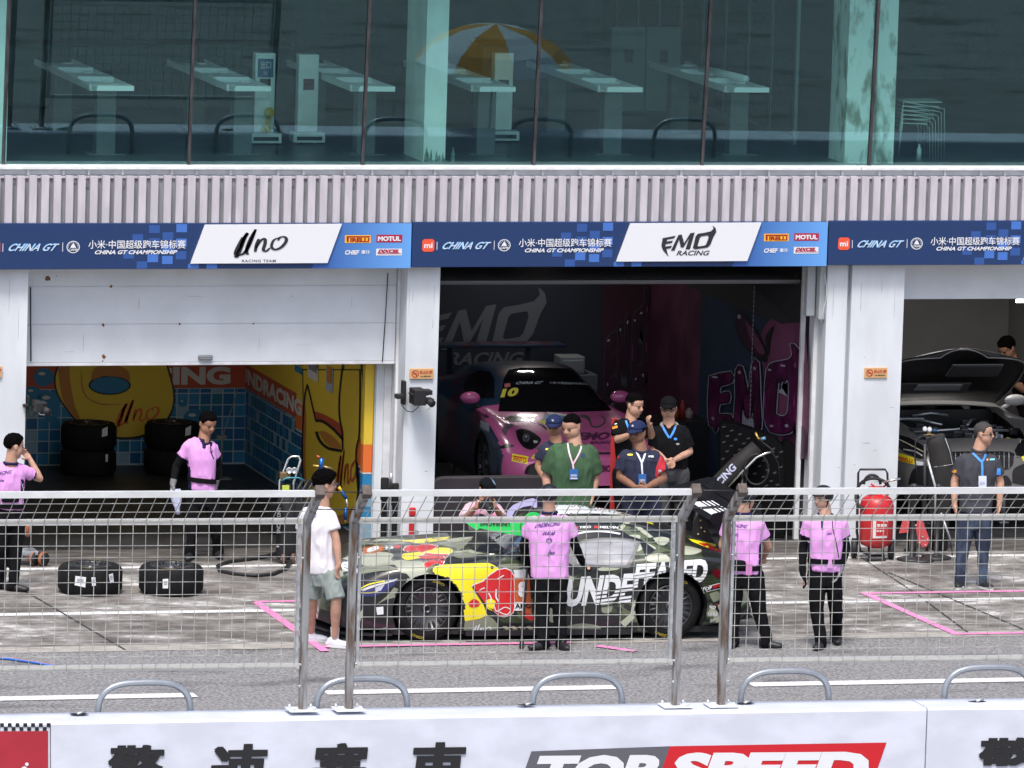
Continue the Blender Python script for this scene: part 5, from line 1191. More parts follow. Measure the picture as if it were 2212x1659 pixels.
# green T-shirt
def ex_f(root, so, sbv, bo, bbv, P, H):
    badge(root, so, sbv, [(1226, 953), (1229, 975), (1237, 1002)], [(1256, 950), (1255, 968), (1248, 985), (1238, 1002)], (1230, 1013, 1249, 1036), LANP, BADGE, 3.6, [(1237, 1000), (1239, 1014)])
    q = MB(); lay_poly(q, sbv, circle2((1259.5, 984), 5, 14), .004, mat('print_dark_blue', (.015, .03, .10), .7)); q.build('chest_print', None, so)
person('person in a loose green T-shirt with a blue badge behind the race car', (1233, 1243),
       dict(crown=(1237, 897), chin=(1230, 951), neck=(1242, 956), shL=(1190, 963, -.03), shR=(1288, 965, .03), elL=(1180, 1026, .02), wrL=(1183, 1068, -.06), hdL=(1186, 1085, -.08), elR=(1287, 1030, .04), wrR=(1278, 1075, -.04), hdR=(1273, 1096, -.06), hipL=(1212, 1096), hipR=(1260, 1096), knL=(1212, 1168, 0), knR=(1258, 1168, 0), anL=(1210, 1228, .05), anR=(1260, 1228, .05)),
       (-.62, -.74, -.28), GRNF, BLKF, 'flat', SK1, 1.22, .88, GW, hem=(1236, 1094), seed=6, extra=ex_f, loose=1.10, depth=1.1, shoe=SHOEB, curl=.7)
# guard behind the green shirt
def ex_g(root, so, sbv, bo, bbv, P, H):
    badge(root, so, sbv, [(1185, 950), (1191, 958), (1196, 966)], [(1212, 950), (1208, 962), (1204, 970)], None, LANW, BADGE, 3.5)
    q = MB(); lay_poly(q, sbv, [(1159, 966), (1161, 966), (1161, 977), (1158, 976)], .005, REDB); lay_poly(q, sbv, [(1179, 968), (1186, 968), (1186, 972), (1178, 972)], .005, YELP); q.build('shoulder_patch', REDB, so)
person('person in navy guard uniform and starred cap, half hidden behind the green T-shirt', (1199, 1228),
       dict(crown=(1198, 898), chin=(1196, 945), neck=(1202, 952), shL=(1164, 959, 0), shR=(1236, 960, .05), elL=(1163, 1008, 0), wrL=(1180, 1040, -.14), elR=(1240, 1010, .05), wrR=(1215, 1042, -.14), hipL=(1182, 1068), hipR=(1220, 1068), knL=(1182, 1145, 0), knR=(1222, 1145, 0), anL=(1182, 1220, .05), anR=(1222, 1220, .05)),
       (-.18, -.95, -.22), GUARD, GUARD, 'undercap', SK2, 1.08, .62, GW, hem=(1200, 1072), hat=('patrol', CAPN), collar=GUARD, seed=7, extra=ex_g)
# guard with red armband
def ex_h(root, so, sbv, bo, bbv, P, H):
    badge(root, so, sbv, [(1375, 975), (1380, 986), (1386, 998)], [(1394, 977), (1391, 988), (1387, 998)], (1379, 1024, 1396, 1046), LANW, BADGE, 3.8, [(1386, 997), (1387, 1014), (1388, 1026)])
    q = MB(); lay_poly(q, sbv, [(1427, 984), (1436, 992), (1438, 1008), (1437, 1034), (1415, 1029), (1417, 1010)], .006, REDB, L=5); lay_text(q, sbv, '执', (1422, 1023), (8, 1), (0, -9), .010, STAR, 0, .02); q.build('armband', REDB, so)
    q = MB(); lay_poly(q, sbv, [(1334, 982), (1337, 978), (1338, 988), (1334, 991)], .005, REDB); lay_poly(q, sbv, circle2((1361, 982), 6.5, 12, 2.3), .005, YELP); q.build('patch', YELP, so)
    q = MB(); lay_poly(q, sbv, [(1401, 984), (1413, 984), (1413, 988), (1401, 988)], .005, STAR); lay_poly(q, sbv, [(1400.5, 983), (1414, 983), (1414, 989), (1400.5, 989)], .004, BLKF); q.build('name_tag', STAR, so)
    q = MB()
    for a_, b_ in (((1349, 993), (1373, 996)), ((1396, 996), (1418, 999))): lay_line(q, sbv, [a_, b_], 1.6, .005, mat('pocket_seam', (.006, .007, .02), .9)); lay_line(q, sbv, [(a_[0] + 1, a_[1]), (a_[0] + 1, a_[1] + 22)], 1.2, .005); lay_line(q, sbv, [(b_[0] - 1, b_[1]), (b_[0] - 1, b_[1] + 22)], 1.2, .005)
    lay_line(q, sbv, [(1386, 972), (1387, 1060)], 1.4, .005); q.build('pocket', mat('pocket_seam', (.006, .007, .02), .9), so)
person('person in navy guard uniform with a red armband and hands clasped', (1384, 1246),
       dict(crown=(1379, 911), chin=(1372, 961), neck=(1384, 968), shL=(1338, 975, -.02), shR=(1430, 979, .03), elL=(1339, 1030, -.02), wrL=(1372, 1053, -.24), hdL=(1390, 1058, -.27), elR=(1433, 1034, .0), wrR=(1400, 1051, -.24), hdR=(1384, 1056, -.28), hipL=(1364, 1078), hipR=(1406, 1078), knL=(1364, 1160, 0), knR=(1408, 1160, 0), anL=(1364, 1235, .05), anR=(1408, 1235, .05)),
       (-.50, -.84, -.16), GUARD, GUARD, 'undercap', SK3, 1.2, .70, GW, hem=(1385, 1080), hat=('patrol', CAPN), collar=GUARD, seed=8, extra=ex_h, hands=('up', 'up'), curl=.6, loose=1.04, depth=1.05)
# black T-shirt, looking to the right
def ex_i(root, so, sbv, bo, bbv, P, H):
    badge(root, so, sbv, [(1352, 908), (1356, 920), (1361, 930)], [(1362, 930), (1366, 940)], None, LANB, BADGE, 4.5)
    q = MB(); lay_poly(q, sbv, [(1322, 921), (1334, 919), (1334, 924), (1323, 927)], .006, ORGP); lay_poly(q, sbv, [(1320, 911), (1331, 909), (1331, 911), (1321, 913)], .006, STAR); lay_poly(q, sbv, [(1322, 916), (1333, 914), (1333, 916), (1322, 918)], .006, STAR); q.build('sleeve_patch', ORGP, so)
person('person in a black T-shirt with an orange sleeve patch looking to the right', (1360, 1192),
       dict(crown=(1367, 852), chin=(1378, 902), neck=(1361, 910), shL=(1324, 909, -.06), shR=(1392, 912, .10), elL=(1334, 950, -.10), wrL=(1364, 938, -.26), hdL=(1380, 932, -.30), elR=(1410, 952, .08), wrR=(1405, 922, -.18), hdR=(1399, 908, -.22), hipL=(1342, 1020), hipR=(1382, 1020), knL=(1342, 1105, 0), knR=(1384, 1105, 0), anL=(1342, 1184, .05), anR=(1384, 1184, .05)),
       (.80, -.55, -.18), BLKF, BLKF, 'flat', SK1, 1.06, .68, GW, hem=(1362, 1028), seed=9, extra=ex_i, curl=.8, hands=('up', 'in'))
# black cap and spectacles
def ex_j(root, so, sbv, bo, bbv, P, H):
    badge(root, so, sbv, [(1430, 918), (1437, 932), (1446, 946)], [(1459, 922), (1454, 934), (1447, 946)], None, LANB, BADGE, 4.6)
    q = MB(); lay_poly(q, sbv, circle2((1459, 948), 4.0, 10, 3), .006, LANB); q.build('clip', LANB, so); q = MB(); lay_poly(q, sbv, circle2((1464, 959), 4, 10, 2.2), .005, mat('logo_grey', (.4, .4, .4), .7)); q.build('chest_logo', None, so)
    q = MB(); n_ = P['neck']; q.tube([n_ + HX * .09 * math.cos(a) + HY * .075 * math.sin(a) + Vector((0, 0, -.015 + .03 * math.sin(a))) for a in [2 * math.pi * i / 16 for i in range(16)] if not (1.22 < a / math.pi < 1.78)], .022, 8); q.build('hood', mat('grey_hood', (.28, .28, .28), .9), so)
person('person in a black cap, spectacles and black jacket with crossed hands', (1450, 1194),
       dict(crown=(1444, 858), chin=(1444, 907), neck=(1446, 916), shL=(1406, 922, .02), shR=(1486, 921, .0), elL=(1412, 972, 0), wrL=(1437, 994, -.22), hdL=(1452, 1004, -.26), elR=(1490, 976, 0), wrR=(1456, 994, -.24), hdR=(1442, 1008, -.28), hipL=(1432, 1018), hipR=(1470, 1018), knL=(1432, 1105, 0), knR=(1472, 1105, 0), anL=(1432, 1186, .05), anR=(1472, 1186, .05)),
       (-.10, -.98, -.12), BLKF, DGRY, 'undercap', SK1, 1.04, .80, GW, hem=(1446, 1010), hat=('ball', CAPB), seed=10, extra=ex_j, spectacles=True, hands=('up', 'up'), curl=.45, loose=1.06)
# crew behind the right fence posts, back to us
def ex_k(root, so, sbv, bo, bbv, P, H):
    q = MB(); lay_text(q, sbv, 'UNDRACING', (1566, 1137), (50, 4), (0, -7.5), .005, INKP, .1, .035); lay_text(q, sbv, 'AMPOL', (1575, 1157), (22, 2), (0, -6), .005, INKP, .1, .04); ring_mark(sbv, q, (1584, 1175), 5); lay_text(q, sbv, 'UNO', (1578, 1200), (14, 1), (0, -7), .005, INKP, .2, .03); q.build('shirt_lettering', INKP, so)
    q = MB(); c_ = PV(1592, 1222, PZ(1625, 1399), -.16); q.box((c_.x - .10, c_.y - .03, c_.z - .05), (c_.x + .10, c_.y + .08, c_.z + .055), bev=.03); q.build('waist_bag', BLKF, root); q = MB(); c_ = PV(1618, 1228, PZ(1625, 1399), -.17); q.box((c_.x - .035, c_.y - .01, c_.z - .075), (c_.x + .035, c_.y + .01, c_.z + .06), bev=.01); q.build('phone_pouch', mat('pouch_pink', (.62, .2, .5), .6), root)
person('person in pink polo with black waist bag, back turned, behind the right fence posts', (1625, 1399),
       dict(crown=(1610, 1056), chin=(1618, 1102), neck=(1606, 1106), shL=(1564, 1116, .06), shR=(1648, 1120, -.06), elL=(1560, 1178, .12), wrL=(1580, 1205, .28), elR=(1660, 1181, .06), wrR=(1652, 1200, .26), hipL=(1588, 1241), hipR=(1630, 1241), knL=(1586, 1316, .02), knR=(1639, 1314, -.02), anL=(1583, 1390, .02), anR=(1655, 1387, .0)),
       (.80, .52, -.12), PINKP, BLKF, 'undercap', SK1, 1.05, .64, GP, hem=(1606, 1238), hat=('helmet', HELM), collar=NAVYF, trim=True, bodydir=(.35, .92), foot=((-.2, -.9), (.95, -.25)), seed=11, extra=ex_k, sole=False, belt=(1606, 1224))
# crew with helmet, facing us
def ex_l(root, so, sbv, bo, bbv, P, H):
    q = MB(); lay_poly(q, sbv, [(1773, 1122), (1778, 1122), (1778, 1144), (1774, 1143)], .005, NAVYF); lay_text(q, sbv, 'UNO', (1786, 1156), (12, -1), (0, -5), .005, INKP, .1, .03); lay_line(q, sbv, [(1798, 1112), (1799, 1140), (1806, 1170), (1812, 1205)], 1.8, .007, BLKF); q.build('shirt_placket', NAVYF, so)
    q = MB(); lay_poly(q, sbv, [(1788, 1208), (1797, 1208), (1799, 1228), (1786, 1228)], .012, mat('pass_pink', (.6, .3, .6), .5)); q.build('pass', None, root)
person('person in pink polo and helmet facing the camera near the red extinguisher', (1783, 1398),
       dict(crown=(1778, 1053), chin=(1773, 1102), neck=(1783, 1109), shL=(1739, 1116, -.03), shR=(1827, 1118, .03), elL=(1735, 1182, .03), wrL=(1733, 1236, -.04), hdL=(1740, 1256, -.05), elR=(1829, 1184, .08), wrR=(1814, 1232, -.02), hdR=(1806, 1252, -.05), hipL=(1764, 1238), hipR=(1801, 1238), knL=(1765, 1318, -.04), knR=(1806, 1314, .04), anL=(1773, 1394, -.10), anR=(1806, 1374, .30)),
       (-.72, -.66, -.12), PINKP, BLKF, 'undercap', SK1, 1.0, .58, GP, hem=(1780, 1233), hat=('helmet', HELM), collar=NAVYF, trim=True, foot=((-.35, -.9), (.1, -.95)), armsleeve='LR', glove={'L': BLKF, 'R': mat('glove_patterned', (.02, .02, .022), .8, col2=(.35, .35, .36), scale=60)}, belt=(1780, 1210), seed=12, extra=ex_l, sole=False)
# charcoal polo with sunglasses
def ex_m(root, so, sbv, bo, bbv, P, H):
    badge(root, so, sbv, [(2093, 962), (2100, 976), (2107, 984), (2120, 997)], [(2130, 975), (2127, 988), (2121, 998)], (2114, 1028, 2131, 1053), LANB, BADGEW, 4.8, [(2121, 996), (2122, 1012), (2122, 1030)])
    q = MB(); lay_poly(q, sbv, [(2138, 990.5), (2149, 990), (2149, 994), (2138, 994.5)], .005, mat('logo_cyan', (.2, .55, .75), .5)); lay_poly(q, sbv, circle2((2133, 993), 2.4, 8), .005, ORGP); q.build('chest_logo', None, so)
    q = MB(); lay_poly(q, sbv, [(2055, 1014), (2066, 1015), (2066, 1021), (2062, 1024), (2058, 1033), (2054, 1031), (2051, 1022)], .006, ORGP); q.build('sleeve_patch', ORGP, so); q = MB(); lay_poly(q, sbv, [(2154, 1012), (2161, 1012), (2162, 1026), (2153, 1026)], .006, LANB); q.build('sleeve_patch', mat('logo_cyan', (.2, .55, .75), .5), so)
person('person in charcoal polo, jeans and sunglasses standing on the pink line at right', (2100, 1268),
       dict(crown=(2121, 913), chin=(2134, 962), neck=(2115, 967), shL=(2069, 983, -.02), shR=(2157, 986, .03), elL=(2062, 1040, .0), wrL=(2062, 1090, -.05), hdL=(2066, 1112, -.06), elR=(2161, 1042, .03), wrR=(2159, 1090, -.03), hdR=(2155, 1112, -.04), hipL=(2088, 1114), hipR=(2126, 1114), knL=(2080, 1186, -.02), knR=(2122, 1188, 0), anL=(2074, 1262, -.05), anR=(2122, 1262, -.05)),
       (.95, -.30, .0), POLO, JEAN, 'crop', SK1, 1.12, .68, None, hem=(2110, 1106), collar=POLO, haircol=HAIR2, sunglass=True, foot=((-.2, -.95), (.55, -.8)), seed=13, extra=ex_m, curl=.6, shoe=SHOEB)
# mechanic leaning over the grey car
person('person in a dark shirt leaning over the open grey car at the photo edge', (2200, 1035),
       dict(crown=(2178, 729), chin=(2172, 779), neck=(2192, 786), shL=(2180, 800, -.16), shR=(2230, 800, .12), elL=(2209, 842, -.30), wrL=(2176, 818, -.40), hdL=(2164, 810, -.42), elR=(2250, 850, .1), wrR=(2220, 870, -.2), hipL=(2212, 910), hipR=(2250, 910), knL=(2212, 980, 0), knR=(2250, 980, 0), anL=(2212, 1045, 0), anR=(2250, 1045, 0)),
       (-.62, -.45, -.55), BLKF, BLKF, 'short', SK2, 1.05, .66, None, hem=(2225, 915), seed=14, extra=lambda root, so, bv, *a: badge(root, so, bv, [(2190, 782), (2188, 796), (2182, 812)], [(2190, 784), (2187, 798)], None, LANB, BADGE, 3.0))
# ================================================================ cars
def spline_rows(st, n):
    """smooth interpolation of stations (s, [(half width, z)...]) to n rows"""
    S = np.array([a for a, _ in st]); A = np.array([p for _, p in st], float); out = []
    xs = np.linspace(S[0], S[-1], n)
    # monotone-ish cubic (Catmull-Rom on uneven knots)
    M = np.gradient(A, S, axis=0)
    for x in xs:
        i = min(max(np.searchsorted(S, x) - 1, 0), len(S) - 2); h = S[i + 1] - S[i]; t = (x - S[i]) / h
        out.append((x, (2 * t ** 3 - 3 * t ** 2 + 1) * A[i] + (t ** 3 - 2 * t ** 2 + t) * h * M[i] + (-2 * t ** 3 + 3 * t ** 2) * A[i + 1] + (t ** 3 - t ** 2) * h * M[i + 1]))
    return out
def refine(P, k):
    return np.array([q for q in smooth_path([tuple(p) for p in P], k)])
def loft_car(name, st, place, mats, parent, arches=(), nrow=150, k=7, rule=None, hole=None, rear_cap=True):
    rows = spline_rows(st, nrow); V = []; LC = []; F = []
    for s, P in rows:
        q = refine(P, k); full = [(-a, z) for a, z in q] + [(a, z) for a, z in q[-2::-1]]
        for a, z in full: LC.append((s, a, z))
    n = len(full)
    for i in range(len(rows) - 1):
        for j in range(n - 1): F.append((i * n + j, i * n + j + 1, (i + 1) * n + j + 1, (i + 1) * n + j))
    F.append(tuple(range(n))); F.append(tuple(range((nrow - 1) * n + n - 1, (nrow - 1) * n - 1, -1)))
    LC = [list(p) for p in LC]
    def inside(p, e=0.0):
        for sc_, zc, r_, tmin in arches:
            if abs(p[1]) > tmin and (p[0] - sc_) ** 2 + (p[2] - zc) ** 2 < (r_ + e) ** 2 and p[2] < zc + r_ + e: return (sc_, zc, r_)
        return None
    keep = []
    for f in F:
        if len(f) == 4 and all(inside(LC[i]) for i in f): continue
        if hole and len(f) == 4 and all(hole(LC[i]) for i in f): continue
        keep.append(f)
    used = set(i for f in keep for i in f)
    for i in used:
        a = inside(LC[i], .004)
        if a:
            d = math.hypot(LC[i][0] - a[0], LC[i][2] - a[1]) + 1e-6; m = a[2] / d; LC[i][0] = a[0] + (LC[i][0] - a[0]) * m; LC[i][2] = a[1] + (LC[i][2] - a[1]) * m
    mb = MB(); mb.add([place(*p) for p in LC], keep, None, True)
    me = bpy.data.meshes.new(name); me.from_pydata(mb.v, [], mb.f)
    for m in mats: me.materials.append(m)
    if rule:
        for p in me.polygons: p.material_index = rule(*np.mean([LC[i] for i in p.vertices], 0))
    for p in me.polygons: p.use_smooth = len(p.vertices) == 4
    bm = bmesh.new(); bm.from_mesh(me); bmesh.ops.delete(bm, geom=[v for v in bm.verts if not v.link_faces], context='VERTS'); bmesh.ops.recalc_face_normals(bm, faces=bm.faces[:]); bm.to_mesh(me); bm.free(); me.update()
    bv = BVHTree.FromPolygons([v.co.copy() for v in me.vertices], [tuple(p.vertices) for p in me.polygons])
    return link(name, me, parent), bv
M_TYRE = mat('tyre_rubber', (0.0065, 0.0065, 0.0075), .8, var=.3, scale=20, spec=.25); M_RIM = mat('rim_black', (0.05, 0.05, 0.053), .32, .5); M_GLOSSB = mat('gloss_black', (0.010, 0.010, 0.012), .15); M_CARB = mat('carbon_black', (0.016, 0.016, 0.018), .4, var=.3, scale=60)
M_YELT = mat('tyre_yellow_letter', (.24, .18, .02), .8)
def wheel(parent, c, axis, up=Vector((0, 0, 1)), r=.355, w=.31, name='wheel', lettering='ZERO'):
    """c = centre of the outer face, axis points outward"""
    c = Vector(c); ax = Vector(axis).normalized(); a = up.cross(ax).normalized(); b = ax.cross(a)
    rt = thing(name, None, None, c) ; rt.location = c - root_loc(parent) if parent is not None else c
    if parent is not None: rt.parent = parent
    t = MB(); t.lathe([(.245, -w), (.27, -w - .002), (.31, -w + .004), (r - .022, -w + .02), (r, -w + .055), (r, -.055), (r - .022, -.02), (.31, -.004), (.27, .002), (.245, -.004), (.238, -.03), (.238, -w + .03)], c, ax, 56); t.build('tyre', M_TYRE, rt)
    m = MB(); m.lathe([(.236, -.03), (.242, .0), (.232, .003), (.222, -.012), (.215, -.16), (.20, -.17), (.05, -.175)], c, ax, 40)
    for k in range(10):
        g = 2 * math.pi * k / 10; d = a * math.cos(g) + b * math.sin(g); q = ax.cross(d)
        for sg in (-1, 1):
            p0 = c + d * .045 - ax * .05 + q * sg * .012; p1 = c + d * .228 - ax * .012 + q * sg * .03; m.tube([p0, tri(p0, p1, .5) - ax * .012, p1], [.012, .010, .011], 6, flat=1.6)
    m.build('rim', M_RIM, rt)
    h = MB(); h.lathe([(.060, -.07), (.060, -.03), (.050, -.02), (.046, -.012), (.030, -.010), (.028, -.03)], c, ax, 20); h.build('wheel_nut', mat('nut_grey', (.10, .10, .11), .35, .8), rt)
    if lettering:
        L = MB()
        for txt, g0 in ((lettering, -1.9), (lettering, 1.2)):
            vs, fs, asp = text_geo(txt, .04); n_ = []
            for x, y in vs:
                g = g0 - (x - .5) * .46; rr_ = .296 + .028 * y; n_.append(c + (a * math.cos(g) + b * math.sin(g)) * rr_ + ax * .004)
            L.add(n_, fs)
        L.build('tyre_lettering', M_YELT, rt)
    return rt

# ---------------- the camouflage race car
CO = Vector((-2.549, -5.848, 0)); CX = Vector((.9992, -.0413, 0)); CY = Vector((.0413, .9992, 0))
def CP(s, a, z): return CO + CX * s + CY * (1.0 + a) + Vector((0, 0, z))
def camo_mat():
    m = mat('camouflage_wrap', (.1, .1, .1), .28, coat=.6); t = m.node_tree; b = t.nodes['Principled BSDF']; tc = t.nodes.new('ShaderNodeTexCoord')
    mp = t.nodes.new('ShaderNodeMapping'); mp.inputs['Scale'].default_value = (1.3, 1.3, 2.3); mp.inputs['Location'].default_value = (4.3, 2.2, 0.6); t.links.new(tc.outputs['Object'], mp.inputs['Vector'])
    n = t.nodes.new('ShaderNodeTexNoise'); n.inputs['Scale'].default_value = 1.55; n.inputs['Detail'].default_value = 1.2; n.inputs['Distortion'].default_value = .5; t.links.new(mp.outputs['Vector'], n.inputs['Vector'])
    n2 = t.nodes.new('ShaderNodeTexNoise'); n2.inputs['Scale'].default_value = 2.6; n2.inputs['Detail'].default_value = 1.0; n2.inputs['Distortion'].default_value = .6; t.links.new(mp.outputs['Vector'], n2.inputs['Vector'])
    r = t.nodes.new('ShaderNodeValToRGB'); r.color_ramp.interpolation = 'CONSTANT'; e = r.color_ramp.elements
    e[0].position = 0; e[0].color = (.014, .016, .016, 1); e[1].position = .46; e[1].color = (.040, .055, .028, 1)
    q = e.new(.53); q.color = (.105, .125, .070, 1); q = e.new(.60); q.color = (.42, .44, .33, 1)
    t.links.new(n.outputs['Fac'], r.inputs['Fac'])
    r2 = t.nodes.new('ShaderNodeValToRGB'); r2.color_ramp.interpolation = 'CONSTANT'; r2.color_ramp.elements[0].color = (0, 0, 0, 1); r2.color_ramp.elements[1].position = .58; r2.color_ramp.elements[1].color = (1, 1, 1, 1); t.links.new(n2.outputs['Fac'], r2.inputs['Fac'])
    mx = t.nodes.new('ShaderNodeMix'); mx.data_type = 'RGBA'; t.links.new(r2.outputs['Color'], mx.inputs[0]); t.links.new(r.outputs['Color'], mx.inputs[6]); mx.inputs[7].default_value = (.016, .018, .018, 1)
    t.links.new(mx.outputs[2], b.inputs['Base Color']); return m
M_CAMO = camo_mat()
car = thing('race_car', 'low camouflage race car with a yellow and red fender and big rear wing', 'car', CP(1.33, 0, 0))
ST = [(-1.08, [(.46, .17), (.52, .28), (.54, .42), (.50, .54), (.42, .585), (.30, .605), (.15, .615), (0, .62)]),
      (-.95, [(.76, .15), (.80, .28), (.80, .42), (.76, .57), (.63, .635), (.45, .665), (.2, .685), (0, .69)]),
      (-.72, [(.91, .14), (.95, .28), (.955, .45), (.915, .63), (.78, .705), (.52, .735), (.25, .755), (0, .76)]),
      (-.45, [(.97, .14), (1.0, .28), (1.01, .50), (.98, .73), (.86, .79), (.58, .79), (.28, .805), (0, .81)]),
      (0, [(.98, .14), (1.02, .30), (1.03, .55), (1.0, .79), (.88, .845), (.62, .835), (.3, .85), (0, .855)]),
      (.38, [(.98, .12), (1.01, .30), (1.02, .55), (.99, .81), (.88, .868), (.64, .868), (.3, .885), (0, .89)]),
      (.62, [(.95, .10), (.97, .28), (.97, .55), (.96, .80), (.88, .885), (.66, .90), (.32, .915), (0, .92)]),
      (.88, [(.94, .09), (.95, .28), (.945, .55), (.945, .80), (.88, .905), (.73, .93), (.36, .95), (0, .955)]),
      (1.18, [(.94, .09), (.95, .28), (.945, .55), (.94, .80), (.87, .91), (.74, 1.02), (.42, 1.075), (0, 1.09)]),
      (1.52, [(.94, .09), (.95, .28), (.945, .55), (.94, .80), (.86, .915), (.72, 1.11), (.54, 1.205), (0, 1.23)]),
      (1.88, [(.95, .09), (.955, .28), (.95, .55), (.945, .80), (.86, .92), (.71, 1.13), (.55, 1.235), (0, 1.262)]),
      (2.22, [(.97, .09), (.99, .28), (.99, .55), (.985, .82), (.88, .93), (.69, 1.10), (.53, 1.205), (0, 1.235)]),
      (2.56, [(.99, .12), (1.02, .30), (1.03, .58), (1.01, .86), (.90, .95), (.66, 1.04), (.46, 1.135), (0, 1.165)]),
      (2.90, [(1.0, .14), (1.03, .32), (1.03, .60), (1.01, .86), (.88, .945), (.62, .98), (.40, 1.05), (0, 1.075)]),
      (3.22, [(.98, .18), (1.0, .34), (1.0, .60), (.97, .84), (.84, .92), (.60, .94), (.35, .97), (0, .98)]),
      (3.46, [(.93, .22), (.95, .36), (.94, .60), (.90, .80), (.80, .87), (.58, .89), (.3, .90), (0, .90)]),
      (3.56, [(.88, .30), (.90, .40), (.89, .60), (.85, .74), (.76, .80), (.55, .82), (.28, .83), (0, .83)])]
cbody, CBV = loft_car('body', ST, CP, [M_CAMO, M_CARB], car, ((0, .355, .385, .60), (2.665, .355, .392, .60)), 190, 8, rule=lambda s, a, z: 1 if (z < .19 and 0.3 < s < 2.3) or (s < -.2 and z < .30) else 0)
for nm, s, a in (('wheel', 0, -1), ('wheel', 2.665, -1), ('wheel', 0, 1), ('wheel', 2.665, 1)): wheel(car, CP(s, a * .985, .355), CY * a, lettering='ZERO' if a < 0 else None)
for s in (0, 2.665):
    for a in (-1, 1):
        mb = MB(); n = 24; vs = []
        for k in range(n): g = 2 * math.pi * k / n; vs += [CP(s + .392 * math.cos(g), a * .995, .355 + .392 * math.sin(g)), CP(s + .392 * math.cos(g), a * .55, .355 + .392 * math.sin(g))]
        mb.add(vs, [(2 * k, 2 * k + 1, (2 * k + 3) % (2 * n), (2 * k + 2) % (2 * n)) for k in range(n)] + [tuple(2 * k + 1 for k in range(n))]); 
        for f in mb.f: pass
        # keep the part above the sill only
        mb.f = [f for f in mb.f if len(f) > 4 or min(Vector(mb.v[i]).z for i in f) > .13]; mb.m = mb.m[:len(mb.f)]; mb.s = mb.s[:len(mb.f)]
        mb.build('wheel_well', M_BLK, car)
mb = MB(); mb.add([CP(-.5, -.93, .075), CP(3.3, -.93, .075), CP(3.3, .93, .075), CP(-.5, .93, .075), CP(-.5, -.93, .14), CP(3.3, -.93, .14), CP(3.3, .93, .14), CP(-.5, .93, .14)], [(0, 1, 2, 3), (4, 5, 6, 7), (0, 1, 5, 4), (1, 2, 6, 5), (2, 3, 7, 6), (3, 0, 4, 7)]); mb.build('floor_pan', M_CARB, car)
pl = [(-.38, -1.0), (-.62, -1.0), (-.86, -.90), (-1.03, -.70), (-1.12, -.40), (-1.15, 0)]; pl = pl + [(s, -a) for s, a in pl[-2::-1]]
mb = MB(); n = len(pl); mb.add([CP(s, a, .075) for s, a in pl] + [CP(s, a, .098) for s, a in pl], [tuple(range(n)), tuple(range(2 * n - 1, n - 1, -1))] + [(i, (i + 1) % n, n + (i + 1) % n, n + i) for i in range(n)]); mb.build('front_splitter', M_CARB, car)
mb = MB(); mb.add([CP(.42, -1.02, .07), CP(2.24, -1.02, .07), CP(2.24, -.9, .07), CP(.42, -.9, .07), CP(.42, -1.02, .125), CP(2.24, -1.02, .125), CP(2.24, -.9, .125), CP(.42, -.9, .125)], [(0, 1, 2, 3), (4, 5, 6, 7), (0, 1, 5, 4), (1, 2, 6, 5), (2, 3, 7, 6), (3, 0, 4, 7)]); mb.build('side_skirt', M_CARB, car)
# rear wing
def slab(mb, prof, a0, a1, m=None):
    n = len(prof); mb.add([CP(s, a0, z) for s, z in prof] + [CP(s, a1, z) for s, z in prof], [tuple(range(n)), tuple(range(2 * n - 1, n - 1, -1))] + [(i, (i + 1) % n, n + (i + 1) % n, n + i) for i in range(n)], m)
wg = thing('rear_wing', None, None); wg.parent = car
mb = MB(); slab(mb, [(3.08, 1.285), (3.14, 1.315), (3.26, 1.322), (3.40, 1.335), (3.50, 1.365), (3.50, 1.355), (3.38, 1.305), (3.22, 1.275), (3.12, 1.27)], -.95, .95); slab(mb, [(3.50, 1.375), (3.55, 1.40), (3.62, 1.45), (3.60, 1.43), (3.54, 1.375)], -.95, .95); mb.build('blade', M_GLOSSB, wg)
for a in (-.96, .96): mb = MB(); slab(mb, [(3.06, 1.30), (3.10, 1.36), (3.55, 1.47), (3.64, 1.46), (3.64, 1.20), (3.55, 1.12), (3.18, 1.17)], a - .006, a + .006); mb.build('end_plate', M_GLOSSB, wg)
for a in (-.38, .38):
    mb = MB(); slab(mb, [(3.02, .94), (3.05, 1.20), (3.14, 1.34), (3.26, 1.36), (3.28, 1.325), (3.17, 1.30), (3.20, 1.12), (3.30, .92)], a - .010, a + .010); st_ = mb.build('wing_support', M_CARB, wg)
    mb = MB(); 
    for s, z in ((3.10, 1.05), (3.13, 1.12), (3.12, 1.20), (3.17, 1.08)): mb.lathe([(.011, 0), (.011, .006), (.004, .010)], CP(s, a - .010, z), -CY, 8)
    mb.build('bolt', mat('brass_bolt', (.6, .5, .25), .4, .8), st_)
# wing print: white stripes on the blade
mb = MB()
for a0, a1 in ((-.90, -.30), (-.22, .12)): 
    for s0, s1 in ((3.14, 3.24), (3.26, 3.285), (3.31, 3.335), (3.36, 3.38)): mb.add([CP(s0, a0, 1.318 + (s0 - 3.14) * .07 + .004), CP(s1, a0, 1.318 + (s1 - 3.14) * .07 + .004), CP(s1, a1, 1.318 + (s1 - 3.14) * .07 + .004), CP(s0, a1, 1.318 + (s0 - 3.14) * .07 + .004)], [(0, 1, 2, 3)])
mb.build('wing_print', B_WHT, wg)
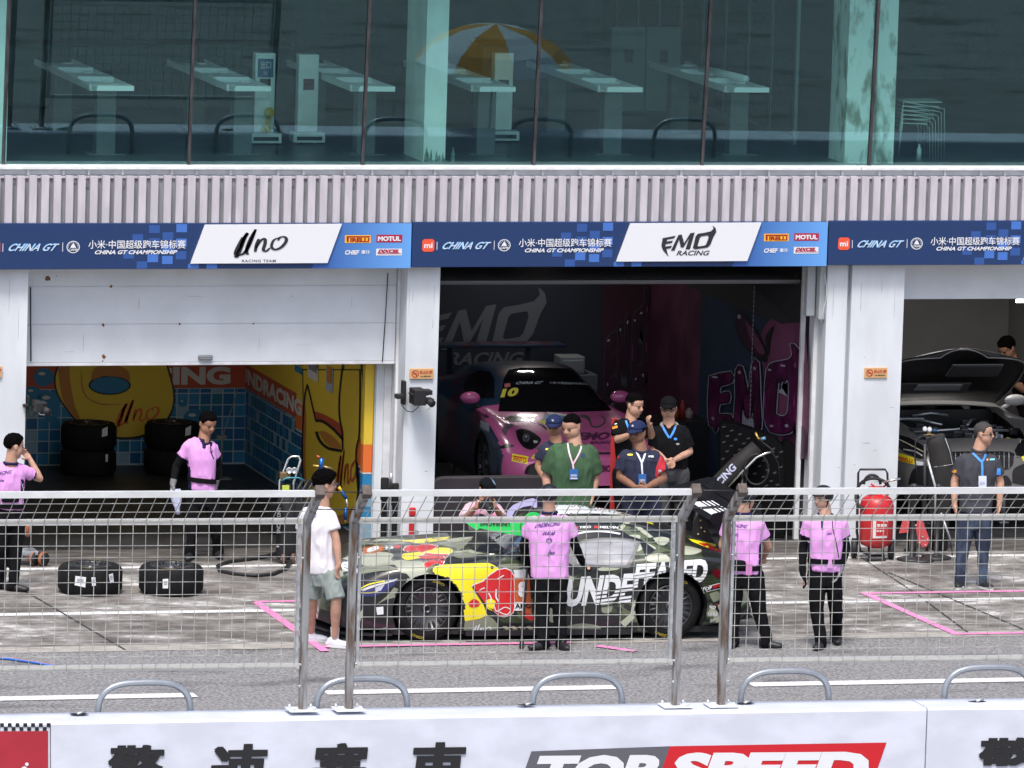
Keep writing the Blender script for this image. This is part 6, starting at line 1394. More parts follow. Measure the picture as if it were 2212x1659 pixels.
# decorations, measured off the photograph and laid on the body
Z2 = lambda pts: [(621 + x / 3.614, 999 + y / 3.614) for x, y in pts]
Z4 = lambda pts: [(1026 + x / 3.901, 1080 + y / 3.901) for x, y in pts]
M_CYEL = mat('vinyl_yellow', (.86, .74, .015), .3, coat=.5); M_CRED = mat('vinyl_red', (.62, .018, .022), .3, coat=.5); M_CWHT = mat('vinyl_white', (.76, .78, .80), .35, coat=.3); M_CORG = mat('vinyl_orange', (.52, .12, .04), .35, coat=.3); M_CBLK = mat('vinyl_black', (.010, .010, .012), .3, coat=.4); M_COLV = mat('vinyl_olive', (.22, .24, .17), .35, coat=.4); M_CBEI = mat('vinyl_beige', (.42, .44, .34), .35, coat=.4)
def car_glass(name, col, rough=.04):
    return mat(name, col, rough, spec=.8, coat=.5)
M_WIN = car_glass('car_window_glass', (.02, .024, .03))
def part_lay(name, label, fn, m, bv=None, parent=None):
    q = MB(); fn(q, bv or CBV); return q.build(name, m, parent or car, label) if q.v else None
LP = lambda pts, off, m, L=7: (lambda q, bv: lay_poly(q, bv, pts, off, m, L=L))
def multi(*fs):
    def g(q, bv):
        for f in fs: f(q, bv)
    return g
def LT(body, o, ex, ey, off, m, sh=0, bold=.03): return lambda q, bv: lay_text(q, bv, body, o, ex, ey, off, m, sh, bold)
def LL(pts, w, off, m, k=4): return lambda q, bv: lay_line(q, bv, pts, w, off, m, k)
sp = lambda pts, k=3: [tuple(p) for p in smooth_path(pts + [pts[0]], k)][:-1]
# windscreen and side glass
WS = Z2([(1470, 690), (1490, 660), (1560, 590), (1622, 528), (1700, 480)]) + [(1200, 1112), (1236, 1108), (1218, 1130), (1190, 1160), (1165, 1190), (1146, 1207)] + Z2([(1840, 742), (1700, 725), (1560, 705)])
part_lay('windscreen', None, LP(WS, .006, M_WIN), M_WIN)
part_lay('windscreen_surround', None, multi(LP(Z2([(1400, 630), (1430, 610), (1520, 590), (1490, 650), (1460, 690), (1420, 670)]), .008, M_CBLK), LL([WS[-1], WS[0]], 3, .009, M_CBLK), LL(WS[0:5], 2.6, .009, M_CBLK), LL(WS[6:11], 5, .009, M_CBLK)), M_CBLK)
SWN = [(1238, 1178), (1262, 1166), (1290, 1162), (1330, 1161), (1360, 1164), (1384, 1170), (1372, 1200), (1359, 1227), (1330, 1226), (1290, 1224), (1240, 1224), (1222, 1212)]
part_lay('side_window', None, multi(LP(SWN, .008, mat('window_frame_grey', (.16, .16, .16), .4)), LP([(1245, 1181), (1265, 1170), (1292, 1166), (1330, 1165), (1358, 1168), (1375, 1174), (1365, 1198), (1353, 1222), (1330, 1222), (1290, 1220), (1246, 1219)], .012, mat('window_reflection_grey', (.30, .31, .33), .10, spec=.9, var=.25, scale=4, stretch=(1, 1, 3)))), M_WIN)  # pale streaky glass colour carries the window's reflection
part_lay('door_top_band', None, multi(LP(Z4([(815, 262), (900, 235), (1000, 222), (1120, 225), (1240, 258), (1300, 300), (1400, 330), (1520, 420), (1440, 480), (1390, 360), (1240, 318), (1060, 310), (900, 325), (840, 345)]), .005, M_CBLK), LL(Z4([(830, 300), (900, 275), (1010, 263), (1120, 268), (1225, 285)]), 3.6, .009, M_CWHT), LP(Z4([(818, 230), (866, 222), (866, 246), (818, 254)]), .009, M_CRED), LT('YIBO', Z4([(875, 240)])[0], (26, -1), (1, -5), .009, M_CWHT, 0, .03), LT('MELVIN', Z4([(1050, 238)])[0], (40, 1), (1, -5), .009, M_CWHT, 0, .03), LP(Z4([(1005, 218), (1040, 218), (1040, 238), (1005, 238)]), .009, M_CRED)), M_CBLK)
part_lay('roof_panel', None, multi(LP([(1195, 1092), (1232, 1086), (1280, 1085), (1320, 1090), (1356, 1106), (1330, 1111), (1280, 1109), (1230, 1110), (1200, 1114)], .005, M_CWHT, L=4), LP([(1290, 1116), (1346, 1117), (1350, 1122), (1306, 1121)], .005, M_CWHT)), M_CWHT)
part_lay('tail_stripe', None, multi(LP(Z4([(1800, 325), (1900, 345), (2040, 375), (2100, 420), (2080, 440), (1990, 415), (1900, 380), (1830, 350)]), .005, M_CYEL), LP(Z4([(1880, 360), (1960, 365), (2030, 400), (2090, 430), (2060, 440), (1960, 405)]), .009, M_CRED), LP(Z4([(1350, 140), (1500, 195), (1505, 208), (1440, 190)]), .006, M_CYEL)), M_CYEL)
part_lay('camouflage_patch', None, multi(LP(sp(Z4([(1500, 320), (1580, 310), (1640, 330), (1600, 380), (1540, 370)])), .004, M_CBEI), LP(sp(Z4([(1720, 380), (1800, 390), (1910, 420), (1860, 455), (1760, 460), (1740, 420)])), .004, M_CBEI), LP(sp(Z4([(1430, 480), (1520, 450), (1610, 460), (1640, 520), (1470, 520)])), .004, M_CBEI), LP(Z4([(1340, 220), (1400, 230), (1500, 310), (1470, 320), (1400, 270)]), .007, M_CBEI), LP(sp(Z4([(1030, 580), (1100, 560), (1220, 565), (1190, 590), (1060, 598)])), .004, M_CBEI)), M_CBEI)
part_lay('sill_patch', None, multi(LP(sp(Z4([(1070, 850), (1150, 830), (1150, 940), (1070, 945)])), .003, M_COLV), LP(Z4([(1330, 850), (1375, 845), (1360, 980), (1260, 1075), (1225, 1030), (1310, 960)]), .003, M_CBEI), LP(sp(Z4([(780, 1060), (900, 1040), (1040, 1060), (1040, 1100), (800, 1090)])), .003, M_COLV), LP(Z4([(740, 960), (1230, 950), (1230, 1030), (1040, 1080), (740, 1080)]), .002, M_CBLK), LP(sp(Z4([(1905, 800), (1940, 790), (1945, 900), (1920, 940)])), .003, M_COLV), LP(sp(Z4([(1975, 790), (2050, 770), (2060, 830), (2010, 860)])), .003, M_COLV)), M_COLV)
# yellow wing with the red animal behind it
part_lay('yellow_fender', None, multi(LP(Z2([(1135, 830), (1150, 812), (1200, 800), (1330, 792), (1570, 785), (1610, 800), (1660, 835), (1590, 890), (1530, 930), (1440, 965), (1450, 985), (1530, 1110), (1560, 1195), (1500, 1220), (1385, 1240), (1372, 1120), (1325, 1020), (1250, 962), (1190, 932), (1138, 922)]), .004, M_CYEL), LP(circle2(Z2([(1598, 818)])[0], 3.4, 12), .008, M_CBLK)), M_CYEL)
RED = Z2([(1444, 962), (1530, 930), (1580, 880), (1640, 840), (1700, 830), (1740, 845), (1766, 885), (1772, 1120), (1760, 1170), (1735, 1190), (1690, 1204), (1650, 1195), (1605, 1150), (1545, 1108), (1490, 1040)])
OUTL = [(1106 + 22 + (x - 1078) * 1.045 - 50, 1290 + (y - 1290) * 1.035) for x, y in RED]
part_lay('red_bull_print', None, multi(LP(OUTL, .006, M_CWHT), LP(RED, .009, M_CRED), LP(Z2([(1545, 1080), (1590, 1060), (1625, 1085), (1600, 1160), (1560, 1140)]), .012, M_CYEL), LP(sp(Z2([(1410, 1100), (1450, 1065), (1490, 1080), (1500, 1110), (1470, 1130), (1430, 1128)])), .010, M_CRED),
    LL(Z2([(1570, 1020), (1590, 1060), (1585, 1090)]), 2.6, .013, M_CWHT), LL(Z2([(1630, 990), (1628, 1050), (1650, 1085)]), 3, .013, M_CWHT), LL(Z2([(1610, 1110), (1630, 1160), (1660, 1150), (1700, 1130), (1740, 1150), (1720, 1185), (1680, 1180), (1655, 1165)]), 2, .013, M_CWHT), LL(Z2([(1500, 1000), (1520, 985), (1540, 980)]), 2, .013, M_CWHT), LL(Z2([(1640, 910), (1690, 880)]), 2.6, .013, M_CWHT), LL(Z2([(1446, 970), (1500, 1050), (1548, 1112), (1606, 1155)]), 3, .012, M_CBLK)), M_CRED)
part_lay('door_number', None, multi(LP(Z2([(1772, 900), (1890, 900), (1910, 1240), (1880, 1230), (1850, 1160), (1772, 1155)]), .006, M_CORG), LP(Z2([(1766, 838), (1870, 835), (1890, 902), (1775, 902)]), .006, M_CWHT), LT('8', Z2([(1800, 1052)])[0], (19, 0), (0, -34), .010, M_CWHT, 0, .07), LP(Z2([(1770, 1092), (1845, 1088), (1845, 1156), (1770, 1157)]), .010, M_CWHT), LT('AMG', Z2([(1776, 1142)])[0], (34, -1), (0, -11), .013, M_CBLK, 0, .03), LP(Z2([(1820, 1165), (1880, 1180), (1920, 1200), (1925, 1230), (1870, 1222), (1830, 1195)]), .010, M_CRED)), M_CORG)
part_lay('big_lettering', None, multi(LT('UNDE', Z4([(748, 905)])[0], (150, -10), (6, -64), .007, M_CWHT, .04, .05), LT('FEATED', Z4([(1335, 745)])[0], (162, -13), (2, -52), .007, M_CWHT, .03, .05)), M_CWHT)
part_lay('lettering_stripe', None, multi(*[LL(Z4([(1015, 772 + 33 * k), (1340, 738 + 30 * k)]), 2.6, .010, M_CBLK) for k in range(5)], *[LL(Z4([(1340, 640 + 26 * k), (1660, 590 + 27 * k), (1760, 590 + 27 * k), (2010, 600 + 26 * k)]), 1.1, .010, M_CBLK) for k in range(6)]), M_CBLK)
part_lay('sponsor_lettering', None, multi(LP(Z4([(1900, 742), (2090, 692), (2090, 742), (1900, 790)]), .006, M_CWHT), LP(Z4([(1907, 745), (2090, 698), (2090, 736), (1907, 782)]), .009, M_CBLK), LT('TOP', Z4([(1912, 774)])[0], (22, -6), (0, -7), .012, M_CWHT, 0, .03), LT('SPEED', Z4([(2004, 748)])[0], (34, -9), (0, -7), .012, M_CRED, 0, .03), LT('tcp', Z4([(1975, 925)])[0], (14, 0), (0, -10), .006, M_CWHT, 0, .02), LP(Z4([(2028, 880), (2045, 872), (2044, 892)]), .008, M_CRED), LT('Red Bull', Z4([(1962, 980)])[0], (21, 0), (0, -9), .006, M_CWHT, 0, .02), LT('JUT', Z4([(1982, 1035)])[0], (10, 0), (0, -8), .006, M_CWHT, 0, .03)), M_CWHT)
part_lay('fender_patch', None, multi(LP(Z2([(1385, 1240), (1500, 1222), (1562, 1200), (1600, 1215), (1640, 1260), (1640, 1370), (1366, 1375)]), .003, M_COLV)), M_COLV)
def uno_at(o, w_, h_, off, m):
    def g(q, bv):
        for pts, wd in UNO:
            s_ = smooth_path(pts, 4); n = len(s_); v, f = ribbon([(o[0] + w_ * x, o[1] - h_ * y) for x, y in s_], [max(2.2, wd * w_ * .9 * (.5 + .5 * math.sin(math.pi * (i + 1) / (n + 1)))) for i in range(n)]); lay(q, bv, v, f, off, m)
    return g
part_lay('team_lettering', None, uno_at(Z2([(1440, 1352)])[0], 42, 25, .007, M_CWHT), M_CWHT)
part_lay('side_vent', None, multi(LP(Z2([(1650, 1262), (1930, 1258), (1940, 1345), (1700, 1350)]), .004, M_CBLK), *[LP(Z2([(1680 + 62 * k, 1278), (1712 + 62 * k, 1278), (1760 + 62 * k, 1328), (1722 + 62 * k, 1330)]), .008, mat('vent_tan', (.36, .30, .20), .6)) for k in range(4)]), M_CBLK)
# nose
part_lay('headlight_surround', None, multi(LP(Z2([(500, 960), (560, 900), (640, 885), (740, 858), (840, 850), (930, 868), (960, 905), (950, 935), (880, 985), (820, 1040), (700, 1090), (560, 1100), (500, 1060)]), .004, M_CBLK), LP(Z2([(430, 960), (510, 960), (520, 1100), (560, 1110), (700, 1095), (800, 1050), (860, 1010), (900, 1050), (860, 1130), (850, 1390), (540, 1390), (430, 1330), (420, 1050)]), .003, M_CBLK)), M_CBLK)
part_lay('headlight', None, multi(LP(Z2([(545, 1000), (600, 960), (700, 930), (800, 908), (868, 905), (830, 960), (760, 1010), (680, 1045), (560, 1045)]), .008, mat('headlight_lens', (.045, .045, .16), .12, coat=.6)), LP(Z2([(560, 1000), (640, 965), (860, 905), (840, 925), (700, 965), (600, 1000)]), .012, mat('light_strip_pale', (.62, .62, .60), .3)), LL(Z2([(550, 995), (640, 950), (760, 925)]), 2.6, .015, M_CYEL), LL(Z2([(545, 1015), (640, 1018), (700, 1010)]), 2.2, .015, M_CYEL), LP(Z2([(690, 975), (760, 950), (730, 1000), (690, 1010)]), .014, mat('lens_white', (.5, .5, .62), .2))), M_CBLK)
part_lay('nose_stripe', None, multi(LP(Z2([(690, 1115), (790, 1030), (830, 975), (860, 985), (980, 955), (900, 1010), (860, 1050), (770, 1070)]), .008, M_COLV), LP(Z2([(540, 1240), (560, 1180), (590, 1140), (580, 1210), (545, 1300)]), .008, M_CBEI), LP(Z2([(640, 1330), (700, 1300), (770, 1285), (765, 1320), (690, 1335)]), .008, mat('duct_grey', (.22, .22, .22), .4)), LP(Z2([(692, 1130), (748, 1125), (750, 1185), (700, 1190)]), .008, M_CWHT), LL(Z2([(540, 1350), (850, 1342)]), 1.5, .008, mat('duct_grey', (.22, .22, .22), .4))), M_COLV)
part_lay('bonnet_patch', None, multi(LP(Z2([(420, 790), (455, 757), (520, 800), (572, 858), (520, 868), (410, 830)]), .004, M_CWHT), *[LL(Z2([(440 + 30 * k, 790 + 22 * k), (462 + 30 * k, 805 + 22 * k)]), 1.2, .008, M_CBLK) for k in range(3)], *[LL(Z2([(440 + 30 * k, 815 + 12 * k), (470 + 30 * k, 830 + 12 * k)]), 1.2, .008, M_CBLK) for k in range(2)]), M_CWHT)
part_lay('bonnet_camouflage', None, multi(LP(sp(Z2([(430, 750), (520, 715), (640, 700), (760, 700), (830, 720), (800, 770), (880, 760), (960, 770), (1060, 775), (1080, 800), (980, 830), (860, 835), (840, 800), (760, 800), (640, 810), (560, 790)])), .0025, M_CBEI), LP(sp(Z2([(905, 850), (980, 838), (1060, 850), (1110, 880), (1080, 910), (1010, 930), (950, 935), (965, 900), (930, 875)])), .0025, M_CBEI), LP(sp(Z2([(540, 830), (640, 800), (760, 800), (860, 830), (700, 850), (560, 870)])), .0022, M_COLV), LP(sp(Z2([(1100, 640), (1200, 620), (1330, 600), (1440, 590), (1400, 640), (1330, 690), (1300, 660)])), .0022, M_COLV), LP(sp(Z2([(1210, 600), (1350, 585), (1450, 580), (1400, 600), (1300, 620)])), .0025, M_CBEI), LP(sp(Z2([(1290, 720), (1400, 700), (1480, 720), (1450, 745), (1330, 745)])), .0025, M_COLV), LP(sp(Z2([(1640, 800), (1740, 790), (1850, 795), (1800, 830), (1700, 825)])), .0025, M_COLV)), M_CBEI)
part_lay('bonnet_number', None, multi(LP(Z2([(578, 680), (600, 660), (760, 650), (757, 680), (700, 705), (590, 712)]), .005, M_CORG), LP(Z2([(760, 650), (830, 645), (825, 672), (757, 680)]), .005, M_CWHT), LT('8', Z2([(620, 705)])[0], (28, -8), (-2, -9), .009, M_CWHT, 0, .05), LP(sp(Z2([(830, 655), (860, 643), (885, 652), (870, 668), (840, 668)])), .006, M_CRED), LP(sp(Z2([(560, 740), (640, 720), (740, 735), (750, 765), (650, 775), (580, 765)])), .004, M_CBEI)), M_CORG)
BULL1 = Z2([(905, 680), (925, 655), (960, 645), (1010, 650), (1060, 638), (1110, 640), (1170, 652), (1130, 680), (1080, 690), (1050, 705), (1020, 690), (960, 695), (935, 705)]); BULL2 = Z2([(1015, 728), (1060, 722), (1080, 705), (1140, 712), (1260, 715), (1235, 745), (1215, 790), (1190, 808), (1180, 785), (1150, 790), (1120, 800), (1105, 818), (1070, 815), (1065, 790), (1090, 775), (1085, 755), (1040, 748)])
gr = lambda P, k: [(np.mean([p[0] for p in P]) + (x - np.mean([p[0] for p in P])) * k, np.mean([p[1] for p in P]) + (y - np.mean([p[1] for p in P])) * k) for x, y in P]
part_lay('bonnet_bulls', None, multi(LP(sp(Z2([(888, 735), (905, 712), (960, 705), (1080, 690), (1170, 665), (1260, 668), (1292, 690), (1265, 712), (1160, 712), (1080, 722), (1030, 745), (930, 762)])), .004, M_CYEL), LP(gr(BULL1, 1.06), .007, M_CWHT), LP(BULL1, .010, M_CRED), LP(gr(BULL2, 1.06), .007, M_CWHT), LP(BULL2, .010, M_CRED)), M_CRED)
part_lay('bonnet_vent', None, multi(LP(Z2([(1300, 770), (1340, 748), (1480, 738), (1560, 745), (1480, 765), (1330, 778)]), .004, M_CBLK), LP(Z2([(1480, 640), (1580, 600), (1650, 590), (1600, 615), (1500, 660)]), .004, M_CBLK), LP(Z2([(590, 650), (660, 625), (800, 622), (795, 640), (640, 655)]), .004, M_CBLK)), M_CBLK)
part_lay('yellow_fender', None, LP(Z2([(862, 612), (1000, 600), (1275, 578), (1225, 605), (1080, 628), (1000, 630), (960, 618)]), .004, M_CYEL), M_CYEL)
# mirrors, tail lamp, wiper
for a in (-1, 1):
    mb = MB(); c = CP(1.02, a * 1.06, .985); Mx = Matrix((CX, CY, Vector((0, 0, 1)))).transposed(); mb.ell(c, (.075, .13, .075), M=Mx, n=16, k=10); mb.tube([CP(1.0, a * .90, .90), CP(1.01, a * .98, .95)], [.03, .025], 8); mb.build('mirror', M_GLOSSB, car)
part_lay('tail_lamp', None, LP(sp(Z4([(1985, 600), (2080, 580), (2085, 640), (2040, 655)])), .006, mat('lamp_dark_red', (.12, .005, .012), .2, coat=.5)), M_CRED)
mb = MB(); mb.tube([CP(.93, -.1, .975), CP(1.25, .12, 1.115)], .008, 5); mb.build('wiper', M_BLK, car)
mb = MB(); mb.tube([CP(3.58, -.55, .24), CP(3.66, -.55, .24)], .05, 10); mb.tube([CP(3.58, .55, .24), CP(3.66, .55, .24)], .05, 10); slab(mb, [(3.0, .10), (3.62, .20), (3.62, .22), (3.0, .12)], -.8, .8); mb.build('diffuser', M_CARB, car)
# ---------------- the pink car on jacks in the middle garage, nose towards us
M_PCAR = mat('pink_car_paint', (.50, .105, .27), .25, coat=.5); M_PDRK = mat('pink_car_dark_blue', (.010, .030, .065), .3, coat=.5, col2=(.05, .012, .03), scale=1.2, lo=.46, hi=.5); M_SHADEG = car_glass('dark_screen', (.006, .006, .008))
PCX, PCY, PLZ = 1.22, 1.30, .36
def PP(s, a, z): return Vector((PCX + a, PCY + s, z + PLZ))
PS = [(0, [(.60, .20), (.70, .28), (.72, .38), (.66, .47), (.52, .50), (.35, .51), (.15, .515), (0, .515)]),
      (.14, [(.84, .16), (.90, .28), (.91, .42), (.86, .53), (.70, .555), (.45, .56), (.2, .565), (0, .565)]),
      (.40, [(.92, .14), (.965, .28), (.97, .48), (.95, .62), (.80, .69), (.52, .625), (.22, .62), (0, .62)]),
      (.80, [(.95, .13), (1.0, .30), (1.0, .58), (.975, .76), (.82, .82), (.56, .74), (.25, .715), (0, .715)]),
      (1.25, [(.95, .12), (.985, .30), (.985, .60), (.96, .80), (.82, .865), (.60, .81), (.3, .80), (0, .80)]),
      (1.62, [(.93, .10), (.95, .30), (.95, .58), (.935, .80), (.82, .88), (.68, .865), (.35, .885), (0, .89)]),
      (2.05, [(.92, .10), (.94, .30), (.94, .58), (.925, .80), (.83, .90), (.68, 1.03), (.40, 1.09), (0, 1.11)]),
      (2.50, [(.92, .10), (.94, .30), (.94, .58), (.925, .80), (.83, .91), (.66, 1.12), (.50, 1.225), (0, 1.25)]),
      (3.0, [(.94, .10), (.97, .30), (.97, .58), (.95, .84), (.85, .93), (.66, 1.13), (.50, 1.245), (0, 1.27)]),
      (3.5, [(.99, .12), (1.02, .30), (1.02, .60), (1.0, .86), (.88, .95), (.62, 1.06), (.46, 1.17), (0, 1.20)]),
      (4.0, [(1.0, .14), (1.02, .32), (1.02, .60), (.99, .86), (.86, .93), (.58, .98), (.40, 1.04), (0, 1.06)]),
      (4.5, [(.93, .20), (.95, .36), (.94, .60), (.88, .78), (.76, .84), (.55, .86), (.3, .87), (0, .87)])]
pcar = thing('race_car', 'pink race car numbered 10 raised on jacks inside the middle garage', 'car', (PCX, PCY + 2.2, .004))
pb, PBV = loft_car('body', PS, PP, [M_PCAR, M_PDRK, M_CARB], pcar, ((.95, .34, .38, .6), (3.40, .34, .385, .6)), 150, 6, rule=lambda s, a, z: 2 if z < .17 else (1 if (s > 1.75 and True) or (s > .22 and abs(a) > .935) or (s > 1.15 and abs(a) > .86) else 0))  # dark blue roof; on the flanks this colour also stands for shade
for s in (.95, 3.40):
    for a in (-1, 1): wheel(pcar, PP(s, a * .97, .34), (a, 0, 0), lettering=None)
for s in (.55, 3.9):
    for a in (-.55, .55): mb = MB(); mb.tube([PP(s, a, -.358), PP(s, a, .2)], .03, 8); mb.box((PCX + a - .06, PCY + s - .06, .006), (PCX + a + .06, PCY + s + .06, .02)); mb.build('air_jack', M_STEEL, pcar)
mb = MB(); mb.box((PCX - .9, PCY + .3, PLZ + .08), (PCX + .9, PCY + 4.3, PLZ + .13)); mb.build('floor_pan', M_CARB, pcar)
mb = MB(); pl = [(-.98, .5), (-.95, .16), (-.72, -.04), (-.3, -.10)]; pl = pl + [(-x, y) for x, y in pl[::-1]]
mb.prism([(PCX + x, PCY + y) for x, y in pl], (0, 0, PLZ + .10), (1, 0, 0), (0, 1, 0), .025); mb.build('front_splitter', M_CARB, pcar)
ZP = lambda pts: [(939.7 + x / 5.389, 756 + y / 5.389) for x, y in pts]
def pl_(name, fn, m): return part_lay(name, None, fn, m, PBV, pcar)
pl_('windscreen', LP(ZP([(735, 712), (770, 520), (800, 330), (860, 230), (1000, 205), (1300, 205), (1560, 215), (1700, 290), (1880, 480), (2060, 705), (1600, 722), (1100, 720)]), .006, M_SHADEG), M_SHADEG)
pl_('side_window', LP(ZP([(330, 400), (380, 290), (520, 235), (640, 250), (690, 330), (690, 560), (560, 560), (360, 560)]), .006, M_SHADEG), M_SHADEG)
pl_('screen_print', multi(LT('10', ZP([(760, 555)])[0], (38, -4), (4, -19), .012, mat('number_yellow', (.62, .56, .05), .5), .05, .06), LT('CHINA GT', ZP([(930, 400)])[0], (62, -1), (0, -6), .012, mat('print_pale', (.30, .36, .42), .5), .1, .03), LT('小米·中国超级跑车锦标赛', ZP([(1330, 392)])[0], (85, 3), (0, -5), .012, mat('print_pale', (.30, .36, .42), .5), 0, .01), LP(ZP([(808, 392), (870, 385), (882, 425), (812, 438)]), .012, mat('print_dull_red', (.42, .10, .11), .5))), M_CYEL)
pl_('headlight', multi(LP(sp(ZP([(940, 940), (1000, 915), (1090, 930), (1180, 985), (1235, 1040), (1190, 1120), (1110, 1160), (1020, 1120), (960, 1030)])), .005, M_GLOSSB), LP(circle2(ZP([(1062, 1022)])[0], 8.4, 18, 9), .009, mat('lamp_silver', (.42, .44, .48), .15, .8)), LP(circle2(ZP([(1062, 1022)])[0], 5.6, 16, 6), .012, mat('lamp_dark', (.06, .065, .075), .1)), LP(circle2(ZP([(1060, 1008)])[0], 2.2, 10), .015, M_STEEL), LP(ZP([(1145, 1050), (1200, 1060), (1190, 1080), (1150, 1085)]), .009, M_STEEL)), M_GLOSSB)
pl_('wheel_arch_plum_patch', LP(sp(ZP([(830, 1000), (780, 940), (800, 880), (860, 855), (910, 885), (850, 930)])), .004, M_DPUR), M_DPUR)  # plum coloured patch laid on the fender
pl_('bonnet_print', multi(LP(sp(ZP([(800, 805), (860, 770), (960, 755), (1040, 765), (1090, 820), (1150, 850), (1260, 870), (1310, 940), (1180, 850), (1060, 830), (900, 835)])), .005, M_GLOSSB), LP(ZP([(1210, 840), (1300, 740), (1420, 735), (1540, 770), (1500, 830), (1300, 860)]), .006, mat('print_teal', (.03, .16, .28), .4)), LP(ZP([(1210, 845), (1235, 812), (1290, 818), (1285, 862)]), .009, mat('number_yellow', (.62, .56, .05), .5)), LP(ZP([(1300, 722), (1450, 735), (1540, 752), (1520, 768), (1320, 745)]), .010, M_LET), LL(ZP([(1680, 770), (1760, 770), (1800, 830), (1830, 885), (1900, 892), (1970, 850), (1975, 800), (1930, 765)]), 3.2, .008, M_INK), LP(sp(ZP([(1680, 770), (1720, 750), (1790, 770), (1815, 830), (1760, 800)])), .006, M_INK), LL(ZP([(880, 740), (1000, 830), (1100, 900), (1230, 985)]), .9, .006, M_PUR), LL(ZP([(900, 870), (980, 888), (1060, 886), (1110, 862)]), .9, .006, M_INK)), M_GLOSSB)
pl_('team_lettering', multi(LT('EMO', ZP([(1650, 1050)])[0], (73, -1), (2, -17), .006, M_PUR, .08, .05), LT('RACING', ZP([(1800, 1095)])[0], (46, 0), (1, -7.5), .006, M_PUR, .08, .04), LP(ZP([(1890, 1190), (2060, 1190), (2060, 1215), (1890, 1215)]), .005, M_INK), LT('EMO', ZP([(1930, 1420)])[0], (22, 0), (0, -15), .006, M_PUR, .05, .05)), M_PUR)
pl_('sponsor_patch', multi(LP(ZP([(900, 1205), (1090, 1240), (1070, 1330), (890, 1295)]), .006, M_CYEL), LT('PIRELLI', ZP([(908, 1290)])[0], (28, 5), (1, -8), .010, M_CRED, .03, .03), LP(ZP([(908, 1225), (1065, 1255), (1062, 1268), (906, 1240)]), .010, M_CRED), LP(sp(ZP([(1115, 1260), (1150, 1215), (1180, 1215), (1150, 1240), (1180, 1255), (1140, 1270)])), .006, mat('number_yellow', (.62, .56, .05), .5))), M_CYEL)
pl_('bumper_intake', multi(LP(sp(ZP([(1040, 1445), (1060, 1370), (1120, 1330), (1200, 1320), (1230, 1360), (1230, 1450)])), .005, M_CBLK), LP(ZP([(640, 1170), (900, 1130), (930, 1110), (830, 1090)]), .004, M_CBLK)), M_CBLK)
pl_('side_plate', multi(LP(ZP([(530, 815), (635, 860), (630, 955), (525, 905)]), .008, mat('plate_dim', (.20, .22, .25), .5)), LT('10', ZP([(530, 1090)])[0], (16, 3), (0, -24), .008, mat('print_dim_blue', (.05, .09, .14), .5), 0, .03)), M_LET)
for a in (-1, 1):
    mb = MB(); c = PP(1.78, a * .93, 1.0); mb.ell(c, (.125, .07, .075), M_PCAR, n=16, k=10); mb.tube([PP(1.75, a * .80, .87), PP(1.78, a * .88, .95)], [.025, .02], 8, M_BLK); mb.build('mirror', M_PCAR, pcar)
mb = MB(); mb.box((PCX - .95, PCY + 4.25, PLZ + 1.26), (PCX + .95, PCY + 4.6, PLZ + 1.30), bev=.015)
for a in (-.5, .5): mb.box((PCX + a - .012, PCY + 4.2, PLZ + .85), (PCX + a + .012, PCY + 4.45, PLZ + 1.255))
mb.build('rear_wing', M_PDRK, pcar)

# ---------------- the grey car with its bonnet up in the right garage
M_GCAR = mat('grey_car_paint', (.20, .195, .19), .3, .25, coat=.5); M_ENG = mat('engine_black', (.008, .008, .009), .4)
GX, GY, GZ = 6.05, .95, .30
def GG(s, a, z): return Vector((GX + a, GY + s, z + GZ))
GS = [(0, [(.50, .17), (.58, .28), (.60, .42), (.56, .55), (.46, .60), (.30, .62), (.15, .63), (0, .635)]),
      (.14, [(.78, .15), (.82, .28), (.82, .42), (.78, .58), (.65, .64), (.45, .67), (.2, .685), (0, .69)]),
      (.38, [(.92, .14), (.955, .28), (.96, .46), (.92, .65), (.78, .72), (.52, .745), (.25, .76), (0, .765)]),
      (.70, [(.97, .14), (1.0, .30), (1.01, .52), (.98, .75), (.86, .81), (.58, .80), (.28, .815), (0, .82)]),
      (1.15, [(.98, .13), (1.02, .30), (1.03, .56), (1.0, .81), (.88, .865), (.62, .85), (.3, .87), (0, .875)]),
      (1.75, [(.95, .10), (.97, .28), (.97, .55), (.96, .81), (.88, .89), (.66, .90), (.32, .92), (0, .925)]),
      (2.05, [(.94, .09), (.95, .28), (.945, .55), (.945, .80), (.88, .91), (.73, .94), (.36, .965), (0, .97)]),
      (2.35, [(.94, .09), (.95, .28), (.945, .55), (.94, .80), (.87, .915), (.74, 1.02), (.42, 1.08), (0, 1.10)]),
      (2.75, [(.94, .09), (.95, .28), (.945, .55), (.94, .80), (.86, .92), (.72, 1.11), (.54, 1.21), (0, 1.235)]),
      (3.2, [(.95, .09), (.955, .28), (.95, .55), (.945, .80), (.86, .92), (.71, 1.13), (.55, 1.235), (0, 1.262)]),
      (3.8, [(.99, .12), (1.02, .30), (1.03, .58), (1.01, .86), (.90, .95), (.66, 1.04), (.46, 1.135), (0, 1.165)]),
      (4.6, [(.93, .22), (.95, .36), (.94, .60), (.90, .80), (.80, .87), (.58, .89), (.3, .90), (0, .90)])]
gcar = thing('race_car', 'grey race car with its bonnet raised over the engine in the right garage', 'car', (GX, GY + 2.2, .004))
gb, GBV = loft_car('body', GS, GG, [M_GCAR, M_CARB, M_SHADEG], gcar, ((1.15, .35, .385, .6), (3.75, .35, .39, .6)), 150, 6, rule=lambda s, a, z: 1 if z < .17 else (2 if s > 2.12 and z > .93 and z < 1.21 else 0), hole=lambda p: .42 < p[0] < 1.95 and abs(p[1]) < .70 and p[2] > .6)
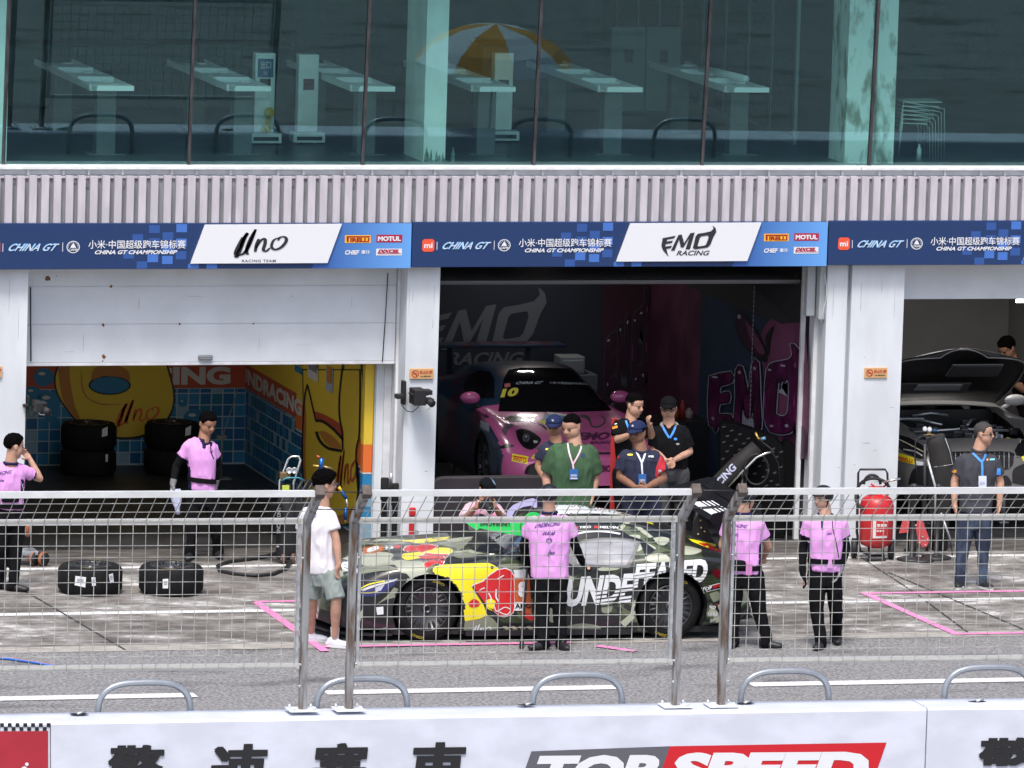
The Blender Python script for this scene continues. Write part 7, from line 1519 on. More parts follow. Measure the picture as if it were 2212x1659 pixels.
for s in (1.15, 3.75):
    for a in (-1, 1): wheel(gcar, GG(s, a * .985, .35), (a, 0, 0), lettering=None)
for s in (.75, 4.1):
    for a in (-.5, .5): mb = MB(); mb.tube([GG(s, a, -.298), GG(s, a, .2)], .03, 8); mb.box((GX + a - .06, GY + s - .06, .006), (GX + a + .06, GY + s + .06, .02)); mb.build('air_jack', M_STEEL, gcar)
mb = MB(); mb.box((GX - .74, GY + .40, GZ + .12), (GX + .74, GY + 1.97, GZ + .16)); mb.box((GX - .74, GY + .36, GZ + .16), (GX + .74, GY + .40, GZ + .62)); mb.box((GX - .78, GY + .4, GZ + .16), (GX - .74, GY + 1.97, GZ + .70)); mb.box((GX + .74, GY + .4, GZ + .16), (GX + .78, GY + 1.97, GZ + .70)); mb.box((GX - .74, GY + 1.93, GZ + .16), (GX + .74, GY + 1.97, GZ + .90)); mb.box((GX - .9, GY + .3, GZ + .08), (GX + .9, GY + 4.3, GZ + .12)); mb.build('engine_bay', M_ENG, gcar)
mb = MB(); rr = random.Random(4)
mb.box((GX - .42, GY + 1.0, GZ + .30), (GX + .42, GY + 1.7, GZ + .70), bev=.06); mb.box((GX - .52, GY + 1.1, GZ + .55), (GX - .1, GY + 1.6, GZ + .74), bev=.05); mb.box((GX + .1, GY + 1.1, GZ + .55), (GX + .52, GY + 1.6, GZ + .74), bev=.05)
for i in range(60): x, y, z = rr.uniform(-.68, .68), rr.uniform(.48, 1.7), rr.uniform(.5, .80); mb.box((GX + x - .05, GY + y - .04, GZ + z - .04), (GX + x + .05, GY + y + .04, GZ + z + .04), bev=.012)
mb.build('engine', mat('engine_dark', (.07, .07, .075), .3, .6), gcar)
mb = MB()
for x0, y0, x1, y1, z in ((-.6, .9, .6, .95, .78), (-.55, .62, .55, .62, .70), (-.5, 1.75, -.1, 1.35, .80), (.45, 1.75, .2, 1.3, .80), (-.35, 1.72, .1, 1.72, .86)): mb.tube([GG(y0, x0, z), GG((y0 + y1) / 2, (x0 + x1) / 2, z + .03), GG(y1, x1, z)], .017, 8)
mb.box((GX - .62, GY + 1.72, GZ + .80), (GX - .20, GY + 1.80, GZ + .83), bev=.008); mb.build('brace_tube', mat('brace_grey', (.5, .52, .54), .28, .7), gcar)
mb = MB(); 
for i in range(20): x, y = rr.uniform(-.65, .65), rr.uniform(.5, 1.3); mb.tube([GG(y, x, .66), GG(y, x, .74)], .022, 8, (M_YEL if i == 3 else M_STEEL))
mb.build('engine_cap', None, gcar)
# raised bonnet, underside towards us
hd = thing('bonnet', None, None); hd.parent = gcar
A = R(34); hing = (1.98, .97)
def HP(l, a, d=0): return GG(hing[0] - l * math.cos(A) - d * math.sin(A), a, hing[1] + l * math.sin(A) - d * math.cos(A))
rows = [(0, .80), (.3, .86), (.65, .88), (.92, .87), (1.06, .84), (1.15, .79), (1.21, .71), (1.25, .60), (1.275, .46), (1.285, .30)]
mb = MB(); vs = []; nn = 17
for l, hw in rows:
    for k in range(nn): t = -1 + 2 * k / (nn - 1); vs.append(HP(l - .04 * (abs(t) ** 2.5) * (l / 1.4), hw * t, -.10 * (1 - t * t) * (.4 + l * .4)))
mb.add(vs, [(i * nn + k, i * nn + k + 1, (i + 1) * nn + k + 1, (i + 1) * nn + k) for i in range(len(rows) - 1) for k in range(nn - 1)], None, True)
hb = mb.build('panel', mat('bonnet_underside', (.012, .012, .013), .45), hd); so_ = hb.modifiers.new('s', 'SOLIDIFY'); so_.thickness = .018; so_.offset = 1
mb = MB(); e = [HP(l - .04 * (l / 1.4), hw * -1, .004) for l, hw in rows] + [HP(1.285 - .0367 * abs(q) ** 2.5, .30 * q, -.0914 * (1 - q * q)) for q in (-.8, -.5, -.2, .2, .5, .8)] + [HP(l - .04 * (l / 1.4), hw, .004) for l, hw in rows[::-1]]; mb.tube(e, .010, 6); mb.build('edge', mat('bonnet_edge_grey', (.30, .30, .30), .35, .4), hd)
def hplate(name, l0, l1, a0, a1, m, d=.03, th=.012):
    mb = MB(); p = [HP(l0, a0, d), HP(l0, a1, d), HP(l1, a1 * .97, d), HP(l1, a0 * .97, d)]; q = [HP(l0, a0, d - th), HP(l0, a1, d - th), HP(l1, a1 * .97, d - th), HP(l1, a0 * .97, d - th)]; mb.add(p + q, [(0, 1, 2, 3), (4, 5, 6, 7), (0, 1, 5, 4), (1, 2, 6, 5), (2, 3, 7, 6), (3, 0, 4, 7)]); return mb.build(name, m, hd)
hplate('vent_frame', .80, 1.10, -.10, .56, mat('bonnet_edge_grey', (.30, .30, .30), .35, .4), .028); hplate('vent_mesh', .815, 1.085, -.085, .545, mat('mesh_dark', (.05, .05, .055), .5), .045)
hplate('duct', .34, .60, -.62, .30, mat('duct_dim', (.09, .09, .09), .4), .03); hplate('duct_foil', .46, .60, -.40, .18, mat('foil_silver', (.6, .6, .6), .3, .6), .05)
ZG = lambda pts: [(1917 + x / 4.3886, 729 + y / 4.3886) for x, y in pts]
def gl_(name, fn, m): return part_lay(name, None, fn, m, GBV, gcar)
gl_('headlight', multi(LP(ZG([(100, 920), (200, 945), (320, 1010), (385, 1080), (370, 1150), (300, 1150), (160, 1090), (100, 1040)]), .006, M_GLOSSB), LL(ZG([(110, 965), (220, 1020), (350, 1088)]), 2.0, .010, mat('lamp_warm', (.6, .55, .38), .3)), LL(ZG([(150, 1060), (260, 1080), (330, 1120)]), 3, .010, M_STEEL)), M_GLOSSB)
gl_('headlight', multi(LP(ZG([(1205, 1070), (1250, 990), (1320, 920), (1420, 900), (1400, 1000), (1300, 1120), (1230, 1140)]), .006, M_GLOSSB), LL(ZG([(1255, 1000), (1270, 960), (1310, 920)]), 2.0, .010, mat('lamp_warm', (.6, .55, .38), .3))), M_GLOSSB)
gl_('grille', multi(LP(sp(ZG([(560, 1085), (800, 1080), (1170, 1085), (1195, 1150), (1180, 1220), (1090, 1260), (800, 1265), (590, 1240)])), .006, M_CBLK), *[LL(ZG([(600 + 46 * k, 1092), (600 + 46 * k, 1240)]), 1.3, .012, M_STEEL) for k in range(13)]), M_CBLK)
gl_('bumper_intake', multi(LP(sp(ZG([(195, 1390), (230, 1270), (290, 1220), (370, 1215), (420, 1260), (440, 1400)])), .006, M_CBLK), LP(sp(ZG([(1080, 1400), (1085, 1320), (1140, 1315), (1180, 1400)])), .006, M_CBLK), LP(sp(ZG([(1185, 1380), (1190, 1260), (1260, 1210), (1330, 1210), (1330, 1390)])), .006, M_CBLK)), M_CBLK)
gl_('sponsor_patch', multi(LP(ZG([(70, 1085), (150, 1105), (265, 1145), (255, 1205), (150, 1180), (70, 1150)]), .007, M_CYEL), LT('PIRELLI', ZG([(92, 1160)])[0], (33, 7), (1, -8), .011, M_CRED, .05, .03), LP(ZG([(250, 1165), (345, 1180), (350, 1220), (255, 1205)]), .006, M_CWHT), LP(ZG([(1270, 1130), (1330, 1110), (1330, 1160), (1285, 1175)]), .007, M_CYEL)), M_CYEL)
mb = MB(); c = GG(2.0, 1.05, 1.00); mb.ell(c, (.14, .07, .07), n=16, k=10); mb.tube([GG(2.0, .88, .90), GG(2.0, .97, .95)], .025, 8); mb.build('mirror', mat('mirror_pale', (.45, .45, .45), .35), gcar)
# door standing open on the right, with the team name
dr = MB(); 
for p in (0,): 
    v = [GG(1.72, 1.10, .32), GG(1.95, 1.95, .30), GG(2.0, 1.95, .95), GG(1.9, 1.85, 1.06), GG(1.74, 1.12, .92)]; dr.add(v + [q + Vector((.02, .06, 0)) for q in v], [(0, 1, 2, 3, 4), (9, 8, 7, 6, 5)] + [(i, (i + 1) % 5, 5 + (i + 1) % 5, 5 + i) for i in range(5)])
do = dr.build('door', M_GCAR, gcar)
dbv = BVHTree.FromPolygons([Vector(v) for v in dr.v], dr.f)
part_lay('door_print', None, multi(LT('SAKU', ZG([(1120, 740)])[0], (34, -8), (2, -26), .006, M_CBLK, .1, .02), LP(ZG([(1180, 750), (1262, 690), (1262, 770), (1190, 805)]), .006, M_CBLK), LT('RACING', ZG([(1190, 785)])[0], (26, -13), (0, -9), .010, M_CWHT, 0, .02), LP(ZG([(960, 665), (1055, 630), (1070, 690), (1040, 712)]), .006, M_CWHT)), M_CBLK, dbv, do)
# ================================================================ things on the ground and in the garages
def solo(o, label, cat, group=None): return tag(centre(o), label, cat, group)
def ground_wheel(u, v, label, stickers=(), yellow=True):
    p = PZ(u, v); w_ = wheel(None, (p.x, p.y, .312), (0, 0, 1), up=Vector((0, 1, 0)), name='racing_tyre', lettering='ZERO' if yellow else None); tag(w_, label, 'tyre', 'loose racing tyres')
    ty = [c for c in w_.children if c.name.startswith('tyre') and 'letter' not in c.name][0]
    bv = BVHTree.FromPolygons([q.co + w_.location for q in ty.data.vertices], [tuple(f.vertices) for f in ty.data.polygons])
    if stickers:
        q = MB(); ink = mat('sticker_ink', (.2, .2, .24), .6)
        for s in stickers:
            lay_poly(q, bv, s, .004, mat('sticker_white', (.70, .72, .74), .5), maxstep=.3); s_ = np.array(s); c = s_.mean(0)
            for k in range(3):
                a = c + (s_[0] - c) * .6 + (s_[3] - s_[0]) * (.15 + .25 * k) * .6; b = c + (s_[1] - c) * .6 + (s_[2] - s_[1]) * (.15 + .25 * k) * .6; lay_line(q, bv, [tuple(a), tuple(b)], 1.3, .008, ink)
        q.build('paper_sticker', None, w_)
    return w_
ground_wheel(194, 1279, 'racing tyre lying on the apron with three white stickers', ([(163, 1244), (186, 1247), (184, 1269), (161, 1264)], [(197.5, 1247), (206, 1247), (207, 1265), (199, 1266)], [(235, 1241), (244, 1238), (246, 1257), (238, 1260)]))
ground_wheel(369, 1280, 'racing tyre lying on the apron with one white sticker', ([(351.5, 1251), (363.5, 1250), (363, 1271), (351.5, 1271)],))
def stack(u, v, y, labs):
    p = PZ(u, v); 
    for k, lb in enumerate(labs):
        w_ = wheel(None, (p.x, p.y, .316 + k * .318), (0, 0, 1), up=Vector((0, 1, 0)), name='racing_tyre', lettering=None, r=.34); tag(w_, lb, 'tyre', 'tyres stacked in the left garage')
        ty = [c for c in w_.children if c.name.startswith('tyre')][0]; bv = BVHTree.FromPolygons([q.co + w_.location for q in ty.data.vertices], [tuple(f.vertices) for f in ty.data.polygons])
        q = MB(); s = ((u + 31, v - 100 + 3), (u + 43, v - 103), (u + 42, v - 83), (u + 30, v - 80)) if k else ((u + 38, v - 42), (u + 43, v - 43), (u + 43, v - 27), (u + 38, v - 26))
        lay_poly(q, bv, s, .004, mat('sticker_white', (.70, .72, .74), .5), maxstep=.3)
        if q.v: q.build('paper_sticker', mat('sticker_white', (.7, .72, .74), .5), w_)
stack(190, 1024, 0, ('lower tyre of the left stack in the left garage', 'upper tyre of the left stack in the left garage'))
stack(370, 1022, 0, ('lower tyre of the stack behind the crew member in the left garage', 'upper tyre of the stack behind the crew member in the left garage'))
def upright(u0, v0, u1, v1, Y): return PY(u0, v0, Y), PY(u1, v1, Y)
def pt(u, v, base, dy=0): return PV(u, v, base, dy)
# gas bottle trolley
B = PZ(612, 1216); t = thing('gas_trolley', 'chrome framed gas bottle trolley with gauges beside the left garage wall', 'trolley', (B.x, B.y, 0))
mb = MB(); mb.tube([pt(x, y, B, d) for x, y, d in ((604, 1205, -.05), (603, 1120, 0), (604, 1040, .05), (622, 992, .08), (630, 986, .08), (645, 986, .08), (649, 994, .08), (634, 1043, .05), (630, 1150, 0), (630, 1205, -.05))], .014, 8); mb.build('frame', M_CHROME, t)
c = pt(617, 1216, B, .02); mb = MB(); mb.lathe([(.10, .05), (.115, .07), (.115, .70), (.09, .80), (.04, .84), (.035, .90)], (c.x, c.y, 0), n=20); mb.build('gas_bottle', M_BLK, t)
q = pt(617, 1055, B, -.10); mb = MB(); mb.box((q.x - .04, q.y - .01, q.z - .035), (q.x + .04, q.y + .01, q.z + .035)); mb.build('bottle_label', mat('label_lime', (.5, .6, .08), .5), t)
for u in (625, 636):
    q = pt(u, 1016, B, -.02); mb = MB(); mb.lathe([(.035, 0), (.035, .03), (.028, .032), (.027, .028)], q, -HY, 16); mb.build('gauge', M_STEEL, t)
q = pt(615, 1025, B, 0); mb = MB(); mb.box((q.x - .06, q.y - .04, q.z - .05), (q.x + .06, q.y + .04, q.z + .03), bev=.01); mb.build('regulator', mat('brass', (.35, .25, .12), .35, .8), t)
mb = MB(); mb.tube([pt(606, 1040, B, -.05), pt(620, 1032, B, -.1), pt(645, 1032, B, -.05), pt(658, 1038, B, 0)], .008, 6); mb.build('air_tube', mat('tube_cyan', (.05, .3, .4), .4), t)
a = pt(600, 1092, B, -.12); mb = MB(); mb.box((a.x - .09, a.y - .05, a.z - .33), (a.x + .03, a.y + .05, a.z + .02), bev=.015); cv = mb.build('cover', BLKF, t)
mb = MB(); text_on(mb, 'UNO RACING', (a.x - .02, a.y - .055, a.z - .02), (0, 0, -.29), (.045, 0, 0), bold=.02); mb.build('lettering', mat('dim_print', (.3, .3, .32), .6), cv)
for u, v in ((608, 1208), (629, 1206)): q = pt(u, v, B, -.06); mb = MB(); mb.lathe([(.055, 0), (.062, .01), (.062, .035), (.055, .045)], (q.x, q.y, .062), HX, 20); mb.lathe([(.02, -.01), (.02, .055)], (q.x, q.y, .062), HX, 10, M_STEEL); mb.build('trolley_wheel', mat('wheel_brown', (.12, .06, .04), .6), t)
mb = MB(); mb.tube([pt(x, y, B, 0) for x, y in ((612, 1212), (612, 1172), (626, 1152), (640, 1150))], .012, 8); mb.tube([pt(596, 1180, B, -.05), pt(622, 1181, B, -.05)], .016, 6); mb.build('axle_frame', M_CHROME, t)
mb = MB(); mb.tube([Vector((*PZ(u, v).xy, z)) for u, v, z in [(608, 1200, .05), (575, 1207, .03), (535, 1212, .02), (495, 1217, .02), (470, 1226, .02), (475, 1237, .02), (505, 1243, .02), (550, 1247, .02), (590, 1244, .02), (618, 1232, .03), (633, 1214, .05)]], .021, 8); solo(mb.build('air_hose', M_BLK), 'thick black air hose looped on the apron beside the trolley', 'hose')
mb = MB(); P_ = [PZ(-40, 1421), PZ(20, 1426), PZ(70, 1433), PZ(118, 1441)]; mb.tube([p + Vector((0, 0, .012)) for p in P_], .012, 6); mb.tube([p + Vector((0, .05, .012)) for p in P_], .008, 6, M_ORG); o = mb.build('air_hose', mat('hose_blue', (.02, .15, .55), .5)); o.data.materials.clear(); o.data.materials.append(mat('hose_blue', (.02, .15, .55), .5)); o.data.materials.append(M_ORG)
for i, f in enumerate(o.data.polygons): f.material_index = 0 if i < len(o.data.polygons) / 2 else 1
solo(o, 'blue and orange hose lying on the asphalt at the left edge', 'hose')
# air lines hanging from a boom with blue and gold couplings
BR = PZ(735, 1195); 
mb = MB(); b0 = pt(664, 1150, BR, .15); mb.tube([(b0.x, b0.y, .01), pt(664, 1050, BR, .15), pt(676, 1035, BR, .1), pt(712, 1040, BR, .05), pt(726, 1045, BR, 0)], .016, 8); mb.box((b0.x - .15, b0.y - .15, 0.006), (b0.x + .15, b0.y + .15, .03), bev=.008); st_ = mb.build('air_line_stand', M_BLKM)
tag(centre(st_), 'black stand carrying the air line beside the yellow wall, behind the man in white', 'stand')
t = thing('hose_coupling', 'blue and yellow hose coupling hanging by the yellow wall', 'coupling', pt(748, 1128, BR))
for nm, pts, r_, m in (('hose_end', ((725, 1044), (731, 1051)), .022, M_BLK), ('yellow_joint', ((731, 1051), (737, 1060)), .018, M_YEL), ('blue_joint', ((737, 1060), (748, 1077)), .020, mat('anodised_blue', (.02, .12, .40), .3, .6)), ('pipe', ((748, 1077), (750, 1090), (748, 1098)), .012, M_CHROME), ('grip', ((747, 1097), (746, 1122)), .022, mat('anodised_blue', (.02, .12, .40), .3, .6)), ('nozzle', ((746, 1122), (746, 1130)), .014, mat('brass', (.35, .25, .12), .35, .8))):
    mb = MB(); mb.tube([pt(x, y, BR) for x, y in pts], r_, 10); mb.build(nm, m, t)
BR2 = PZ(700, 1195); t = thing('air_valve', 'blue and gold air valve on top of a post behind the man in white', 'valve', pt(694, 1030, BR2))
for nm, pts, r_, m in (('valve_body', ((695, 990), (692, 1018)), .030, mat('anodised_blue', (.02, .12, .40), .3, .6)), ('handle', ((676, 1006), (697, 1008)), .015, mat('gold_handle', (.65, .40, .10), .35, .6)), ('outlet', ((698, 1007), (706, 1010), (718, 1013)), .017, mat('brass', (.35, .25, .12), .35, .8)), ('lever', ((684, 985), (691, 988)), .012, mat('lever_red', (.55, .10, .05), .5)), ('post', ((692, 1018), (690, 1100), (690, 1196)), .016, M_BLKM)):
    mb = MB(); mb.tube([pt(x, y, BR2) for x, y in pts], r_, 10); mb.build(nm, m, t)
# dark frames behind the man in white
mb = MB(); q0 = PZ(655, 1200)
for u in (640, 652, 664): mb.tube([pt(u + 16, 1035, q0, .1), pt(u, 1062, q0, .05), pt(u, 1196, q0, 0)], .018, 6)
mb.box((q0.x - .16, q0.y - .02, .01), (q0.x + .10, q0.y + .22, .62), bev=.02); solo(mb.build('tool_stand', mat('tool_stand_black', (.02, .02, .02), .5)), 'black tool stand with bent tubes behind the man in white', 'stand')
# padded posts
PL = ['tall padded black post with a side knob by the tiled jamb', 'padded black post second from the tiled jamb', 'padded black post in front of the white frame', 'short padded black post beside the white column']
for i, (u0, u1, vt, knob) in enumerate(((819, 835, 1032, True), (843, 857, 1044, False), (861, 876, 1058, False), (889, 904, 1070, True))):
    b = PZ((u0 + u1) / 2, 1192); tp = pt((u0 + u1) / 2, vt, b); w_ = (u1 - u0) / 2 / 192
    mb = MB(); mb.lathe([(.10, .006), (.10, .02), (.03, .025), (w_ * .8, .05), (w_ * .85, tp.z - .26), (w_ * 1.15, tp.z - .25), (w_ * 1.15, tp.z - .015), (w_, tp.z)], (b.x, b.y, 0), n=16)
    if knob: mb.tube([(b.x + .02, b.y, tp.z - .11), (b.x + .085, b.y, tp.z - .11)], .045, 10)
    solo(mb.build('padded_post', mat('foam_black', (.010, .010, .011), .9)), PL[i], 'post', 'padded posts by the white column')
mb = MB(); b = PZ(846, 1194); mb.tube([(b.x - .03, b.y + .2, .01), pt(844, 1040, b, .2)], .012, 8, M_STEEL); mb.tube([pt(844, 1045, b, .2), pt(845, 1022, b, .2)], .018, 8, M_STEEL); solo(mb.build('steel_rod', M_STEEL), 'upright steel rod behind the padded posts', 'rod')
b = PZ(890, 1194); tp = pt(889, 1082, b, -.1); q = pt(889, 1150, b, -.1)
mb = MB(); mb.lathe([(.025, .006), (.034, .02), (.034, .22), (.033, .23), (.033, .36), (.034, .37), (.034, .42), (.02, .46)], (q.x, q.y, 0), n=16); fx = mb.build('fire_extinguisher', mat('extinguisher_red', (.48, .02, .025), .35)); mb = MB(); mb.box((q.x - .035, q.y - .04, .45), (q.x + .035, q.y + .02, .54), bev=.01); solo(fx, 'small red fire extinguisher in front of the short padded post', 'extinguisher'); mb.build('handle', mat('extinguisher_red', (.48, .02, .025), .35), fx)
# long padded board in front of the pink car
b = PZ(1050, 1190); x0 = pt(906, 1100, b).x; x1 = pt(1232, 1100, b).x; zt = pt(1040, 1026, b).z; n = 8; pl = [(x1, .02), (x1, zt)]
for k in range(n + 1): g = math.pi / 2 + math.pi / 2 * k / n; pl.append((x0 + .20 + .20 * math.cos(g), zt - .20 + .20 * math.sin(g)))
pl += [(x0, .02)]; mb = MB(); mb.prism(pl[::-1], (0, b.y, 0), (1, 0, 0), (0, 0, 1), -.10); o = mb.build('padded_board', mat('board_dark', (.026, .022, .027), .55, var=.2, scale=2)); bv_ = o.modifiers.new('b', 'BEVEL'); bv_.width = .02; bv_.segments = 2; solo(o, 'long dark padded board with a rounded corner in front of the pink car', 'board')
# lavender plastic chair behind the car
b = PZ(1125, 1250); M_LAV = mat('lavender_plastic', (.50, .48, .74), .4); t = thing('plastic_chair', 'lavender plastic chair behind the windscreen of the camouflage car', 'chair', (b.x, b.y, 0))
mb = MB(); o_ = [(1094, 1120), (1096, 1104), (1108, 1092), (1130, 1082), (1150, 1077), (1160, 1080), (1160, 1120)]; h_ = [(1106, 1116), (1112, 1104), (1130, 1095), (1148, 1092), (1156, 1098), (1156, 1116)]
vs, fs = fill_poly(o_, [h_]); V = [pt(x, y, b, .1) for x, y in vs]; mb.add(V + [p + HY * .03 for p in V], fs + [tuple(i + len(V) for i in f[::-1]) for f in fs]); mb.build('backrest', M_LAV, t)
mb = MB(); c = pt(1125, 1172, b, -.1); mb.box((c.x - .24, c.y - .22, .43), (c.x + .24, c.y + .22, .46), bev=.015); mb.build('seat', M_LAV, t)
for sx in (-.2, .2):
    for sy in (-.18, .18): mb = MB(); mb.tube([(c.x + sx * 1.1, c.y + sy * 1.1, .005), (c.x + sx, c.y + sy, .43)], .016, 6); mb.build('leg', M_LAV, t)
for sx in (-.2, .2): mb = MB(); mb.tube([(c.x + sx, c.y + .2, .44), pt(1097 if sx < 0 else 1158, 1122, b, .11)], .018, 6); mb.build('back_post', M_LAV, t)
# green lollipop arrow board, its pole standing on the ground beside the crew member
b = PZ(1190, 1401); t = thing('arrow_board', 'bright green arrow board on a black pole, lettered UNDRACING, above the car bonnet', 'sign', PZ(1126, 1401)); M_GRN = mat('board_green', (.03, .62, .12), .45)
def flat(poly, d, m, name, th=.008):
    mb = MB(); vs, fs = fill_poly(poly); V = [pt(x, y, b, d) for x, y in vs]; mb.add(V + [p + HY * th for p in V], fs + [tuple(i + len(V) for i in f[::-1]) for f in fs]); n = len(V); mb.f += [(i, (i + 1) % n, n + (i + 1) % n, n + i) for i in range(n)]; mb.m += [0] * n; mb.s += [False] * n; return mb.build(name, m, t)
D0 = .30
flat([(1007, 1130), (1031, 1118), (1033, 1123.5), (1062, 1122), (1136, 1120), (1150, 1122), (1150, 1160), (1128, 1158), (1075, 1149), (1036, 1141), (1030, 1146)], D0, M_GRN, 'arrow_blade'); flat(circle2((1152, 1134), 25, 28, 28), D0 + .012, M_GRN, 'disc');
mb = MB(); v_, f_ = ribbon([(1128, 1121), (1124, 1138), (1127, 1157)], 1.4); mb.add([pt(x, y, b, D0 - .004) for x, y in v_], f_)
vs, fs, _ = text_geo('UNDRACING', .04); mb.add([pt(1101 - 64 * x, 1126.5 + 9 * y + 1.5 * (1 - x), b, D0 - .006) for x, y in vs], fs); mb.build('lettering', B_INK, t)
pb = PZ(1126, 1401); mb = MB(); mb.tube([pb + Vector((0, 0, .01)), pt(1141, 1196, b, D0 - .02), pt(1147, 1136, b, D0 + .03)], [.016, .012, .012], 8); mb.tube([pb + Vector((0, 0, .005)), pb + Vector((0.005, 0, .10))], [.026, .022], 8); mb.build('pole', M_BLKM, t)
# wheeled red extinguisher
b = PZ(1890, 1210); t = thing('wheeled_extinguisher', 'big red wheeled fire extinguisher in front of the right column', 'extinguisher', (b.x, b.y, 0)); M_EXR = mat('extinguisher_red', (.48, .02, .025), .35)
c = pt(1891, 1180, b, .05); zb_ = pt(1891, 1183, b).z; zt = pt(1891, 1068, b).z; H = zt - zb_; r_ = .195
mb = MB(); mb.lathe([(.10, 0), (r_ * .85, .03), (r_, .08), (r_, H - .13), (r_ * .9, H - .06), (r_ * .55, H - .01), (.06, H)], (c.x, c.y, zb_), n=32); cyl = mb.build('cylinder', M_EXR, t)
cb = BVHTree.FromPolygons([Vector(v) for v in mb.v], mb.f); mb = MB(); lay_poly(mb, cb, [(1886, 1113), (1919, 1116), (1916, 1162), (1885, 1163)], .004, mat('label_white', (.66, .62, .60), .5), maxstep=.3); lay_poly(mb, cb, [(1893, 1125), (1918, 1127), (1916, 1157), (1892, 1158)], .008, M_EXR, maxstep=.3); lay_text(mb, cb, 'CO2', (1893, 1121), (14, 1), (0, -6), .009, M_EXR, 0, .03)
for k in range(3): lay_poly(mb, cb, [(1895 + 7.5 * k, 1132), (1900.5 + 7.5 * k, 1132), (1900.5 + 7.5 * k, 1138), (1895 + 7.5 * k, 1138)], .011, mat('label_white', (.66, .62, .60), .5)); lay_poly(mb, cb, [(1894 + 6 * k, 1145), (1898 + 6 * k, 1145), (1898 + 6 * k, 1149), (1894 + 6 * k, 1149)], .011, mat('label_white', (.66, .62, .60), .5))
mb.build('label', None, cyl)
mb = MB(); mb.tube([pt(*p, b, .12) for p in ((1853, 1065), (1854, 1022), (1858, 1014), (1912, 1014), (1917, 1022), (1918, 1070))], .013, 8); mb.tube([pt(*p, b, .12) for p in ((1853, 1065), (1851, 1150), (1858, 1190), (1880, 1200), (1905, 1200))], .016, 8); mb.build('handle_frame', M_BLKM, t)
mb = MB(); mb.tube([pt(1887 + 36 * math.cos(a), 1063 + 30 * math.sin(a), b, -.02 + .03 * math.sin(a * .5)) for a in [math.pi * (1.0 + 1.2 * i / 14) - .5 for i in range(15)]] , .019, 8); mb.tube([pt(1884 + 18 * math.cos(a), 1046 + 20 * math.sin(a), b, 0) for a in [math.pi + math.pi * i / 10 for i in range(11)]], .017, 8); mb.tube([pt(1849, 1062, b, 0), pt(1849, 1080, b, -.02), pt(1856, 1094, b, -.05), pt(1868, 1100, b, -.08)], .019, 8); mb.build('hose', M_BLK, t)
mb = MB(); mb.tube([pt(1908, 1041, b, -.04), pt(1945, 1034, b, -.04)], .014, 8); mb.build('nozzle', M_CHROME, t)
q = pt(1892, 1056, b, .02); mb = MB(); mb.box((q.x - .09, q.y - .04, q.z - .06), (q.x + .09, q.y + .04, q.z + .03), bev=.02); mb.tube([pt(1882, 1045, b, 0), pt(1890, 1053, b, 0)], .012, 6); mb.tube([pt(1916, 1045, b, 0), pt(1908, 1053, b, 0)], .012, 6); mb.build('valve', M_EXR, t)
for u, v in ((1838, 1190), (1918, 1194)): q = pt(u, v, b, .12); mb = MB(); mb.lathe([(.09, 0), (.115, .012), (.115, .06), (.09, .072)], (q.x, q.y, .117), HX, 24); mb.lathe([(.03, -.006), (.03, .078)], (q.x, q.y, .117), HX, 12, M_STEEL); mb.build('wheel', M_BLK, t)
q = pt(1893, 1212, b, -.06); mb = MB(); mb.box((q.x - .11, q.y - .03, .006), (q.x + .11, q.y + .05, .03), bev=.008); mb.tube([(q.x - .09, q.y, .02), (c.x - .08, c.y, zb_ + .02)], .014, 6); mb.tube([(q.x + .09, q.y, .02), (c.x + .08, c.y, zb_ + .02)], .014, 6); mb.build('foot', M_BLKM, t)
# red jack and two belt posts
b = PZ(1968, 1200); t = thing('trolley_jack', 'red angular trolley jack beside the wheeled extinguisher', 'jack', (b.x, b.y, 0)); M_JR = mat('jack_red', (.62, .09, .10), .4)
def plate(poly, d, th=.02):
    mb = MB(); vs, fs = fill_poly(poly); V = [pt(x, y, b, d) for x, y in vs]; n = len(V); mb.add(V + [p + HY * th for p in V], fs + [tuple(i + n for i in f[::-1]) for f in fs] + [(i, (i + 1) % n, n + (i + 1) % n, n + i) for i in range(n)]); return mb
plate([(1984, 1112), (1992, 1122), (2008, 1165), (2002, 1182), (1994, 1182), (1983, 1172), (1978, 1140)], -.02).build('side_plate', M_JR, t); plate([(1953, 1114), (1966, 1120), (1962, 1150), (1942, 1152)], .06).build('side_plate', M_JR, t)
mb = MB()
for u, v in ((1978, 1135), (1993, 1160), (2004, 1166), (1987, 1172), (1999, 1178)): mb.lathe([(.012, 0), (.012, .006), (.006, .01)], pt(u, v, b, -.02), -HY, 8)
mb.build('bolt', M_STEEL, t)
q = pt(1966, 1172, b, 0); mb = MB(); mb.lathe([(.10, 0), (.13, .012), (.13, .06), (.10, .072)], (q.x, q.y, .132), HX, 24); mb.lathe([(.06, -.006), (.06, .08)], (q.x, q.y, .132), HX, 16, mat('hub_tan', (.32, .19, .08), .5)); mb.build('wheel', M_BLK, t)
mb = MB(); mb.tube([pt(1953, 1190, b, .1), pt(1990, 1175, b, .1), pt(2004, 1174, b, .0)], .02, 8); mb.tube([pt(1962, 1190, b, .1), pt(1961, 1120, b, .12), pt(1966, 1078, b, .2)], .014, 8); mb.build('arm', M_BLKM, t)
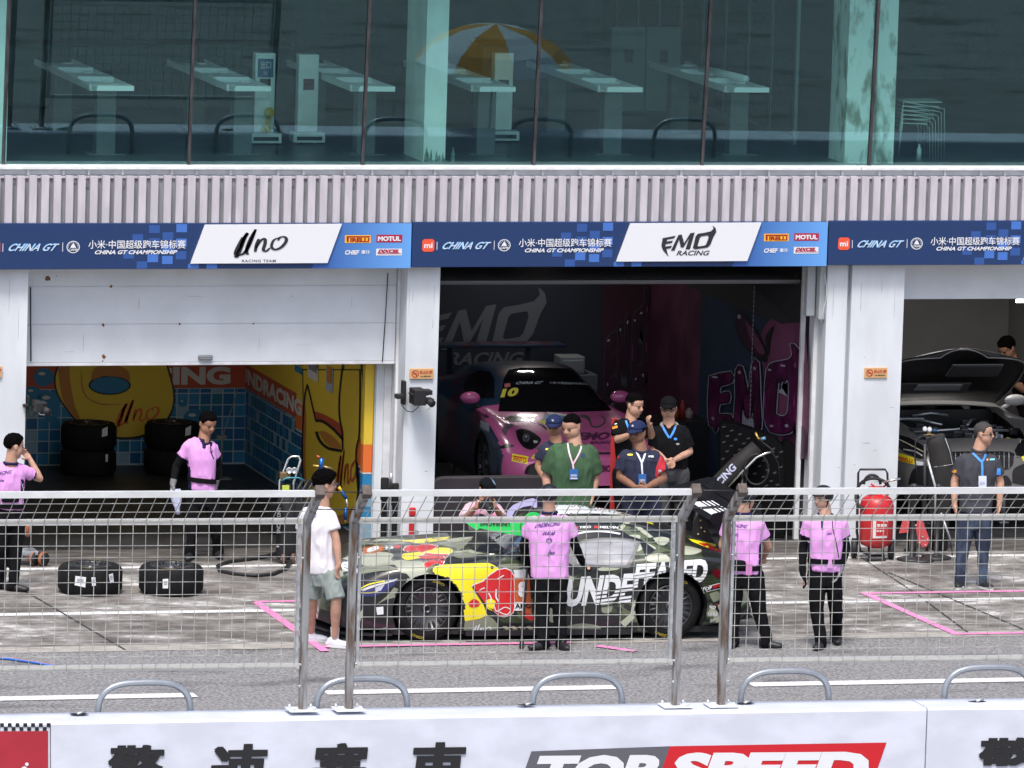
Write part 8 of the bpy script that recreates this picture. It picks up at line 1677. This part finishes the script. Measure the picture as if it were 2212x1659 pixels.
for i, (u, v, ut, vt, lb) in enumerate(((1969, 1210, 1976, 1046, 'black belt post on a round base in front of the red jack'), (2022, 1206, 2026, 1046, 'black belt post on a round base next to the man in jeans'))):
    q = PZ(u, v); zt = pt(ut, vt, q).z; mb = MB(); mb.lathe([(.175, .004), (.175, .018), (.12, .035), (.025, .045), (.024, zt - .06), (.034, zt - .055), (.034, zt)], (q.x, q.y, 0), n=28); solo(mb.build('belt_post', mat('post_black', (.018, .018, .02), .5)), lb, 'post', 'belt posts in front of the grey car')
    if i == 0: mb = MB(); q2 = PZ(1990, 1212); mb.lathe([(.15, .004), (.15, .016), (.1, .03)], (q2.x, q2.y, 0), n=28); solo(mb.build('round_base', mat('post_black', (.018, .018, .02), .5)), 'flat black round base on the ground between the two belt posts', 'base')
mb = MB(); q = PZ(2040, 1200); mb.tube([pt(2033, 1108, q, 0), pt(2053, 1166, q, -.1)], .012, 8); mb.tube([pt(2053, 1166, q, -.1), (q.x + .08, q.y - .05, .01)], .010, 6, M_BLKM); solo(mb.build('lever_bar', M_STEEL), 'slanting metal lever bar left of the man in jeans', 'bar')
# covered gas rig before the grey car
b = PZ(2030, 1188); t = thing('gauge_rig', 'black covered stand topped with round gauges before the grey car', 'stand', (b.x, b.y, 0))
mb = MB()
rg = [(2028, 1186, .10), (2028, 1120, .12), (2034, 1050, .15), (2036, 1010, .16), (2033, 985, .14), (2024, 955, .12), (2020, 942, .10)]
P_ = [pt(u, v, b, 0) for u, v, r_ in rg]; mb.tube(P_, [r_ for *_, r_ in rg], 14); cvr = mb.build('cover', mat('cover_black', (.017, .016, .016), .85, var=.2, scale=6), t)
mb = MB(); mb.tube([pt(2042, 947, b, -.08), pt(2052, 975, b, -.11), pt(2058, 1003, b, -.12), pt(2040, 1006, b, -.15), pt(2018, 1009, b, -.13)], .006, 6); mb.build('piping', mat('piping_grey', (.3, .31, .32), .6), cvr)
for u, v in ((1998, 926), (2008, 927)): mb = MB(); mb.lathe([(.028, 0), (.028, .03), (.024, .032), (.024, .028)], pt(u, v, b, -.1), -HY, 16); g_ = mb.build('gauge', M_STEEL, t); mb = MB(); mb.lathe([(.023, .033), (.022, .0335)], pt(u, v, b, -.1), -HY, 16); mb.build('dial', mat('dial_white', (.7, .7, .72), .4), g_)
mb = MB(); mb.tube([pt(1996, 940, b, -.1), pt(2008, 938, b, -.1), pt(2020, 941, b, -.1)], .012, 6); mb.tube([pt(2004, 930, b, -.1), pt(2006, 940, b, -.1)], .010, 6); mb.build('manifold', mat('brass', (.35, .25, .12), .35, .8), t)
mb = MB(); mb.tube([pt(2012, 930, b, -.1), pt(2022, 929, b, -.1), pt(2026, 934, b, -.1)], .008, 6); mb.build('blue_tube', mat('anodised_blue', (.02, .12, .40), .3, .6), t)
mb = MB(); mb.tube([pt(2004, 992, b, -.15), pt(2020, 1050, b, -.2), (pt(2026, 1050, b, -.2).x, b.y - .2, .01)], .014, 8); mb.tube([pt(1998, 960, b, -.1), pt(1998, 1060, b, -.12), (pt(1998, 1060, b).x, b.y - .1, .01)], .018, 8, M_BLKM); mb.tube([pt(1996, 940, b, -.1), pt(1978, 950, b, -.1), pt(1976, 990, b, -.1), pt(1984, 1040, b, -.1)], .008, 6, M_BLK); mb.build('prop', M_STEEL, t)
# black covered rack and boom of the middle garage
b = Vector((2.98, .72, 0)); M_COV = mat('rack_cover_black', (.0042, .0042, .0052), .85, var=.25, scale=5, spec=.12); t = thing('covered_rack', 'black covered rack printed with small pale emblems by the middle garage wall', 'rack', (b.x, b.y, 0))
def slabpoly(poly, d0, d1, m, name):
    V0 = [pt(x, y, b, d0) for x, y in poly]; V1 = [p + HY * (d1 - d0) for p in V0]; n = len(V0); mb = MB(); mb.add(V0 + V1, [tuple(range(n)), tuple(range(2 * n - 1, n - 1, -1))] + [(i, (i + 1) % n, n + (i + 1) % n, n + i) for i in range(n)]); return mb.build(name, m, t), mb
slabpoly([(1556, 1186), (1556, 922), (1562, 914), (1580, 917), (1640, 936), (1676, 950), (1690, 966), (1693, 1000), (1693, 1184)], .12, .5, M_COV, 'cover')
slabpoly([(1690, 1184), (1690, 966), (1700, 955), (1718, 962), (1727, 980), (1728, 1182)], .35, .9, mat('rack_cover_grey', (.0065, .006, .007), .85, spec=.12), 'side_cover')
mb = MB(); rr = random.Random(8)
for u, v in ((1560, 925), (1577, 933), (1595, 941), (1613, 950), (1568, 945), (1586, 953), (1603, 961), (1560, 958), (1576, 966), (1594, 974), (1567, 978), (1584, 986), (1558, 994), (1667, 972), (1684, 979), (1647, 998), (1674, 990), (1637, 1010), (1683, 1012), (1654, 1018), (1627, 1026), (1670, 1024), (1645, 1033), (1662, 1042), (1652, 1052), (1676, 1050)):
    o_ = pt(u, v, b, .115); emblem(mb, o_, HX * .038, Vector((0, 0, .034)), None, False)
mb.build('emblem_print', mat('emblem_dim', (.10, .105, .11), .6), t)
t2 = thing('air_boom', 'slanting black padded boom lettered Racing in front of the covered rack', 'boom', pt(1520, 1080, b, -.1))
mb = MB(); a0, a1 = pt(1512, 1085, b, -.1), pt(1636, 965, b, -.02); mb.tube([a0, tri(a0, a1, .3), tri(a0, a1, .7), a1], [.085, .11, .115, .09], 14); bo_ = mb.build('boom_pad', mat('boom_black', (.016, .014, .015), .75), t2)
bb_ = BVHTree.FromPolygons([Vector(v) for v in mb.v], mb.f); mb = MB(); lay_text(mb, bb_, 'RACING', (1538, 1070), (54, -58), (-11, -12), .004, mat('boom_print', (.45, .48, .66), .6), 0, .03); mb.build('lettering', mat('boom_print', (.45, .48, .66), .6), bo_) if mb.v else None
mb = MB(); mb.tube([pt(1556, 1070, b, -.16), pt(1600, 1022, b, -.16), pt(1634, 988, b, -.16), pt(1652, 980, b, -.15), pt(1672, 974, b, -.12)], .016, 8); mb.build('chrome_rod', M_CHROME, t2)
mb = MB(); f0 = pt(1604, 1020, b, -.1); mb.tube([f0, (f0.x, f0.y, .01)], .02, 8); mb.tube([pt(1614, 1010, b, -.1), (pt(1614, 1010, b, -.1).x, f0.y + .15, .01)], .015, 8); mb.tube([pt(1512, 1085, b, -.1), (a0.x - .1, a0.y, .01)], .03, 8); mb.build('leg', M_BLKM, t2)
mb = MB(); mb.tube([pt(1634 + 26 * math.cos(a), 1014 + 33 * math.sin(a), b, -.2 + .01 * a) for a in [2 * math.pi * i / 24 for i in range(45)]], .013, 6); mb.tube([pt(1640, 950, b, -.05), pt(1664, 968, b, -.15), pt(1680, 1000, b, -.1), pt(1686, 1060, b, 0.05)], .010, 6); mb.build('hose_loop', M_BLK, t2)
mb = MB(); mb.tube([pt(1632, 934, b, -.02), pt(1637, 946, b, -.03), pt(1646, 952, b, -.03)], .014, 6); mb.build('fitting', mat('gold_handle', (.65, .40, .10), .35, .6), t2); mb = MB(); mb.tube([pt(1644, 949, b, -.05), pt(1654, 946, b, -.05)], .022, 8); mb.build('fitting', mat('fitting_blue', (.12, .3, .45), .35, .4), t2)
# far tool cabinet and cans inside the middle garage
p = PY(1500, 905, 4.5); mb = MB(); mb.box((p.x - .62, 4.3, .006), (p.x + .45, 5.0, p.z), bev=.02)
cab = mb.build('tool_cabinet', mat('cabinet_black', (.014, .014, .016), .4)); mb = MB(); yq = PY(1450, 905, 4.29); mb.box((yq.x - .03, 4.28, yq.z - .10), (yq.x + .03, 4.295, yq.z - .03)); solo(cab, 'black tool cabinet against the middle garage wall', 'cabinet'); mb.build('label', M_YEL, cab)
for i, (u, h_, r_, m, lb) in enumerate(((1474, .22, .035, mat('can_red', (.30, .03, .03), .4), 'red spray can on the black tool cabinet'), (1456, .14, .06, mat('can_orange', (.45, .10, .03), .5), 'orange funnel on the black tool cabinet'), (1488, .12, .05, mat('can_pale', (.4, .3, .3), .5), 'small pale bottle on the black tool cabinet'))):
    q = PY(u, 905, 4.6); mb = MB(); mb.lathe([(r_, 0), (r_, h_ * .75), (r_ * .5, h_ * .85), (r_ * .45, h_)], (q.x, 4.6, p.z), n=14); solo(mb.build('bottle', m), lb, 'bottle')
q = PY(1262, 805, 6.2); mb = MB(); mb.box((q.x - .42, 6.0, .006), (q.x + .12, 6.5, q.z), bev=.01); solo(mb.build('storage_cabinet', mat('cabinet_pale', (.14, .145, .16), .5)), 'pale cabinet at the back of the middle garage', 'cabinet')
mb = MB(); z_ = q.z; mb.box((q.x - .34, 6.1, z_), (q.x - .02, 6.4, z_ + .21), bev=.01); mb.box((q.x - .31, 6.05, z_ + .04), (q.x - .05, 6.099, z_ + .17), bev=.005); solo(mb.build('printer', mat('printer_pale', (.28, .29, .31), .5)), 'pale printer on the cabinet at the back of the middle garage', 'printer')
# left garage: pole lamp
mb = MB(); q = PZ(478, 1035); mb.tube([(q.x, q.y, .01), pt(482, 940, q, 0), pt(514, 840, q, .2)], .008, 6); mb.box((q.x - .1, q.y - .1, .006), (q.x + .1, q.y + .1, .02)); q2 = pt(476, 942, q, 0); mb.box((q2.x - .05, q2.y - .04, q2.z - .03), (q2.x + .07, q2.y + .04, q2.z + .01)); solo(mb.build('pole_lamp', mat('pole_grey', (.2, .21, .2), .5)), 'thin pole leaning behind the crew member in the left garage', 'pole')
# little wheeled cart behind the man at the left edge
b = PZ(78, 1222); t = thing('hand_cart', 'small grey cart with orange rimmed wheels behind the man at the left edge', 'cart', (b.x, b.y, 0)); M_OR2 = mat('wheel_orange', (.30, .09, .03), .5)
mb = MB(); q = pt(52, 1200, b); mb.box((q.x - .22, q.y - .08, .12), (q.x + .15, q.y + .2, .17), bev=.01); mb.tube([(q.x - .02, q.y + .15, .15), pt(44, 1130, b, .1), pt(34, 1100, b, .1)], .02, 8); mb.build('frame', mat('cart_grey', (.30, .32, .35), .45, .3), t)
for u, v, r_ in ((70, 1222, .085), (90, 1212, .08)): q = pt(u, v, b); mb = MB(); mb.lathe([(r_ * .8, 0), (r_, .01), (r_, .04), (r_ * .8, .05)], (q.x, q.y, r_ + .002), HX * .8 - HY * .6, 20, M_OR2); mb.lathe([(r_ * .9, -.004), (r_ * .9, .054)], (q.x, q.y, r_ + .002), HX * .8 - HY * .6, 18, M_BLK); mb.build('wheel', None, t)
q = pt(56, 1140, b, -.05); mb = MB(); mb.lathe([(.085, 0), (.10, .01), (.10, .04), (.085, .05)], q, HX, 20, M_OR2); mb.lathe([(.09, -.004), (.09, .054)], q, HX, 18, M_STEEL); mb.build('wheel', None, t)
# broadcast lamps and cameras on the columns
def wallcam(u, v, Yc, k, label):
    b = PY(u, v, Yc); t = thing('column_camera', label, 'camera', b); s = k / 190
    def bx(name, x0, y0, x1, y1, d0, d1, m=M_BLK, bev=.008): mb = MB(); mb.box((b.x + x0 * s, b.y + d0, b.z - y1 * s), (b.x + x1 * s, b.y + d1, b.z - y0 * s), bev=bev); return mb.build(name, m, t)
    bx('bracket', -4, -32, 4, 20, -.12, -.02); bx('clamp', -20, -4, -2, 6, -.16, -.06); bx('housing', 12, -18, 38, 16, -.34, -.08); bx('viewfinder', 8, -8, 46, -4, -.28, -.12); bx('side_box', 38, -16, 54, -6, -.30, -.14); bx('battery', 40, 2, 58, 14, -.30, -.16)
    mb = MB(); c = Vector((b.x + 42 * s, b.y - .32, b.z - 4 * s)); mb.tube([c, c + Vector((.03, -.10, -.03))], [.035, .045], 12); mb.build('lens', M_BLK, t)
    mb = MB(); mb.tube([Vector((b.x + x * s, b.y - .30, b.z - y * s)) for x, y in ((22, -10), (28, -14), (34, 0), (50, 8), (54, 18), (44, 26), (28, 24), (24, 12), (34, 4))], .006, 6); mb.build('white_cable', mat('cable_white', (.75, .76, .78), .5), t)
    mb = MB(); mb.tube([Vector((b.x + x * s, b.y - .1, b.z - y * s)) for x, y in ((-6, 20), (8, 34), (20, 36), (32, 26), (36, 14))], .005, 6); mb.build('cable', M_BLK, t)
wallcam(868, 852, 0.0, 1.0, 'black camera rig with a white cable on the left side of the middle column')
wallcam(57, 872, 0.1, .62, 'small black camera rig on the column at the left photo edge')

# ================================================================ lounge behind the glass
M_TOP = mat('counter_white', (.80, .80, .80), .4); M_PED = mat('pedestal_grey', (.13, .14, .145), .4, .2, var=.15, scale=3); M_INOX = mat('brushed_gate', (.82, .80, .78), .4, .0, var=.10, scale=5)
def desk(un, vb, label):
    p = PZ(un, vb, 4.45); root = thing('counter', label, 'counter', (p.x, p.y, 4.45), 'white topped counters in the lounge')
    mb = MB(); h = .82; mb.box((p.x - .235, p.y - .22, 4.45 + h - .075), (p.x + .235, p.y + 2.9, 4.45 + h - .045), bev=.008); mb.box((p.x - .235, p.y - .22, 4.45 + h - .045), (p.x - .215, p.y + 2.9, 4.45 + h)); mb.box((p.x + .215, p.y - .22, 4.45 + h - .045), (p.x + .235, p.y + 2.9, 4.45 + h)); mb.build('top', M_TOP, root)
    for k in range(3):
        mb = MB(); y = p.y - .22 + k * 1.1; q = [(-.215, 0), (.215, 0), (.215, .055), (-.19 + .0, .06), (-.21, .04)]; mb.prism([(x, z) for x, z in q], (p.x, y, 4.45 + h - .044), (1, 0, 0), (0, 0, 1), -.30); mb.box((p.x - .05, y + .1, 4.45 + h + .017), (p.x + .05, y + .16, 4.45 + h + .03)); mb.build('divider', M_TOP, root)
    for y in (p.y, p.y + 2.4):
        mb = MB(); mb.box((p.x - .11, y - .08, 4.46), (p.x + .11, y + .12, 4.45 + h - .076), bev=.006); mb.box((p.x - .21, y - .16, 4.452), (p.x + .21, y + .2, 4.464), bev=.003); mb.build('pedestal', M_PED, root)
DL = ['white topped counter nearest the left edge of the glass', 'white topped counter just left of the exit pillar', 'white topped counter right of the pillar with a red disc', 'white topped counter just right of the teal column', 'white topped counter left of the glass partition', 'white topped counter with a rolled tube lying on it']
for un, lb in zip((225, 520, 786, 1045, 1318, 1590), DL): desk(un, 333, lb)
p = PZ(1590, 333, 4.45); mb = MB(); mb.tube([(p.x + .12, p.y + .1, 5.32), (p.x - .02, p.y + 1.5, 5.32)], .045, 12); solo(mb.build('rolled_tube', M_TOP), 'rolled white tube lying on a lounge counter', 'tube')
def gate(u0, u1, vt, vb, label, sign=None, disc=False):
    c = PZ((u0 + u1) / 2, vb + 22, 4.45); Y = c.y; a = PY(u0, vb, Y); d = PY(u1, vt, Y); root = thing('gate_pillar', label, 'pillar', (c.x, c.y, 4.45), 'ticket gate pillars in the lounge')
    mb = MB(); mb.box((a.x, Y - .05, a.z + .02), (d.x, Y + .10, d.z), bev=.012); mb.build('pillar', M_INOX, root)
    mb = MB(); mb.box((a.x - .06, Y - .12, a.z - .10), (d.x + .08, Y + .12, a.z + .015), bev=.01)
    for x in (a.x + .02, d.x - .02): mb.tube([(x, Y, a.z - .10), (x, Y, 4.452)], .016, 8)
    mb.build('foot_bracket', M_INOX, root); mb = MB(); mb.box((a.x - .02, Y - .125, a.z - .07), (d.x + .04, Y - .121, a.z - .025)); mb.build('bracket_slot', M_BLKM, root)
    if sign:
        mb = MB(); zt = PY(570, 126, Y).z; zb = PY(570, 166, Y).z; mb.box((a.x + .03, Y - .06, zb), (d.x - .03, Y - .051, zt)); s = mb.build('exit_sign', mat('exit_blue', (.03, .09, .20), .4), root)
        mb = MB(); w_ = d.x - a.x; text_on(mb, '出口', (a.x + .06, Y - .064, zb + .10), (w_ - .12, 0, 0), (0, 0, .09), bold=.015); text_on(mb, 'Exit', (a.x + .10, Y - .064, zb + .035), (w_ - .2, 0, 0), (0, 0, .04), bold=.01); mb.build('lettering', M_LET, s)
    zc = PY(570, 181, Y).z; xm = (a.x + d.x) / 2; mb = MB(); mb.box((xm - .065, Y - .06, zc - .065), (xm + .065, Y - .051, zc + .065), bev=.004); pn = mb.build('reader_panel', mat('panel_red', (.16, .04, .05), .4) if disc else M_BLKM, root)
    if disc: mb = MB(); mb.box((xm - .04, Y - .066, zc - .01), (xm + .04, Y - .061, zc + .01)); mb.build('bar', M_BLKM, pn)
gate(546, 594, 114, 289, 'exit pillar with a blue Chinese exit sign in the lounge', True); gate(640, 688, 117, 288, 'lounge gate pillar with a red panel right of the exit pillar', None, True); gate(1062, 1108, 114, 284, 'lounge gate pillar right of the teal column')
c = PZ(578, 312, 4.45); mb = MB(); Y = c.y - .06
def gp(u, v): q = PY(u, v, Y); return Vector((q.x, Y, q.z))
v1, f1 = ribbon([(582, 250), (578, 272)], 7); pl1 = circle2((583, 243), 10, 18, 11); pl2 = circle2((576, 281), 9, 18, 9)
for poly, hole in ((pl1, [(580, 231), (586, 231), (586, 243), (580, 243)]), (pl2, circle2((575, 286), 3, 8)), ([v1[0], v1[1], v1[3], v1[2]], None)):
    vs, fs = fill_poly(poly, [hole] if hole and hole[0][1] > 240 else []); V = [gp(*q) for q in vs]; n = len(V); mb.add(V + [q + Vector((0, .03, 0)) for q in V], fs + [tuple(i + n for i in f[::-1]) for f in fs])
solo(mb.build('spanner_figure', mat('spanner_yellow', (.62, .42, .05), .5)), 'yellow spanner shaped figure standing at the exit pillar', 'spanner')
# chairs stacked in the lounge corner
b = PZ(1960, 343, 4.45)
for i in range(6):
    t = thing('stacked_chair', 'wire framed chair in the stack of nested chairs behind the glass', 'chair', (b.x, b.y, 4.45), 'nested wire chairs behind the glass'); dx = i * .035; z = 4.452 + i * .05
    mb = MB(); 
    for y in (b.y - .2, b.y + .22): mb.tube([(b.x - .18, y, z), (b.x - .18, y, z + .10), (b.x - .14, y, z + .44), (b.x + .16 + dx, y, z + .42 - i * .012), (b.x + .19 + dx, y, z + .36), (b.x + .21 + dx, y, 4.456)], .008, 6)
    mb.tube([(b.x - .16, b.y - .2, z + .3), (b.x - .16, b.y + .22, z + .3)], .008, 6); mb.build('frame', mat('chair_wire', (.35, .36, .36), .4, .5), t)
    mb = MB(); mb.box((b.x - .14, b.y - .2, z + .425), (b.x + .16 + dx, b.y + .22, z + .44), bev=.005); mb.build('seat', mat('chair_grey', (.3, .32, .32), .5), t)
q = PZ(1967, 341, 4.45); mb = MB(); mb.lathe([(.03, 0), (.03, .13), (.012, .16), (.012, .19)], (q.x, q.y - .3, 4.452), n=12); solo(mb.build('water_bottle', mat('bottle_pale', (.45, .5, .5), .3)), 'small water bottle beside the nested chairs', 'bottle')
# partition running back from the glass
t = thing('glass_partition', 'tall framed partition running back beside the right lounge column', 'partition', (PZ(1700, 315, 4.45).x, 2.5, 4.45))
xs_ = PZ(1715, 312, 4.45); M_FR = mat('partition_frame', (.22, .25, .26), .5); mb = MB(); mb2 = MB()
for i in range(9):
    y = xs_.y + i * .95; mb.box((xs_.x - .02, y - .03, 4.452), (xs_.x + .02, y + .03, 8.58)); mb2.box((xs_.x - .008, y + .03, 4.55), (xs_.x + .008, y + .92, 8.5))
mb.box((xs_.x - .018, xs_.y + .03, 4.453), (xs_.x + .018, xs_.y + 8, 4.55)); mb.build('frame', M_FR, t); mb2.build('panel', mat('partition_dark', (.03, .036, .038), .25), t)
for i, (u, w_) in enumerate(((1352, 20), (1428, 20))):
    p = PY(u, 150, 6.5); mb = MB(); mb.box((p.x - .22, 6.4, 4.452), (p.x + .22, 6.5, PY(u, 57, 6.5).z), bev=.01); mb.box((p.x - .05, 6.39, p.z + .1), (p.x + .05, 6.399, p.z + .25), M_BLKM); o = mb.build('gate_pillar', mat('far_pillar', (.22, .25, .25), .5)); solo(o, 'pale gate pillar far back in the lounge, the %s of two' % ('left' if i == 0 else 'right'), 'pillar', 'far gate pillars in the lounge')
for i, u in enumerate((160, 470, 1180)):
    p = PY(u, 100, 6.8); mb = MB(); mb.box((p.x - .9, 6.5, 4.452), (p.x + .9, 7.2, PY(u, 92, 6.8).z), bev=.03); solo(mb.build('far_counter', mat('far_counter_dark', (.045, .055, .06), .5)), ['dark far counter at the left of the lounge', 'dark far counter behind the exit pillar', 'dark far counter behind the teal column'][i], 'counter', 'dark counters far back in the lounge')
# striped parasol at the pit wall, off to the right; the glass mirrors it
n_ = Vector((0, -1, -TILT)).normalized(); p0 = Vector((0, .06, Z0)); vp = PY(1072, 50, 16.6); ap = vp - n_ * (2 * (vp - p0).dot(n_))
t = thing('parasol', 'orange and white striped parasol by the pit wall, mirrored in the lounge glass', 'parasol', (ap.x, ap.y, 0)); rad, dp, ng = 1.12, .48, 16
rng = [(0, 0), (.45, .10), (.8, .28), (1.0, .48)]
for cname, mm, off in (('orange_panel', mat('parasol_orange', (.62, .27, .05), .8), 0), ('white_panel', mat('parasol_white', (.62, .62, .66), .8), 1)):
    for k in range(off, 8, 2):
        mb = MB(); g0, g1 = 2 * math.pi * k / 8, 2 * math.pi * (k + 1) / 8; vs = []
        for rr_, dd_ in rng:
            for j in range(5): g = g0 + (g1 - g0) * j / 4; sag = 1 - .05 * math.sin(math.pi * j / 4); vs.append((ap.x + rad * rr_ * sag * math.cos(g), ap.y + rad * rr_ * sag * math.sin(g), ap.z - dd_ * (rad / 1.0)))
        mb.add(vs, [(i * 5 + j, i * 5 + j + 1, i * 5 + j + 6, i * 5 + j + 5) for i in range(3) for j in range(4)]); mb.build(cname, mm, t)
mb = MB(); mb.tube([(ap.x, ap.y, .02), (ap.x, ap.y, ap.z)], .02, 8); mb.lathe([(.25, .004), (.25, .05), (.05, .08)], (ap.x, ap.y, 0), n=20); mb.build('pole', M_STEEL, t)
# hoops further along the wall, also mirrored
for i, x in enumerate((2.55, 4.60, 6.65)):
    o = hp.copy(); COL.objects.link(o); o.location = (x, -15.14, .74); tag(o, 'grey tube hoop on the wall beyond the right photo edge, mirrored in the glass', 'hoop', 'tube hoops along the pit wall')
b = PZ(1330, 1182); mb = MB(); P_ = [(1316, 1182), (1319, 960), (1322, 906), (1332, 902), (1336, 950), (1333, 1182)]; V = [pt(x, y, b, 0) for x, y in P_]; n = len(V); mb.add(V + [p + HY * .05 for p in V], [tuple(range(n)), tuple(range(2 * n - 1, n - 1, -1))] + [(i, (i + 1) % n, n + (i + 1) % n, n + i) for i in range(n)]); solo(mb.build('upright_panel', mat('panel_bright_red', (.45, .03, .03), .5)), 'narrow red upright panel between the pink car and the man in black', 'panel')
